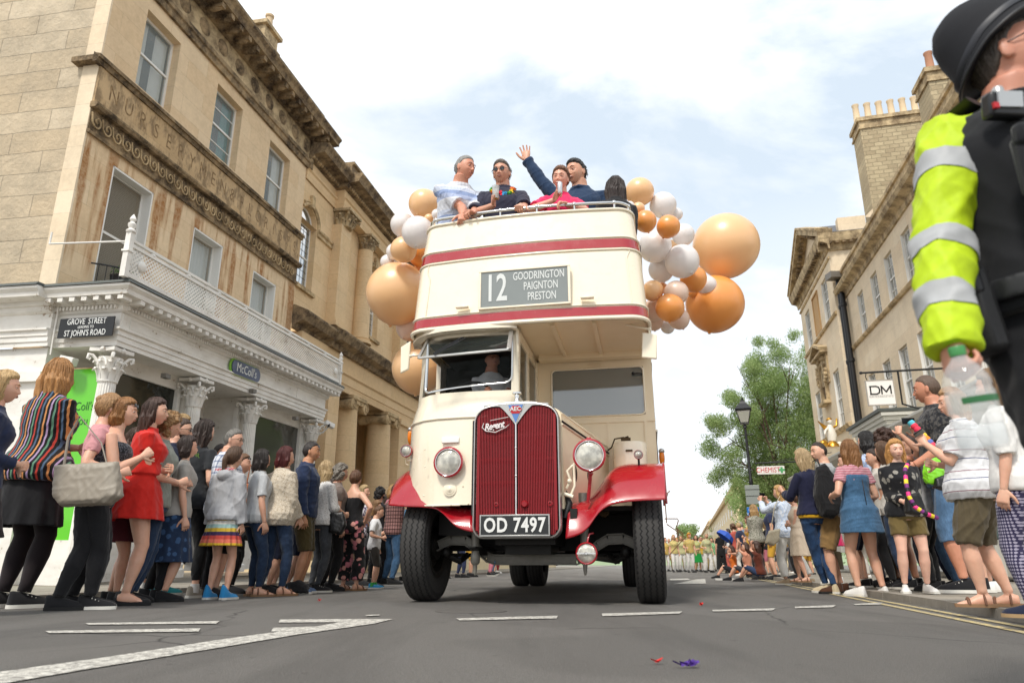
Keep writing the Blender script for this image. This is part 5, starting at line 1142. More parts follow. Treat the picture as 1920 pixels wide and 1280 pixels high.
def rsigns():
    Y = -2.75; wl = rloc(1770, 690, MR@(V((0, Y, 0))*kR), YR); s = wl.x; Pn = MR@(V((s, 0, 0))*kR)
    Q = lambda px, py: rloc(px, py, Pn, dR)
    r = empty('hanging_sign', mat=MR, label='square white hanging sign with large black letters DM on an iron bracket', cat='sign'); a, b = Q(1622, 714), Q(1681, 758)
    m = MB(kR); m.box(s-.015, s+.015, b.y, a.y, b.z, a.z); m.build('board', simple('sign_white', '#eeebe6', .4), r, 0); m = MB(kR)
    for y0, y1, z0, z1 in ((b.y, a.y, a.z-.012, a.z+.006), (b.y, a.y, b.z-.006, b.z+.012), (a.y-.010, a.y+.006, b.z, a.z), (b.y-.006, b.y+.010, b.z, a.z)): m.box(s-.02, s+.02, y0, y1, z0, z1)
    m.build('rim', simple('sign_rim', '#a69f95', .4), r, 0)
    w_ = a.y-b.y; cy, cz = (a.y+b.y)/2, (a.z+b.z)/2; f = lambda z: frame_m(V((s-.0165, cy, z))*kR, (0, -1, 0), (0, 0, 1), (-1, 0, 0)); dk = simple('black_lettering', '#111111', .5)
    mb = MB(kR); Y_ = lambda u, v: (s-.0185, cy-w_*u, cz+w_*(.10+v)); hh = .155; tk = .052*w_
    for pl_ in ([(-.36, hh), (-.36, -hh)], [(-.38, hh), (-.15, hh)], [(-.38, -hh), (-.15, -hh)], [(-.15, hh), (-.06, hh*.72), (-.03, 0), (-.06, -hh*.72), (-.15, -hh)], [(.04, -hh), (.04, hh)], [(.04, hh), (.20, -hh*.55), (.37, hh)], [(.37, hh), (.37, -hh)]):
        for u_, v_ in zip(pl_, pl_[1:]): a_, b_ = V(Y_(*u_)), V(Y_(*v_)); e_ = (b_-a_).normalized()*tk*.3; mb.bar(a_-e_, b_+e_, tk, .004, up=(1, 0, 0))
    mb.build('lettering', dk, r, 0); text('HAIRDRESSING', 'lettering', w_*.09*kR, simple('grey_lettering', '#8a8782', .5), r, f(cz-.17*w_), sx=1.1, space=1.35)
    m = MB(kR); m.box(s-.017, s-.0155, b.y+w_*.06, a.y-w_*.06, cz-.12*w_, cz-.113*w_); m.build('rule', simple('grey_lettering', '#8a8782', .5), r, 0)
    e0, e1 = Q(1614, 699), Q(1775, 690); m = MB(kR); m.tube([(s, e0.y, e0.z), (s, Y, e1.z)], .020, 8); k0, k1 = Q(1683, 695), Q(1692, 757); m.tube([(s, k0.y, k0.z), (s, k1.y, k1.z), (s, Y, k1.z-.3)], .018, 8); m.ell((s, e0.y, e0.z), .03)
    for q in (a.y-.08*w_, b.y+.16*w_): m.tube([(s, q, a.z), (s, q+.02, (a.z+e0.z)/2), (s, q, e0.z-.0)], .008, 6)
    m.build('bracket', BLACK0, r, 60)
    # chemist sign over the farther shop
    wl = rloc(1520, 868, MR@(V((0, Y+.8, 0))*kR), YR); s = 12.6; Pn = MR@(V((s, 0, 0))*kR); Q = lambda px, py: rloc(px, py, Pn, dR)
    r = empty('chemist_sign', mat=MR, label='long white projecting sign with red capitals and a green cross in front of the tree', cat='sign'); a, b = Q(1419, 874), Q(1472, 888); m = MB(kR); m.box(s-.02, s+.02, b.y, a.y, b.z, a.z); m.build('board', simple('sign_white', '#eeebe6', .4), r, 0, bevel=.006); w_ = a.y-b.y; h_ = a.z-b.z; cy, cz = (a.y+b.y)/2, (a.z+b.z)/2
    text('CHEMIST', 'lettering', h_*.88*kR, simple('red_lettering', '#c8102a', .5), r, frame_m(V((s-.022, cy+w_*.10, cz))*kR, (0, -1, 0), (0, 0, 1), (-1, 0, 0)), sx=.80)
    m = MB(kR); c = b.y+w_*.11; g_ = h_*.36; m.box(s-.026, s-.021, c-g_, c+g_, cz-g_*.36, cz+g_*.36); m.box(s-.0265, s-.0215, c-g_*.36, c+g_*.36, cz-g_, cz+g_); m.build('green_cross', simple('cross_green', '#57a86a', .5), r, 0)
    e0 = Q(1415, 868); m = MB(kR); m.tube([(s, e0.y, e0.z), (s, Y+.5, e0.z+.02)], .02, 8); m.tube([(s, e0.y-.3, e0.z), (s, Y+.6, e0.z+.25)], .01, 6); m.build('bracket', BLACK0, r, 60)
rsigns()
# gilded figure on the shop cornice
def cherub():
    c = on_plane(1562, 838, MR@(V((0, -1.9, 0))*kR), YR); r = empty('gilded_statue', c, R(20), label='small gold and white gilded figure standing on the shop cornice at right', cat='statue'); m = MB(); s_ = 1.0
    m.mat(0).lathe([(.22, 0), (.20, .10), (.13, .16), (.10, .24)], n=16); m.mat(1).tube([(.0, 0, .2), (.02, 0, .42), (-.02, 0, .62), (.0, 0, .78)], [.13, .17, .14, .06], 12); m.mat(1).ell((.0, -.02, .90), (.085, .085, .10)); m.mat(0).ell((0, 0, .97), (.10, .10, .07)); m.mat(0).tube([(.1, 0, .68), (.26, -.05, .78), (.30, -.05, 1.02)], [.05, .04, .03], 8); m.mat(1).tube([(-.1, 0, .66), (-.28, -.05, .56), (-.34, -.05, .42)], [.05, .04, .03], 8); m.mat(0).loft([[(-.05-.35*t, .10, .55+.35*t+.16*math.cos(a)*(1-t*.5)+.0, ) if False else (-.06-.34*t, .10+.03*math.sin(a), .60+.30*t+.15*math.cos(a)*(1.1-t)) for a in [2*math.pi*j/10 for j in range(10)]] for t in (0, .5, 1)]); m.mat(0).ell((-.38, 0, .10), (.16, .12, .13)); m.mat(1).ell((.30, 0, .10), (.14, .12, .12))
    m.build('figure', [simple('gilding', '#c8963a', .3, .8, nz=.2), simple('white_gesso', '#e4dfd2', .5)], r, 60)
cherub()
# ------------------------------------------------------------------ lamp post with its signs, tree, far terraces, hill
def lamp_post():
    zt = 5.2; d = ray(1391, 745); t = (zt-CAM_H)/d.z; P = _C+d*t; P.z = 0; fr = (-V((P.x, P.y, 0))).normalized(); az = math.degrees(math.atan2(P.x, P.y))
    r = empty('street_lamp', P, -R(az), label='tall black Victorian street lamp with a glazed lantern in front of the tree', cat='street lamp'); m = MB(); m.lathe([(.14, 0), (.14, .5), (.10, .55), (.075, .9), (.06, .95), (.05, 2.6), (.065, 2.65), (.045, 2.7), (.036, zt-.95), (.07, zt-.93), (.045, zt-.86), (.05, zt-.80)], n=16); m.tube([(-.22, 0, zt-1.15), (.22, 0, zt-1.15)], .015, 6); m.build('post', BLACK0, r, 50)
    m = MB(); b0, b1 = .11, .20; z0, z1 = zt-.80, zt-.40
    C4 = lambda b, z: [V((x*b, y*b, z)) for x, y in ((-1, -1), (1, -1), (1, 1), (-1, 1))]
    for p, q in zip(C4(b0, z0), C4(b1, z1)): m.bar(p, q, .02, .02)
    for b, z in ((b0, z0), (b1, z1)):
        c = C4(b, z)
        for i in range(4): m.bar(c[i], c[(i+1) % 4], .025, .03)
    m.loft([C4(b1+.04, z1+.02), C4(.10, z1+.20), C4(.06, z1+.28)]); m.lathe([(.06, 0), (.07, .03), (.02, .07), (.035, .10), (.0, .14)], (0, 0, z1+.27), n=12); ln = m.build('lantern', BLACK0, r, 0)
    m = MB(); a, b = C4(b0, z0+.01), C4(b1, z1)
    for i in range(4): j = (i+1) % 4; m.quad(a[i]*.99, a[j]*.99, b[j]*.99, b[i]*.99)
    m.build('lantern_glass', glassy('lantern_glass', '#c9c6bd', .2, 1.5, .6), ln, 0)
    loc = lambda px, py: r.matrix_basis.inverted()@on_plane(px, py, P, fr)
    q = empty('parking_sign', P, -R(az), label='plain grey back of a square traffic sign on the lamp post', cat='sign'); a, b = loc(1396, 910), loc(1427, 945); m = MB(); m.box(a.x, b.x, -.10, -.085, b.z, a.z); 
    m.build('panel', simple('sign_back_grey', '#8e948f', .5, .3), q, 0, bevel=.01); m = MB(); m.box(a.x, b.x, -.12, -.10, (a.z+b.z)/2-.03, (a.z+b.z)/2); m.box(a.x, b.x, -.12, -.10, a.z-.12, a.z-.09); m.build('rail', simple('sign_back_grey', '#8e948f', .5, .3), q, 0)
    q = empty('direction_sign', P, -R(az), label='small blue direction sign with white lettering on the lamp post', cat='sign'); a, b = loc(1400, 951), loc(1424, 966); m = MB(); m.box(a.x, b.x, -.10, -.085, b.z, a.z); m.build('panel', simple('sign_blue_bright', '#1c6fc0', .4), q, 0, bevel=.01); W = simple('white_lettering', '#e9ebe8', .5)
    for i, s_ in enumerate(('Coaches', 'Victoria Park')): text(s_, 'lettering', .085, W, q, frame_m(((a.x+b.x)/2, -.102, a.z-.08-.11*i), (1, 0, 0), (0, 0, 1), (0, -1, 0)), sx=.8)
lamp_post()
def leafm(name, c1, c2):
    n = NT(name); oi = n('ObjectInfo'); f = n.noise(.9, 3); f2 = n.noise(30, 2); c = n.mix(n.ramp(f, (.35, 0), (.65, 1)), lin(c1), lin(c2)); c = n.mix(n.math('MULTIPLY', f2, .6), c, tuple(x*.55 for x in lin(c1)))
    n.fin(Base_Color=c, Roughness=.6); tr = n('BsdfTranslucent'); n.set(tr.inputs[0], n.mix(.5, c, (.35, .5, .12))); ms = n('MixShader'); ms.inputs[0].default_value = .4; n.l.new(n.b.outputs[0], ms.inputs[1]); n.l.new(tr.outputs[0], ms.inputs[2]); n.l.new(ms.outputs[0], n.n['Material Output'].inputs[0]); return n.m
LEAF = leafm('tree_leaves', '#86a05e', '#b2c488'); LEAF2 = leafm('far_leaves', '#7d9560', '#a9bd80'); BARK = simple('bark', '#5b4c3d', .9, nz=.4, bump=.8, scale=8)
def leaves(m, rs, c, rad, n_, sz, droop=.0, stretch=1.0):
    for i in range(n_):
        d = rs.normal(size=3); d /= np.linalg.norm(d); q = rs.rand()**.45; p = V((c[0]+d[0]*rad[0]*q, c[1]+d[1]*rad[1]*q, c[2]+d[2]*rad[2]*q)); e = Euler((rs.rand()*6.3, rs.rand()*6.3, rs.rand()*6.3)).to_matrix(); s = sz*(.6+.8*rs.rand())
        a, b = e@V((s*stretch, 0, 0)), e@V((0, s*.42, 0))
        if droop: a = (a+V((0, 0, -abs(s)*droop))).normalized()*s*stretch
        m.quad(p-a*.5, p+b*.5, p+a*.5, p-b*.5)
def big_tree():
    D = 37.0; px = lambda x, y: at_depth(x, y, D); base = px(1487, 1052); base.z = 0; r = empty('tree', base, 0, label='large pale-green leafy tree with drooping outer branches behind the street lamp', cat='tree'); rs = np.random.RandomState(11)
    W = lambda x, y, dy=0: V((px(x, y).x-base.x, dy, px(x, y).z))
    trunk = MB(); trunk.tube([(0, 0, 0), (.1, 0, 1.2), (0, .1, 2.6), (-.05, 0, 4.0)], [.30, .22, .18, .14], 12)
    tips = [(1455, 800), (1400, 760), (1500, 760), (1440, 700), (1520, 720), (1370, 850), (1420, 860), (1480, 880), (1530, 820), (1470, 660), (1350, 800), (1395, 690)]
    for i, (x, y) in enumerate(tips):
        a = V((0, 0, 3.0+rs.rand())); T_ = a.lerp(W(x, y, rs.uniform(-1.5, 1.5)), .86); mid = a.lerp(T_, .5)+V((0, 0, .5)); trunk.tube([a, mid, T_], [.09, .055, .02], 8)
        for j in range(5): e = T_+V(rs.normal(size=3))*.6; trunk.tube([mid.lerp(T_, .3+.12*j), e], [.035, .01], 5)
    trunk.build('trunk', BARK, r, 60)
    m = MB(); cl = []
    def blob(x, y, R_, n_): cl.append((x, y, R_, n_))
    for x, y, R_, n_ in ((1478, 700, 30, 900), (1440, 720, 34, 1000), (1500, 740, 34, 1000), (1530, 700, 26, 700), (1465, 660, 22, 450), (1420, 675, 20, 380), (1400, 700, 20, 420), (1450, 780, 42, 1500), (1500, 800, 42, 1500), (1535, 780, 34, 900), (1530, 850, 34, 1100), (1490, 870, 38, 1200), (1450, 860, 40, 1300), (1410, 830, 32, 800), (1385, 790, 26, 600), (1365, 760, 18, 320), (1350, 800, 22, 420), (1335, 790, 14, 200), (1345, 835, 20, 380), (1360, 860, 20, 360), (1358, 890, 18, 260), (1375, 880, 20, 330), (1375, 735, 14, 170), (1410, 735, 26, 520), (1430, 910, 34, 900), (1470, 930, 34, 900), (1510, 920, 34, 800), (1480, 825, 50, 1500), (1425, 785, 40, 1000), (1455, 745, 40, 1000), (1515, 760, 40, 1000), (1500, 690, 30, 600), (1480, 900, 40, 1300), (1440, 890, 40, 1300), (1480, 635, 12, 110), (1452, 640, 12, 100), (1410, 650, 12, 110), (1330, 800, 8, 60), (1365, 915, 14, 150), (1380, 900, 12, 140), (1395, 935, 16, 260), (1395, 960, 14, 240), (1495, 640, 12, 90)):
        sc_ = D/1280; c = W(x, y, rs.uniform(-1.6, 1.6)); leaves(m, rs, c, (R_*sc_*1.08, R_*sc_*1.2, R_*sc_*1.0), int(n_*5.2), .070, .5, 1.7)
        for j in range(5):
            d = rs.normal(size=3); d /= np.linalg.norm(d); leaves(m, rs, (c.x+d[0]*R_*sc_*1.1, c.y+d[1]*R_*sc_, c.z+d[2]*R_*sc_*1.0), (.32, .3, .40), int(n_*.12)+14, .085, .7, 1.7)
    m.build('crown', LEAF, r, 0, fixn=False)
big_tree()
def far_things():
    k = 1
    fs = simple('far_terrace_stone', '#d9c6a0', .9, nz=.1, scale=2)
    def terrace(name, lab, f, s0, s1, n0, h, side, n_w):
        r = empty(name, (0, 0, 0), label=lab, cat='building'); m = MB(); a, b, c, d = V(f(s0, n0)), V(f(s1, n0)), V(f(s1, n0+side*10)), V(f(s0, n0+side*10)); U_ = V((0, 0, h)); m.quad(a, b, b+U_, a+U_); m.quad(d, a, a+U_, d+U_); m.quad(b, c, c+U_, b+U_); m.quad(a+U_, b+U_, c+U_, d+U_); m.build('wall', fs, r, 0)
        m = MB(); e = V(f(0, -side*.4))-V(f(0, 0)); m.bar(a+U_+e*.5, b+U_+e*.5, .5, .35); m.bar(a+V((0, 0, h*.36))+e*.3, b+V((0, 0, h*.36))+e*.3, .3, .25); m.bar(a+V((0, 0, h+1))+e*-.5, b+V((0, 0, h+1))+e*-.5, .3, .4); m.build('cornice', S_TRIM, r, 0)
        t_ = (b-a).normalized(); L = (b-a).length
        for i in range(n_w):
            for z0, z1 in ((.12*h, .32*h), (.42*h, .62*h), (.72*h, .86*h)):
                p = a+t_*(L*(i+.35)/n_w)+V((0, 0, z0))+e*.04; q = t_*min(1.1, L*.3/n_w); m = MB(); m.quad(p, p+q, p+q+V((0, 0, z1-z0)), p+V((0, 0, z1-z0))); w_ = m.build('window', DGLASS, r, 0)
        for i in range(max(1, n_w//4)):
            p = a+t_*(L*(i+.6)/max(1, n_w//4))-e*4; m = MB(); m.box(p.x-.5, p.x+.5, p.y-.9, p.y+.9, h, h+2.6); ch = m.build('chimney', fs, r, 0)
            for q in (-.55, 0, .55): m = MB(); m.lathe([(.16, 0), (.13, .6)], (p.x, p.y+q, h+2.6), n=10); m.build('chimney_pot', simple('pot#dcc6a4', '#dcc6a4', .8), ch, 40)
    terrace('terrace_block', 'pale distant terrace seen in steep perspective past the tree on the right', kp, 88, 190, 5.2, 9.6, 1, 16)
    terrace('terrace_block', 'small pale terrace end beyond the lamp post, farthest along the right side', kp, 200, 320, 5.5, 11, 1, 12)
    terrace('terrace_block', 'stone terrace continuing beyond the columned building on the left', lp, 17.5, 70, -3.6, 9.2, -1, 12)
    rs = np.random.RandomState(3)
    for i, (x, y, R_, lab) in enumerate(((1270, 990, 26, 'pale green far tree nearest the bus at the end of the street'), (1300, 985, 24, 'round pale green far tree in the middle at the end of the street'), (1335, 985, 22, 'pale green far tree beside the distant terrace'))):
        D = 150+i*12; c = at_depth(x, y, D); r = empty('tree', (c.x, c.y, 0), label=lab, cat='tree', group=None); s_ = D/1280; m = MB()
        for j in range(9): leaves(m, rs, (rs.uniform(-1, 1)*R_*s_*.8, rs.uniform(-2, 2), c.z*rs.uniform(.35, 1.0)), (R_*s_*.55, 2.5, R_*s_*.42), 260, .55)
        m.build('crown', LEAF2, r, 0, fixn=False); m = MB(); m.tube([(0, 0, 0), (0, 0, c.z)], [.4, .2], 8); m.build('trunk', BARK, r, 60)
    for i, (x, y, D, R_, lab) in enumerate(((1560, 960, 44, 3.6, 'dark green street tree standing beyond the big tree, nearest the houses'), (1505, 985, 58, 4.2, 'dark green street tree half hidden behind the big pale tree'), (1420, 990, 62, 3.0, 'small green tree behind the square sign back'))):
        c = at_depth(x, y, D); r = empty('tree', (c.x, c.y, 0), label=lab, cat='tree'); m = MB()
        for j in range(14): leaves(m, rs, (rs.uniform(-1, 1)*R_*.7, rs.uniform(-1.5, 1.5), 1.2+rs.rand()*(c.z+1.6)), (R_*.42, 1.6, R_*.34), 420, .22)
        m.build('crown', LEAF, r, 0, fixn=False); m = MB(); m.tube([(0, 0, 0), (0, 0, c.z)], [.25, .12], 8); m.build('trunk', BARK, r, 60)
    # low hill with woodland at the end of the street
    m = MB(); rows = []
    for j in range(9):
        row = []
        for i in range(25): x = -60+i*12; t = j/8; z = 9*math.sin(math.pi*t)*(1+.4*math.sin(i*.7))+.4; row.append((x+60, 420+j*22, z if 0 < j < 8 else -1))
        rows.append(row)
    m.strip(rows); m.build('hill', simple('hill_grass', '#8fa07c', .9, nz=.3, scale=.05), None, 80, fixn=False, kind='structure')
    m = MB()
    for i in range(46): x = rs.uniform(10, 190); y = rs.uniform(440, 520); leaves(m, rs, (x, y, 10+rs.rand()*4), (7, 7, 5), 130, 1.6)
    m.build('woodland', LEAF2, None, 0, fixn=False, kind='stuff')
far_things()
# ------------------------------------------------------------------ the bus
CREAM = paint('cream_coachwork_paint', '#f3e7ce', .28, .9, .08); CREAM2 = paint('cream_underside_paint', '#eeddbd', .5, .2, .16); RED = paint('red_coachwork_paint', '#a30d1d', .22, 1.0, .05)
GRILLE = paint('grille_red_paint', '#8c0815', .5, .0, .05); CHROME = simple('chrome', '#d8d8d6', .16, 1.0, nz=.02); ALU = simple('dull_aluminium', '#b9b8b4', .34, .85)
BLACK = simple('black_enamel', '#0d0d0e', .5); GREASE = simple('greasy_dark_steel', '#171512', .6, .2, nz=.35, bump=.3, scale=12); IRON = simple('worn_grey_iron', '#7d7a72', .5, .3, nz=.3, bump=.3, scale=18)
AMBER = glassy('amber_lens', '#e07a08', .25, 1.5)
def lens_mat():
    n = NT('ribbed_lamp_glass'); w_ = n('TexWave', Vector=n.tc.outputs['Object'], Scale=30.0, Distortion=1.5); f = n.noise(14, 3)
    n.fin(Base_Color=n.mix(n.ramp(f, (.35, 0), (.65, 1)), lin('#a3a198'), lin('#e6e2d4')), Roughness=.15, Metallic=.15, Coat_Weight=1, Normal=n.bump(w_.outputs['Fac'], .5, .01)); return n.m
LENSG = lens_mat()
def tyre_mat():
    n = NT('tyre_rubber'); s = n('SeparateXYZ', Vector=n.tc.outputs['Object']); th = n.math('ARCTAN2', s.outputs[2], s.outputs[1])
    tri = n.math('PINGPONG', n.math('MULTIPLY', th, 9.5), .5); x = n.math('ADD', n.math('MULTIPLY', s.outputs[0], 19.0), n.math('MULTIPLY', tri, .62))
    gr = n.math('ABSOLUTE', n.math('SUBTRACT', n.math('FRACT', x), .5))
    m = n.ramp(gr, (.36, 0), (.42, 1))
    rr = n.math('SQRT', n.math('ADD', n.math('MULTIPLY', s.outputs[1], s.outputs[1]), n.math('MULTIPLY', s.outputs[2], s.outputs[2])))
    on = n.ramp(rr, (.470, 0), (.484, 1)); m = n.math('MULTIPLY', m, on)
    rib = n.math('MULTIPLY', n.ramp(n.math('SINE', n.math('MULTIPLY', th, 120)), (.35, 1), (.6, 0)), n.math('SUBTRACT', n.ramp(rr, (.44, 0), (.455, 1)), on))
    c = n.mix(n.noise(20), lin('#2b2a29'), lin('#3d3b39')); c = n.mix(n.math('MAXIMUM', m, n.math('MULTIPLY', rib, .6)), c, (.004, .004, .004))
    n.fin(Base_Color=c, Roughness=.8, Normal=n.bump(n.math('SUBTRACT', 1.0, n.math('MAXIMUM', m, rib)), 1.0, .02)); return n.m
TYRE = tyre_mat()
BYAW = R(11); BO = V((.19286, 6.79102, 0)); BX = V((math.cos(BYAW), -math.sin(BYAW), 0)); BY = V((math.sin(BYAW), math.cos(BYAW), 0))
def bp(px, py, y):
    P = on_plane(px, py, BO+BY*y, BY)-BO; return (P.dot(BX), y, P.z)
def b2w(x, y, z): return BO+BX*x+BY*y+V((0, 0, z))
def build_bus():
    bus = empty('double_decker_bus', BO, -BYAW, label='cream and red vintage open-top double-decker bus in the middle of the street', cat='bus')
    CX = .03
    def Wz(z): return np.interp(z, [.7, 2.4, 2.53, 3.3, 3.75], [1.22, 1.205, 1.19, 1.15, 1.10])
    def Yz(z): return np.interp(z, [2.4, 2.53, 3.75], [-.62, -.62, -.52])
    def outline(z, off=0, full=False, n=44, yend=7.1):
        Wd = Wz(z)+off; D = .92; e = 2/4.4; pts = [V((CX+Wd, yend, z)), V((CX+Wd, 3.0, z))] if full else [V((CX+Wd, yend, z))]
        rc_ = .20+off; bl = .09; fy = lambda x: Yz(z)-off+bl*(x/Wd)**2
        yc = fy(Wd-rc_)+rc_
        for i in range(9): a = R(90*i/8*.93); pts.append(V((CX+Wd-rc_+rc_*math.cos(a), yc-rc_*math.sin(a), z)))
        for i in range(1, n-16): x = (Wd-rc_)*(1-2*i/(n-16)); pts.append(V((CX+x, fy(x), z)))
        for i in range(8, -1, -1): a = R(90*i/8*.93); pts.append(V((CX-Wd+rc_-rc_*math.cos(a), yc-rc_*math.sin(a), z)))
        pts += ([V((CX-Wd, 3.0, z))] if full else [])+[V((CX-Wd, yend, z))]
        return pts
    def band(name, z0, z1, mat, off=0, steps=4, parent=bus, inner=None, **tg):
        mb = MB(); rows = [outline(z0+(z1-z0)*i/steps, off) for i in range(steps+1)]
        mb.strip(rows)
        if inner is not None: mb.strip([outline(z1, off), outline(z1, -inner), outline(z0, -inner)])
        return mb.build(name, mat, parent, 50, fixn=False, **tg)
    # upper deck: panels, bands and mouldings
    band('upper_deck_panel', 2.53, 3.75, CREAM, 0, 12, inner=.03)
    mb = MB(); o0 = outline(2.56, -.004); o1 = outline(2.60, -.03); mb.add(o0, [tuple(range(len(o0)))]); mb.add(o1, [tuple(range(len(o1)-1, -1, -1))])
    mb.box(CX-1.1, CX+1.1, 7.06, 7.1, 2.5, 3.75); 
    for x in (.3, .7): mb.box(x-.02, x+.02, -.5, .7, 2.525, 2.56)
    mb.box(.0, 1.15, .55, .68, 2.50, 2.56); mb.build('deck_floor', CREAM2, bus, 30)
    for z0, z1 in ((3.305, 3.405), (2.575, 2.665)): band('red_band', z0, z1, RED, .004, 2)
    for z, r in ((2.545, .020), (2.685, .011), (3.285, .011), (3.425, .011), (3.75, .016)):
        mb = MB(); mb.tube(outline(z, .004), r, 8); mb.build('moulding', CREAM, bus, 60)
    for x in (CX-1.0, CX+1.03):     # vertical joint strips of the front panel
        mb = MB(); pr = []
        for z in np.linspace(2.70, 3.27, 8):
            o = outline(z, .003); p = min(o, key=lambda q: abs(q.x-x)+(q.y > .2)*5); pr.append(p)
        mb.tube(pr, .006, 6); mb.build('joint_strip', CREAM, bus, 60)
    # destination box
    y = -.635
    mb = MB(); x0, x1, z0, z1 = -.385, .475, 2.715, 3.085
    for a, b, c, d in ((x0-.025, x1+.025, z1, z1+.02), (x0-.025, x1+.025, z0-.02, z0), (x0-.025, x0, z0, z1), (x1, x1+.025, z0, z1)): mb.box(a, b, y-.004, y+.04, c, d)
    db = mb.build('destination_box', CREAM, bus, 30, bevel=.004)
    mb = MB(); mb.box(x0, x1, y+.006, y+.03, z0, z1); mb.build('blind', simple('grey_blind_cloth', '#7a807e', .4, coat=.6, nz=.15, scale=4), db)
    WH = simple('faded_lettering', '#d3d6d3', .5)
    fm = lambda x, z, yy=y+.004: frame_m((x, yy, z), (1, 0, 0), (0, 0, 1), (0, -1, 0))
    text('12', 'blind_lettering', .40, WH, db, fm(-.235, 2.90), sx=.58, bold=.006)
    for s_, x, z in (('GOODRINGTON', .185, 3.015), ('PAIGNTON', .205, 2.905), ('PRESTON', .215, 2.795)): text(s_, 'blind_lettering', .118, WH, db, fm(x+.005, z), sx=.56, bold=.001)
    for px, py in ((866, 575), (1101, 557)):
        x, _, z = bp(px, py, -.64); mb = MB(); mb.box(x-.065, x+.065, -.655, -.60, z-.012, z+.012); mb.build('vent_cover', CREAM, bus, 30, bevel=.006)
    # rail round the open top
    mb = MB(); ro = [V((p.x, p.y, 3.845)) for p in outline(3.75, -.035)]; mb.tube(ro, .018, 10); rail = mb.build('handrail', CHROME, bus, 60)
    for i in list(range(3, 44, 6)):
        p = ro[i]; mb = MB(); mb.tube([(p.x, p.y, 3.74), (p.x, p.y, 3.845)], .012, 8); mb.ell((p.x, p.y, 3.845), .026); mb.build('post', CHROME, rail, 60)
    # canopy bulkhead, its window and the saloon body
    mb = MB(); yb = .72; wx0, wx1, wz0, wz1 = .12, 1.14, 1.88, 2.42
    for a, b, c, d in ((-.05, wx0, .8, 2.53), (wx1, 1.235, .8, 2.53), (wx0, wx1, .8, wz0), (wx0, wx1, wz1, 2.53)): mb.box(a, b, yb, yb+.05, c, d)
    mb.box(-.05, 1.24, yb-.012, yb, 1.80, 1.825); mb.box(.72, .74, yb-.01, yb, .8, 1.8); mb.box(1.12, 1.15, yb-.014, yb, .8, 1.8)
    bk = mb.build('front_bulkhead', CREAM2, bus, 30)
    mb = MB()
    for k in range(4): mb.obox((.60+.0, yb-.006, 2.475-.018*k+.02), (.17, .014, .006), Matrix.Rotation(R(25), 3, 'X'))
    mb.build('louvre', CREAM2, bk, 30)
    pr = [(wx0+.03*(1-math.cos(0)), 0)]
    f = MB(); c = []
    for cx_, cz_, a0 in ((wx1-.05, wz1-.05, 0), (wx0+.05, wz1-.05, 90), (wx0+.05, wz0+.05, 180), (wx1-.05, wz0+.05, 270)):
        for k in range(5): a = R(a0+k*22.5); c.append(V((cx_+.05*math.cos(a), yb-.004, cz_+.05*math.sin(a))))
    f.tube(c, .010, 6, closed=True); f.build('window_frame', CREAM, bk, 60)
    p_ = MB(); p_.add(c, [tuple(range(len(c)))]); p_.v = [(a, b+.02, d) for a, b, d in p_.v]; p_.build('pane', SALOON, bk, 0)
    mb = MB(); mb.tube([(1.02, yb-.02, 2.33), (1.08, yb-.03, 2.335), (1.13, yb-.01, 2.33)], .008, 6); mb.ell((1.03, yb-.03, 2.335), .018); mb.build('catch', BLACK, bk, 60)
    for q, nm in ((1, 'saloon_side'), (-1, 'saloon_side')):
        mb = MB(); X = lambda z: CX+q*Wz(z); wins = [(1.0+i*.95, 1.8+i*.95) for i in range(6)]
        zs = [.75, 1.3, 1.75, 2.42, 2.53]
        for a, b in zip(zs, zs[1:]):
            ys = [yb]+[t for w_ in wins for t in w_]+[7.1]
            for i in range(len(ys)-1):
                if a == 1.75 and i % 2 == 1: continue
                mb.quad((X(a), ys[i], a), (X(a), ys[i+1], a), (X(b), ys[i+1], b), (X(b), ys[i], b))
        sd_ = mb.build(nm, CREAM, bus, 30)
        for a, b in wins:
            p = MB(); p.quad((X(1.75)-q*.012, a, 1.75), (X(1.75)-q*.012, b, 1.75), (X(2.42)-q*.012, b, 2.42), (X(2.42)-q*.012, a, 2.42)); p.build('pane', SALOON, sd_, 0)
        for z, m_ in ((1.70, CREAM), (2.45, CREAM)): s_ = MB(); s_.tube([(X(z)+q*.004, yb, z), (X(z)+q*.004, 7.1, z)], .012, 8); s_.build('moulding', m_, sd_, 60)
    mb = MB(); mb.box(CX-1.2, CX+1.2, 7.05, 7.1, .75, 2.55); mb.box(-1.15, 1.2, .8, 7.05, .78, .82); mb.build('rear_wall', CREAM, bus, 30)
    for i in range(6):
        for q in (-.62, .66): mb = MB(); mb.box(q-.4, q+.4, 1.4+i*.85, 1.5+i*.85, .85, 1.75); mb.build('seat_back', simple('seat_moquette', '#3a1a18', .9), bus, 30, bevel=.03)
    # half cab ----------------------------------------------------------------
    plan = [(-.035, -.50), (-.10, -.535), (-.3, -.55), (-.55, -.555), (-.78, -.53), (-.92, -.475), (-1.03, -.38), (-1.105, -.26), (-1.15, -.10), (-1.165, .1), (-1.17, .72)]
    def prow(z, off, pl=plan):
        out = []
        for i, (x, y) in enumerate(pl):
            a = V(pl[max(0, i-1)]); b = V(pl[min(len(pl)-1, i+1)]); t = (b-a).normalized(); nrm = V((t.y, -t.x)); nrm = -nrm if nrm.y > .0 and i < 8 else nrm
            nrm = V((-abs(nrm.x) if x < -.3 else nrm.x*0, -abs(nrm.y))).normalized()
            out.append(V((x+nrm.x*off, y+nrm.y*off, z)))
        return out
    mb = MB(); rows = [prow(z, o) for z, o in ((1.22, .06), (1.35, .062), (1.60, .060), (1.68, .052), (1.76, .030), (1.84, .006), (1.90, 0))]
    mb.strip(rows)
    pl2 = plan[:9]
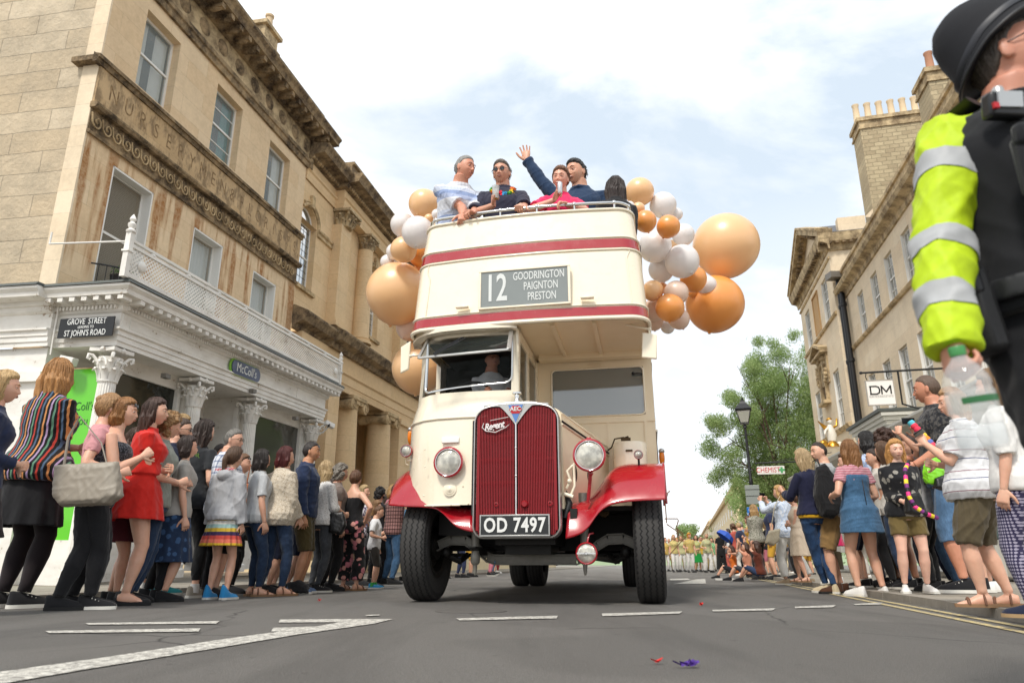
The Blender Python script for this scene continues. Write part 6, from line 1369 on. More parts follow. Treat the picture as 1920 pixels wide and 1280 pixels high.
    # lower apron with its raked outer corner
    low = []
    zb = [.84, .84, .84, .84, .84, .845, .95, 1.10, 1.22, 1.22, 1.22]
    for t in (0, .33, .66, 1):
        low.append([V((p.x, p.y, b+(1.22-b)*t)) for p, b in zip(prow(0, .06), zb)])
    mb.strip(low)
    cab = mb.build('cab_panel', CREAM, bus, 50)
    md = MB(); md.tube([p for p in prow(1.64, .062)][2:], .012, 8); md.tube([low[0][i]+V((0, -.002, 0)) for i in range(3, 9)], .009, 8); md.build('beading', CREAM, cab, 60)
    # pillars, header
    mb = MB()
    A = prow(1.90, 0); Bt = prow(2.56, -.04)
    def pill(i0, i1, z0, z1, th=.035):
        a, b = V(A[i0]).lerp(Bt[i0], (z0-1.9)/.66), V(A[i1]).lerp(Bt[i1], (z0-1.9)/.66); c_, d_ = V(A[i0]).lerp(Bt[i0], (z1-1.9)/.66), V(A[i1]).lerp(Bt[i1], (z1-1.9)/.66)
        off = V((0.2*th, th, 0)); mb.add([a, b, d_, c_, a+off, b+off, d_+off, c_+off], [(0, 1, 2, 3), (7, 6, 5, 4), (0, 4, 5, 1), (1, 5, 6, 2), (2, 6, 7, 3), (3, 7, 4, 0)])
    pill(0, 1, 1.9, 2.56); pill(6, 7, 1.9, 2.56); 
    for i in range(10): pill(i, i+1, 2.47, 2.57)
    pill(7, 8, 1.9, 1.98); pill(8, 9, 1.9, 1.98); pill(9, 10, 1.9, 1.98); mb.box(-1.17, -1.12, .50, .72, 1.9, 2.55); mb.box(-1.17, -1.14, -.02, .04, 1.9, 2.55)
    mb.build('cab_pillar', CREAM, bus, 40)
    mb = MB(); vz = prow(2.50, .085); vt = prow(2.56, .02); vb = prow(2.50, .0); mb.strip([[p for p in vb][:9], [p for p in vz][:9], [p+V((0, 0, .045)) for p in vz][:9], [p for p in vt][:9]]); mb.build('cab_visor', CREAM, bus, 50)
    # inner side of the cab, facing the bonnet
    mb = MB(); xs = -.035
    def pane_wall(mb, x, y0, y1, z0, z1, ops, th=.03):
        ys = sorted({y0, y1, *[o[0] for o in ops], *[o[1] for o in ops]}); zs = sorted({z0, z1, *[o[2] for o in ops], *[o[3] for o in ops]})
        for a, b in zip(ys, ys[1:]):
            for c_, d_ in zip(zs, zs[1:]):
                if any(o[0] <= a and b <= o[1] and o[2] <= c_ and d_ <= o[3] for o in ops): continue
                mb.box(x-th, x, a, b, c_, d_)
    ops = [(-.42, .02, 1.86, 2.42), (.12, .60, 1.86, 2.42)]
    pane_wall(mb, xs, -.50, .715, 1.55, 2.525, ops); ci = mb.build('cab_side_panel', CREAM, bus, 30)
    for o in ops: p = MB(); p.box(xs-.02, xs-.015, o[0], o[1], o[2], o[3]); p.build('pane', glassy('cab_side_glass', '#3d403a', .05, 1.6, .75), ci, 0)
    # cab interior
    mb = MB(); mb.box(-1.10, -.07, .66, .70, .9, 2.50); mb.box(-1.10, -.07, -.1, .66, 1.30, 1.33); mb.box(-1.0, -.07, -.3, .66, 2.46, 2.48); mb.box(-.85, -.12, -.48, -.38, 1.80, 1.84); mb.build('cab_lining', simple('dark_cab_lining', '#171310', .8), bus, 30)
    mb = MB(); mb.tube([(-.60+.23*math.cos(a), -.16+.10*math.sin(a)*.9, 1.92+.20*math.sin(a)) for a in [2*math.pi*i/24 for i in range(24)]], .014, 8, closed=True); mb.tube([(-.6, -.1, 1.92), (-.6, -.25, 1.5)], .02, 8); mb.build('steering_wheel', BLACK, bus, 60)
    # windscreen: fixed lower half, opened upper half
    def wpt(x, z):
        pr_ = prow(1.9, 0); yy = np.interp(-x, [-p.x for p in pr_], [p.y for p in pr_]); return V((x, yy-.004+(z-1.9)*.06, z))
    fr = MB(); c = []; x0, x1, z0, z1 = -.985, -.095, 1.925, 2.50
    for cx_, cz_, a0 in ((x0+.07, z0+.07, 180), (x1-.07, z0+.07, 270)):
        for k in range(7): a = R(a0+k*15); c.append((cx_+.07*math.cos(a), cz_+.07*math.sin(a)))
        if a0 == 180: c += [(x, z0) for x in np.linspace(x0+.14, x1-.14, 6)]
    c = [(x0, z1)]+c+[(x1, z1)]
    # sill follows the raked lower edge
    rk = lambda x: (x+.985)/.89*.055
    c = [(x, z+(rk(x) if z < 2.2 else 0)) for x, z in c]
    fr.tube([wpt(x, z) for x, z in c], [(.016, .010)]*len(c), 8, cap=True); ws = fr.build('windscreen', CHROME, bus, 60)
    g = MB(); lo = [wpt(x, z0+.01+rk(x)) for x in np.linspace(x0+.02, x1-.02, 9)]; hi = [wpt(x, 2.185+rk(x)) for x in np.linspace(x0+.02, x1-.02, 9)]; g.strip([lo, hi]); g.build('lower_pane', glassy('cab_glass', '#2c3230', .02, 1.5, .12), ws, 60)
    t0, t1 = wpt(x0+.005, 2.50), wpt(x1-.005, 2.50); b0 = V(bp(785, 671, -.86)); b1 = V(bp(954, 655, -.86))
    fr = MB(); t0 += V((0, -.02, 0)); t1 += V((0, -.02, 0))
    for a, b, r in ((t0, b0, .013), (t1, b1, .020), (b0, b1, .013)): fr.bar(a, b, r*2, r*1.6)
    op = fr.build('opening_windscreen', ALU, bus, 40, bevel=.003); g = MB(); g.quad(t0, t1, b1, b0); g.build('upper_pane', glassy('reflecting_glass', '#4a524f', .02, 1.6, .25), op, 0)
    for px0, py0, px1, py1 in ((868, 632, 815, 660), (873, 634, 838, 652)):
        wm = MB(); a, b = V(bp(px0, py0, -.66)), V(bp(px1, py1, -.87)); wm.tube([a, a.lerp(b, .5)+V((0, -.02, -.01)), b], [.007, .009, .006], 6); wm.build('wiper', BLACK, op, 60)
    wm = MB(); a, b = V(bp(860, 640, -.80)), V(bp(813, 664, -.89)); wm.bar(a, b, .014, .02); wm.build('wiper_blade', BLACK, op)
    # bonnet
    mb = MB()
    def bsec(y, xr, zt, xl):
        pts = [(xl, .80), (xl, zt-.0), (xl+.05, zt+.03)]
        for k in range(7): a = R(90-k*15); pts.append((xr-.10+.10*math.cos(a), zt-.055+.075*math.sin(a)))
        pts += [(xr+.004, zt-.13), (xr+.01, zt-.3), (xr+.01, .80)]
        return [V((x, y, z)) for x, z in pts]
    mb.loft([bsec(-.52, .365, 1.70, -.40), bsec(-.1, .48, 1.665, -.40), bsec(.3, .60, 1.625, -.40), bsec(.72, .715, 1.58, -.40)]); bon = mb.build('bonnet', CREAM2, bus, 35)
    mb = MB(); mb.tube([(.372, -.52, 1.585), (.726, .72, 1.465)], .011, 6); mb.build('hinge', BLACK, bon, 60); mb = MB(); mb.tube([(.374, -.52, 1.560), (.729, .72, 1.440)], .010, 6); mb.tube([(.374, -.52, 1.66), (.72, .72, 1.53)], .005, 6); mb.build('beading', CREAM, bon, 60)
    for px, py in ((1074, 887), (1127, 890)):
        yy = -.25 if px < 1100 else .12; x, _, z = bp(px, py, yy); xx = .365+.283*(yy+.52)+.0055; mb = MB(); mb.ell((xx+.006, yy, z), (.010, .055, .085), Matrix.Rotation(-R(16), 3, 'Z')); mb.build('vent_hole', BLACK, bon, 60)
    # radiator ------------------------------------------------------------------
    rx0, rx1, rz0, rz1 = -.425, .362, .545, 1.755; rc = (rx0+rx1)/2
    def rout(o, y):
        pts = []; w_ = (rx1-rx0)/2-o; rb, rt = .10-o*.6, .15-o*.5
        for k in range(7): a = R(180+k*15); pts.append((rc-w_+rb+rb*math.cos(a), rz0+o+rb+rb*math.sin(a)))
        for k in range(7): a = R(270+k*15); pts.append((rc+w_-rb+rb*math.cos(a), rz0+o+rb+rb*math.sin(a)))
        for k in range(7): a = R(k*13); pts.append((rc+w_-rt+rt*math.cos(a), rz1-.03-o-rt+rt*math.sin(a)))
        for k in range(1, 6): x = rc+(w_-rt)*(1-k/3); pts.append((x, rz1-o-.03+.03*(1-((x-rc)/(w_))**2)))
        for k in range(7): a = R(102+k*13); pts.append((rc-w_+rt+rt*math.cos(a), rz1-.03-o-rt+rt*math.sin(a)))
        return [V((x, y, z)) for x, z in pts]
    mb = MB(); mb.loft([rout(.0, -.52), rout(-.004, -.64), rout(.004, -.668), rout(.013, -.671), rout(.017, -.66), rout(.017, -.60)], cap=False); rad = mb.build('radiator', ALU, bus, 50)
    mb = MB(); bk_ = rout(.02, -.615); mb.add(bk_, [tuple(range(len(bk_)))]); mb.build('core', simple('dark_core', '#1a0608', .7), rad, 0)
    mb = MB(); side = (rx0+.03, rx1-.03); V_top = lambda x: min(p[2] for p in [(0, 0, rz1-.03)])
    def ztop(x):
        d = abs(x-rc); e_ = abs(x-rc)/(.39); arch = rz1-.045-.10*max(0, (d-.27)/.09)**2 if d > .27 else rz1-.045
        return min(arch, rz1-.30+.30*min(1, (d/.17))**.5-.01) if d < .17 else arch
    for i in range(50):
        x = side[0]+.008+(side[1]-side[0]-.016)*i/49
        if abs(x-rc) < .012: continue
        zt = ztop(x); zb_ = rz0+.035+max(0, (abs(x-rc)-.30)/.07)**2*.05; mb.box(x-.0036, x+.0036, -.655, -.640, zb_, zt)
    gr = mb.build('grille', GRILLE, rad, 0)
    mb = MB(); 
    for z in (1.03, .79, 1.235, 1.45):
        for a, b in ((side[0], rc-.015), (rc+.015, side[1])): mb.box(a, b, -.638, -.628, z-.012, z+.012)
    for a, b in ((side[0]-.0, side[0]+.022), (side[1]-.022, side[1])): mb.box(a, b, -.652, -.630, rz0+.07, rz1-.12)
    mb.box(side[0]+.02, side[1]-.02, -.634, -.626, rz0+.03, .80); mb.build('cross_bar', GRILLE, rad, 30)
    mb = MB(); mb.box(rc+.03, side[1]-.09, -.634, -.628, .8, rz1-.12); mb.build('blanking_plate', GRILLE, rad, 30)
    mb = MB(); mb.tube([(rc, -.665, rz0+.03), (rc, -.668, rz1-.20)], .008, 8)
    for z in (1.08, 1.33): mb.ell((rc, -.668, z), (.012, .01, .012))
    mb.build('centre_bar', CHROME, rad, 60)
    # chrome peak sweeping down to the badge
    mb = MB(); up_, dn = [], []
    for i in range(21):
        d = -.30+.60*i/20; t = abs(d)/.30; up_.append(V((rc+d, -.668, rz1-.012-.012*t*t))); dn.append(V((rc+d, -.668, rz1-.032-.19*max(0, 1-t*1.9)**1.25-.01*t)))
    mb.strip([up_, dn]); mb.strip([[p+V((0, .02, 0)) for p in up_], [p+V((0, .02, 0)) for p in dn]]); mb.strip([dn, [p+V((0, .02, 0)) for p in dn]]); mb.build('radiator_peak', ALU, rad, 40)
    tri = [(-.085, 0), (.085, 0), (.0, -.205)]
    mb = MB(); mb.prism(tri, (rc, -.672, rz1-.028), (1, 0, 0), (0, 0, 1), -.0)
    mb = MB(); mb.prism([(-.082, .004), (0, -.195), (.082, .004)], (rc, -.668, rz1-.028), (1, 0, 0), (0, 0, 1), .006); bd = mb.build('badge', ALU, rad, 0)
    mb = MB(); mb.prism([(-.070, -.004), (0, -.172), (.070, -.004)], (rc, -.6765, rz1-.028), (1, 0, 0), (0, 0, 1), .002); mb.build('blue_enamel', simple('blue_enamel', '#3f74b8', .25, coat=1), bd, 0)
    mb = MB(); mb.prism([(-.06, -.05), (-.034, -.086), (.034, -.086), (.06, -.05), (.034, -.014), (-.034, -.014)], (rc, -.6795, rz1-.028), (1, 0, 0), (0, 0, 1), .002); mb.build('red_roundel', simple('red_enamel', '#b51a22', .3), bd, 0)
    text('AEC', 'badge_lettering', .055, WH, bd, fm(rc, rz1-.073, -.684), bold=.0012)
    rg_ = frame_m((-.235, -.668, 1.535), V((1, 0, .16)).normalized(), V((-.16, 0, 1)).normalized(), (0, -1, 0))
    text('Regent', 'name_script', .088, simple('polished_script', '#e8e0dc', .25, .3), rad, rg_, shear=.35, bold=.002, sx=.82, space=.9)
    mb = MB(); mb.tube([(-.33, -.67, 1.565), (-.345, -.67, 1.525), (-.31, -.67, 1.49), (-.22, -.67, 1.475), (-.12, -.67, 1.52), (-.09, -.67, 1.545)], [.004, .005, .006, .006, .005, .002], 6); mb.tube([(-.27, -.67, 1.585), (-.18, -.67, 1.600), (-.10, -.67, 1.612)], .004, 6); mb.build('swash', simple('polished_script', '#e8e0dc', .25, .3), rad, 60)
    mb = MB(); mb.lathe([(.03, 0), (.035, .03), (.022, .045), (.024, .09), (.045, .10), (.045, .115), (.02, .125)], (rc-.005, -.58, rz1-.01), n=20); mb.build('filler_cap', CHROME, rad, 50)
    mb = MB(); mb.tube([p+V((-.008, .01, .006)) for p in rout(-.004, -.60)[19:27]][::-1], .008, 6); mb.tube([V((rx0-.012, -.62, z)) for z in (.75, 1.2, 1.6)], .011, 6); mb.build('rubber_seal', BLACK, rad, 60)
    for x, r in ((-.21, .020), (.045, .032), (.27, .022)):
        mb = MB(); mb.lathe([(r, 0), (r, .018), (r*.7, .03), (r*.7, .03)] if x == .045 else [(r, 0), (r, .012), (r*.6, .014), (r*.55, .004)], (x, -.652, .835), Matrix.Rotation(R(90), 3, 'X'), 16); mb.build('boss', GRILLE, rad, 40)
    np_ = MB(); np_.box(-.343, .262, -.695, -.682, .572, .735); pl_ = np_.build('number_plate', simple('black_plate', '#232526', .4), bus, 30)
    np_ = MB()
    for a, b, c, d in ((-.35, .269, .733, .745), (-.35, .269, .562, .574), (-.35, -.338, .574, .733), (.257, .269, .574, .733)): np_.box(a, b, -.70, -.683, c, d)
    np_.build('plate_border', ALU, pl_, 30, bevel=.002)
    text('OD 7497', 'plate_characters', .168, simple('silver_white_characters', '#dcdcd8', .35), pl_, fm(-.041, .651, -.698), bold=.0045, sx=.78, ext=.003, space=1.1)
    # fenders ---------------------------------------------------------------------
    def fender(cols, nm):
        mb = MB(); rows = [[], [], [], [], [], [], []]
        for (tx, ty, tyy), (bx_, by_, byy) in cols:
            T_, Bm = V(bp(tx, ty, tyy)), V(bp(bx_, by_, byy)); m1 = T_.lerp(Bm, .35)+V((0, -.035, .025)); m2 = T_.lerp(Bm, .7)+V((0, -.025, .012))
            rows[0].append(Bm+V((0, .03, .0))); rows[1].append(Bm); rows[2].append(m2); rows[3].append(m1); rows[4].append(T_)
            low_ = T_.z < 1.05
            rows[5].append(T_+(V((0, .35, .0)) if low_ else V((0, .30, .03)))); rows[6].append(T_+(V((0, .55, -.05)) if low_ else V((0, .75, -.10))))
        mb.strip(rows); o = mb.build(nm, RED, bus, 80); s = o.modifiers.new('sub', 'SUBSURF'); s.levels = 2; s.render_levels = 2; s2 = o.modifiers.new('sol', 'SOLIDIFY'); s2.thickness = .006; return o
    fr_ = fender([((1069, 938, -.40), (1060, 1010, -.62)), ((1090, 935, -.38), (1084, 1004, -.62)), ((1107, 930, -.36), (1102, 992, -.62)), ((1126, 905, -.32), (1114, 972, -.62)), ((1142, 882, -.28), (1128, 954, -.61)), ((1158, 868, -.25), (1150, 943, -.60)), ((1200, 866, -.25), (1195, 938, -.60)), ((1236, 866, -.25), (1240, 937, -.60)), ((1246, 867, -.25), (1248, 936, -.60))], 'front_wing')
    fender([((748, 893, -.12), (727, 947, -.48)), ((760, 880, -.16), (745, 949, -.53)), ((775, 874, -.2), (775, 950, -.56)), ((800, 880, -.25), (803, 951, -.575)), ((825, 930, -.32), (824, 955, -.585)), ((846, 946, -.36), (842, 976, -.60)), ((866, 947, -.40), (856, 991, -.61)), ((887, 948, -.42), (888, 998, -.62))], 'front_wing')
    mb = MB(); mb.tube([(CX+Wz(1)+.02, -.42, .84), (CX+Wz(1)+.02, -.28, 1.20), (CX+Wz(1)+.02, 0, 1.25), (CX+Wz(1)+.02, .35, 1.2), (CX+Wz(1)+.02, .55, .9)], .01, 6); mb.build('wing_edge', RED, fr_, 60)
    # lamps ---------------------------------------------------------------------
    RX90 = Matrix.Rotation(R(90), 3, 'X')
    def lamp(nm, px, py, y, r, bowl=.0, rim=RED, tilt=0, bar=False):
        x, _, z = bp(px, py, y); mb = MB(); rt_ = Matrix.Rotation(R(tilt), 3, 'Z')@RX90
        if bowl: mb.lathe([(r*.25, -bowl), (r*.6, -bowl*.8), (r*.92, -bowl*.35), (r*1.0, 0)], (x, y, z), rt_, 28)
        mb.lathe([(r*.98, -.02), (r*1.06, -.01), (r*1.06, .012), (r*.97, .020), (r*.90, .016), (r*.90, .0)], (x, y, z), rt_, 32); o = mb.build(nm, rim, bus, 50)
        g = MB(); g.lathe([(r*.90, .006), (r*.7, .020), (r*.4, .030), (.002, .034)], (x, y, z), rt_, 28); g.build('lens', LENSG, o, 80)
        if bar: g = MB(); g.box(x-r*.9, x+r*.9, y-.045, y-.035, z-.006, z+.006); g.lathe([(r*.16, 0), (r*.16, .05), (.01, .055)], (x, y, z), rt_, 12); g.build('lens_bar', CHROME, o, 30)
        else: g = MB(); g.lathe([(r*.905, .010), (r*.915, .022), (r*.88, .022)], (x, y, z), rt_, 32, cap=False); g.build('chrome_ring', CHROME, o, 60)
        return o, x, z
    lamp('headlamp', 841, 866, -.66, .132, .06)
    o, x, z = lamp('headlamp', 1105, 853, -.66, .138, .17); mb = MB(); mb.tube([(x, -.60, z-.13), (x-.01, -.58, z-.22), (x-.035, -.55, z-.40)], [.018, .016, .016], 10); mb.ell((x, -.60, z-.15), .024); mb.build('stalk', RED, o, 60)
    mb = MB(); mb.box(x-.02, x+.02, -.66, -.58, z+.13, z+.16); mb.build('lamp_lug', RED, o, 30, bevel=.004)
    o, x, z = lamp('fog_lamp', 1100, 1037, -.62, .088, .09, bar=True); mb = MB(); mb.tube([(x, -.56, z+.08), (x+.02, -.55, z+.16), (x+.05, -.50, z+.17)], .009, 8); mb.build('bracket', RED, o, 60)
    o, x, z = lamp('side_lamp', 762, 845, -.40, .058, .06); mb = MB(); mb.tube([(x, -.38, z-.06), (x, -.36, z-.085), (x+.16, -.34, z-.075)], .011, 8); mb.tube([(x-.01, -.38, z-.08), (x-.01, -.37, z-.12), (x+.015, -.37, z-.13)], .004, 6); mb.build('bracket', CREAM, o, 60)
    o, x, z = lamp('side_lamp', 1197, 852, -.30, .040, .05); mb = MB(); mb.tube([(x, -.27, z-.03), (x, -.27, z-.09)], .010, 8); mb.build('stalk', BLACK, o, 60)
    for px, py, y in ((770, 818, .0), (1241, 858, .75)):
        x, _, z = bp(px, py, y); mb = MB(); mb.ell((x, y, z), (.030, .05, .088)); o = mb.build('indicator', AMBER, bus, 60); m2 = MB(); m2.ell((x, y, z+.07), (.032, .052, .03)); m2.build('indicator_cap', ALU, o, 60)
    x, _, z = bp(845, 825, -.615); mb = MB(); mb.box(x-.085, x+.085, -.632, -.60, z-.028, z+.028); mb.build('blank_plate', simple('white_enamel', '#efece4', .3), bus, 30, bevel=.008)
    x, _, z = bp(843, 917, -.62); mb = MB()
    for r, h_ in ((.062, .006), (.045, .012), (.028, .017), (.012, .024)): mb.lathe([(r, 0), (r, h_), (r*.86, h_+.003)], (x, -.612, z), RX90, 24)
    mb.build('round_boss', CREAM, bus, 40)
    for px, py in ((797, 842), (797, 875), (852, 883), (795, 929), (846, 946), (878, 944), (812, 948), (868, 911)):
        x, _, z = bp(px, py, -.615); mb = MB(); mb.ell((x, -.617, z), (.008, .006, .008), None, 8, 6); mb.build('rivet', CREAM, bus, 60)
    # mirrors
    for pts, ys in ((((751, 650), (770, 638), (766, 692), (750, 700)), -.35), (((1204, 622), (1232, 626), (1232, 673), (1203, 670)), -.35)):
        c = [V(bp(px, py, ys)) for px, py in pts]; mb = MB(); mb.add(c+[p+V((0, .03, 0)) for p in c], [(0, 1, 2, 3), (7, 6, 5, 4), (0, 4, 5, 1), (1, 5, 6, 2), (2, 6, 7, 3), (3, 7, 4, 0)]); o = mb.build('mirror', CREAM, bus, 30, bevel=.012)
        a = (c[0]+c[1])/2+V((0, .02, 0)); b = V((1.0, -.3, 2.56)) if pts[0][0] > 1000 else V((-1.06, -.35, 2.36)); mb = MB(); a2 = a+V((0, 0, .045)) if pts[0][0] > 1000 else V((a.x+.05, a.y, 2.36)); mb.tube([V((a.x, a.y, a.z-.04)), a2, b], .013, 8); mb.ell(a2, .02); mb.build('mirror_arm', CREAM, o, 60)
    # tank on the bulkhead
    mb = MB(); mb.lathe([(.17, 0), (.175, .01), (.175, .30), (.165, .315), (.0, .32)], (.955, .53, 1.22), n=28); tk = mb.build('fuel_tank', CREAM, bus, 50)
    mb = MB(); mb.tube([(.72, .70, 1.50), (.76, .66, 1.52), (.80, .6, 1.60), (.90, .52, 1.60)], .008, 6); mb.obox((.92, .44, 1.565), (.10, .03, .03)); mb.tube([(.89, .44, 1.57), (.95, .44, 1.59)], .012, 6); mb.build('pipework', simple('brown_brass', '#4a3820', .5, .6), tk, 60)
    mb = MB(); mb.box(.915, .985, .345, .354, 1.425, 1.443); mb.build('maker_plate', simple('brown_brass', '#4a3820', .5, .6), tk)
    # carburettor levers beside the radiator
    mb = MB(); mb.tube([(.40, -.50, .98), (.44, -.52, 1.05), (.41, -.52, 1.13), (.46, -.5, 1.18)], .014, 8); mb.tube([(.47, -.5, 1.20), (.475, -.52, 1.0), (.44, -.52, .92)], .012, 8); mb.ell((.43, -.52, 1.04), .024); mb.tube([(.38, -.52, .93), (.46, -.53, .90)], .018, 8); mb.build('linkage', CREAM, bus, 60)
    mb = MB(); mb.tube([(.37, -.45, .95), (.42, -.48, .85), (.38, -.5, .72)], .03, 8); mb.build('hose', BLACK, bus, 60)
    # running gear -----------------------------------------------------------------
    def wheel(x, y, dual=False, parent=bus):
        o = MB(); s = -1 if x > 0 else 1
        o.lathe([(.02, -.10), (.10, -.10), (.12, -.04), (.20, -.02), (.25, -.09), (.30, -.11), (.30, .11), (.24, .10), (.20, .05), (.13, .04), (.13, .10), (.02, .10)], (0, 0, 0), Matrix.Rotation(R(90), 3, 'Y'), 32); h_ = o.build('wheel', GREASE, parent, 40); h_.location = (x, y, .505)
        for k, dx in enumerate((0, .27*s) if dual else (0,)):
            t = MB(); t.lathe([(.285, -.10), (.35, -.125), (.42, -.132), (.462, -.124), (.490, -.112), (.500, -.095), (.504, -.05), (.505, 0), (.504, .05), (.500, .095), (.490, .112), (.462, .124), (.42, .132), (.35, .125), (.285, .10)], (0, 0, 0), Matrix.Rotation(R(90), 3, 'Y'), 96, cap=False)
            to = t.build('tyre', TYRE, h_, 50, fixn=True); to.location = (dx, 0, 0)
    wheel(-1.035, 0); wheel(1.095, 0); wheel(-1.0, 4.95, True); wheel(1.06, 4.95, True)
    def ibeam(path, w_, h_, t_):
        mb = MB()
        for a, b in zip(path, path[1:]):
            a, b = V(a), V(b); mb.bar(a, b, t_, h_*.9); e = (b-a).normalized()*.01; u = V((0, 0, h_/2))
            mb.bar(a-e+u, b+e+u, w_, t_); mb.bar(a-e-u, b+e-u, w_, t_)
        return mb
    ib = ibeam([(-.93, 0, .505), (-.80, 0, .56), (-.66, 0, .555), (-.56, 0, .50), (-.44, 0, .40), (-.36, 0, .375), (.42, 0, .375), (.50, 0, .40), (.62, 0, .50), (.72, 0, .555), (.86, 0, .56), (.99, 0, .505)], .07, .085, .014); ib.build('front_axle', IRON, bus, 30, bevel=.004)
    for x in (-.47, .53):
        mb = MB(); mb.lathe([(.028, .33), (.042, .35), (.045, .40), (.036, .43), (.036, .60), (.042, .62), (.042, .95)], (x, -.35, 0), n=18); mb.lathe([(.008, .24), (.016, .27), (.022, .33)], (x, -.35, 0), n=10)
        mb.build('spring_hanger', IRON, bus, 40)
    for x in (-.47, .53):
        mb = MB()
        for k in range(6): mb.bar((x, -.5+.05*k, .48-.012*k), (x, .55-.05*k, .48-.012*k), .075, .010)
        mb.build('leaf_spring', GREASE, bus, 30)
    mb = MB()
    for x in (-.42, .46): mb.box(x-.03, x+.03, -.55, 7.0, .62, .80)
    for y in (-.3, 1.2, 3.0, 4.4, 5.6): mb.box(-.42, .46, y, y+.08, .64, .76)
    mb.build('chassis_rail', GREASE, bus, 30)
    mb = MB(); mb.box(-.26, .28, -.45, 1.1, .50, 1.1); mb.box(-.2, .22, -.30, .8, .42, .52); mb.tube([(-.0, 1.1, .6), (-.4, 4.9, .5)], .05, 10); mb.ell((-.42, 4.95, .505), (.16, .2, .19)); mb.tube([(-.95, 4.95, .505), (1.0, 4.95, .505)], .07, 10); mb.box(-1.1, -.75, 2.2, 3.6, .42, .8); mb.tube([(-.9, .12, .42), (.95, .12, .42)], .018, 8); mb.tube([(.45, 1.0, .42), (.5, 6.8, .38)], .04, 8)
    mb.tube([(-.85, -.02, .42), (-.70, -.02, .36), (-.66, .1, .42)], .03, 8); mb.tube([(.9, -.02, .42), (.78, -.02, .36), (.72, .1, .42)], .03, 8); mb.ell((-.83, -.06, .44), .05); mb.ell((.88, -.06, .44), .05); mb.build('engine_and_gearbox', GREASE, bus, 40)
    mb = MB(); mb.box(-1.15, 1.2, -.25, .72, .80, .84); mb.box(-1.12, -.43, -.30, .7, .98, 1.0); mb.box(-.9, .95, .3, .34, .46, .84); mb.box(-.9, -.5, -.1, .3, .6, .84); mb.build('wing_valance', GREASE, bus, 30)
    mb = MB(); mb.lathe([(.05, 0), (.05, .12)], (.70, .0, .80), RX90, 16); mb.build('brake_reservoir', simple('brown_brass', '#4a3820', .5, .6), bus, 40)
    return bus
BUS = build_bus()
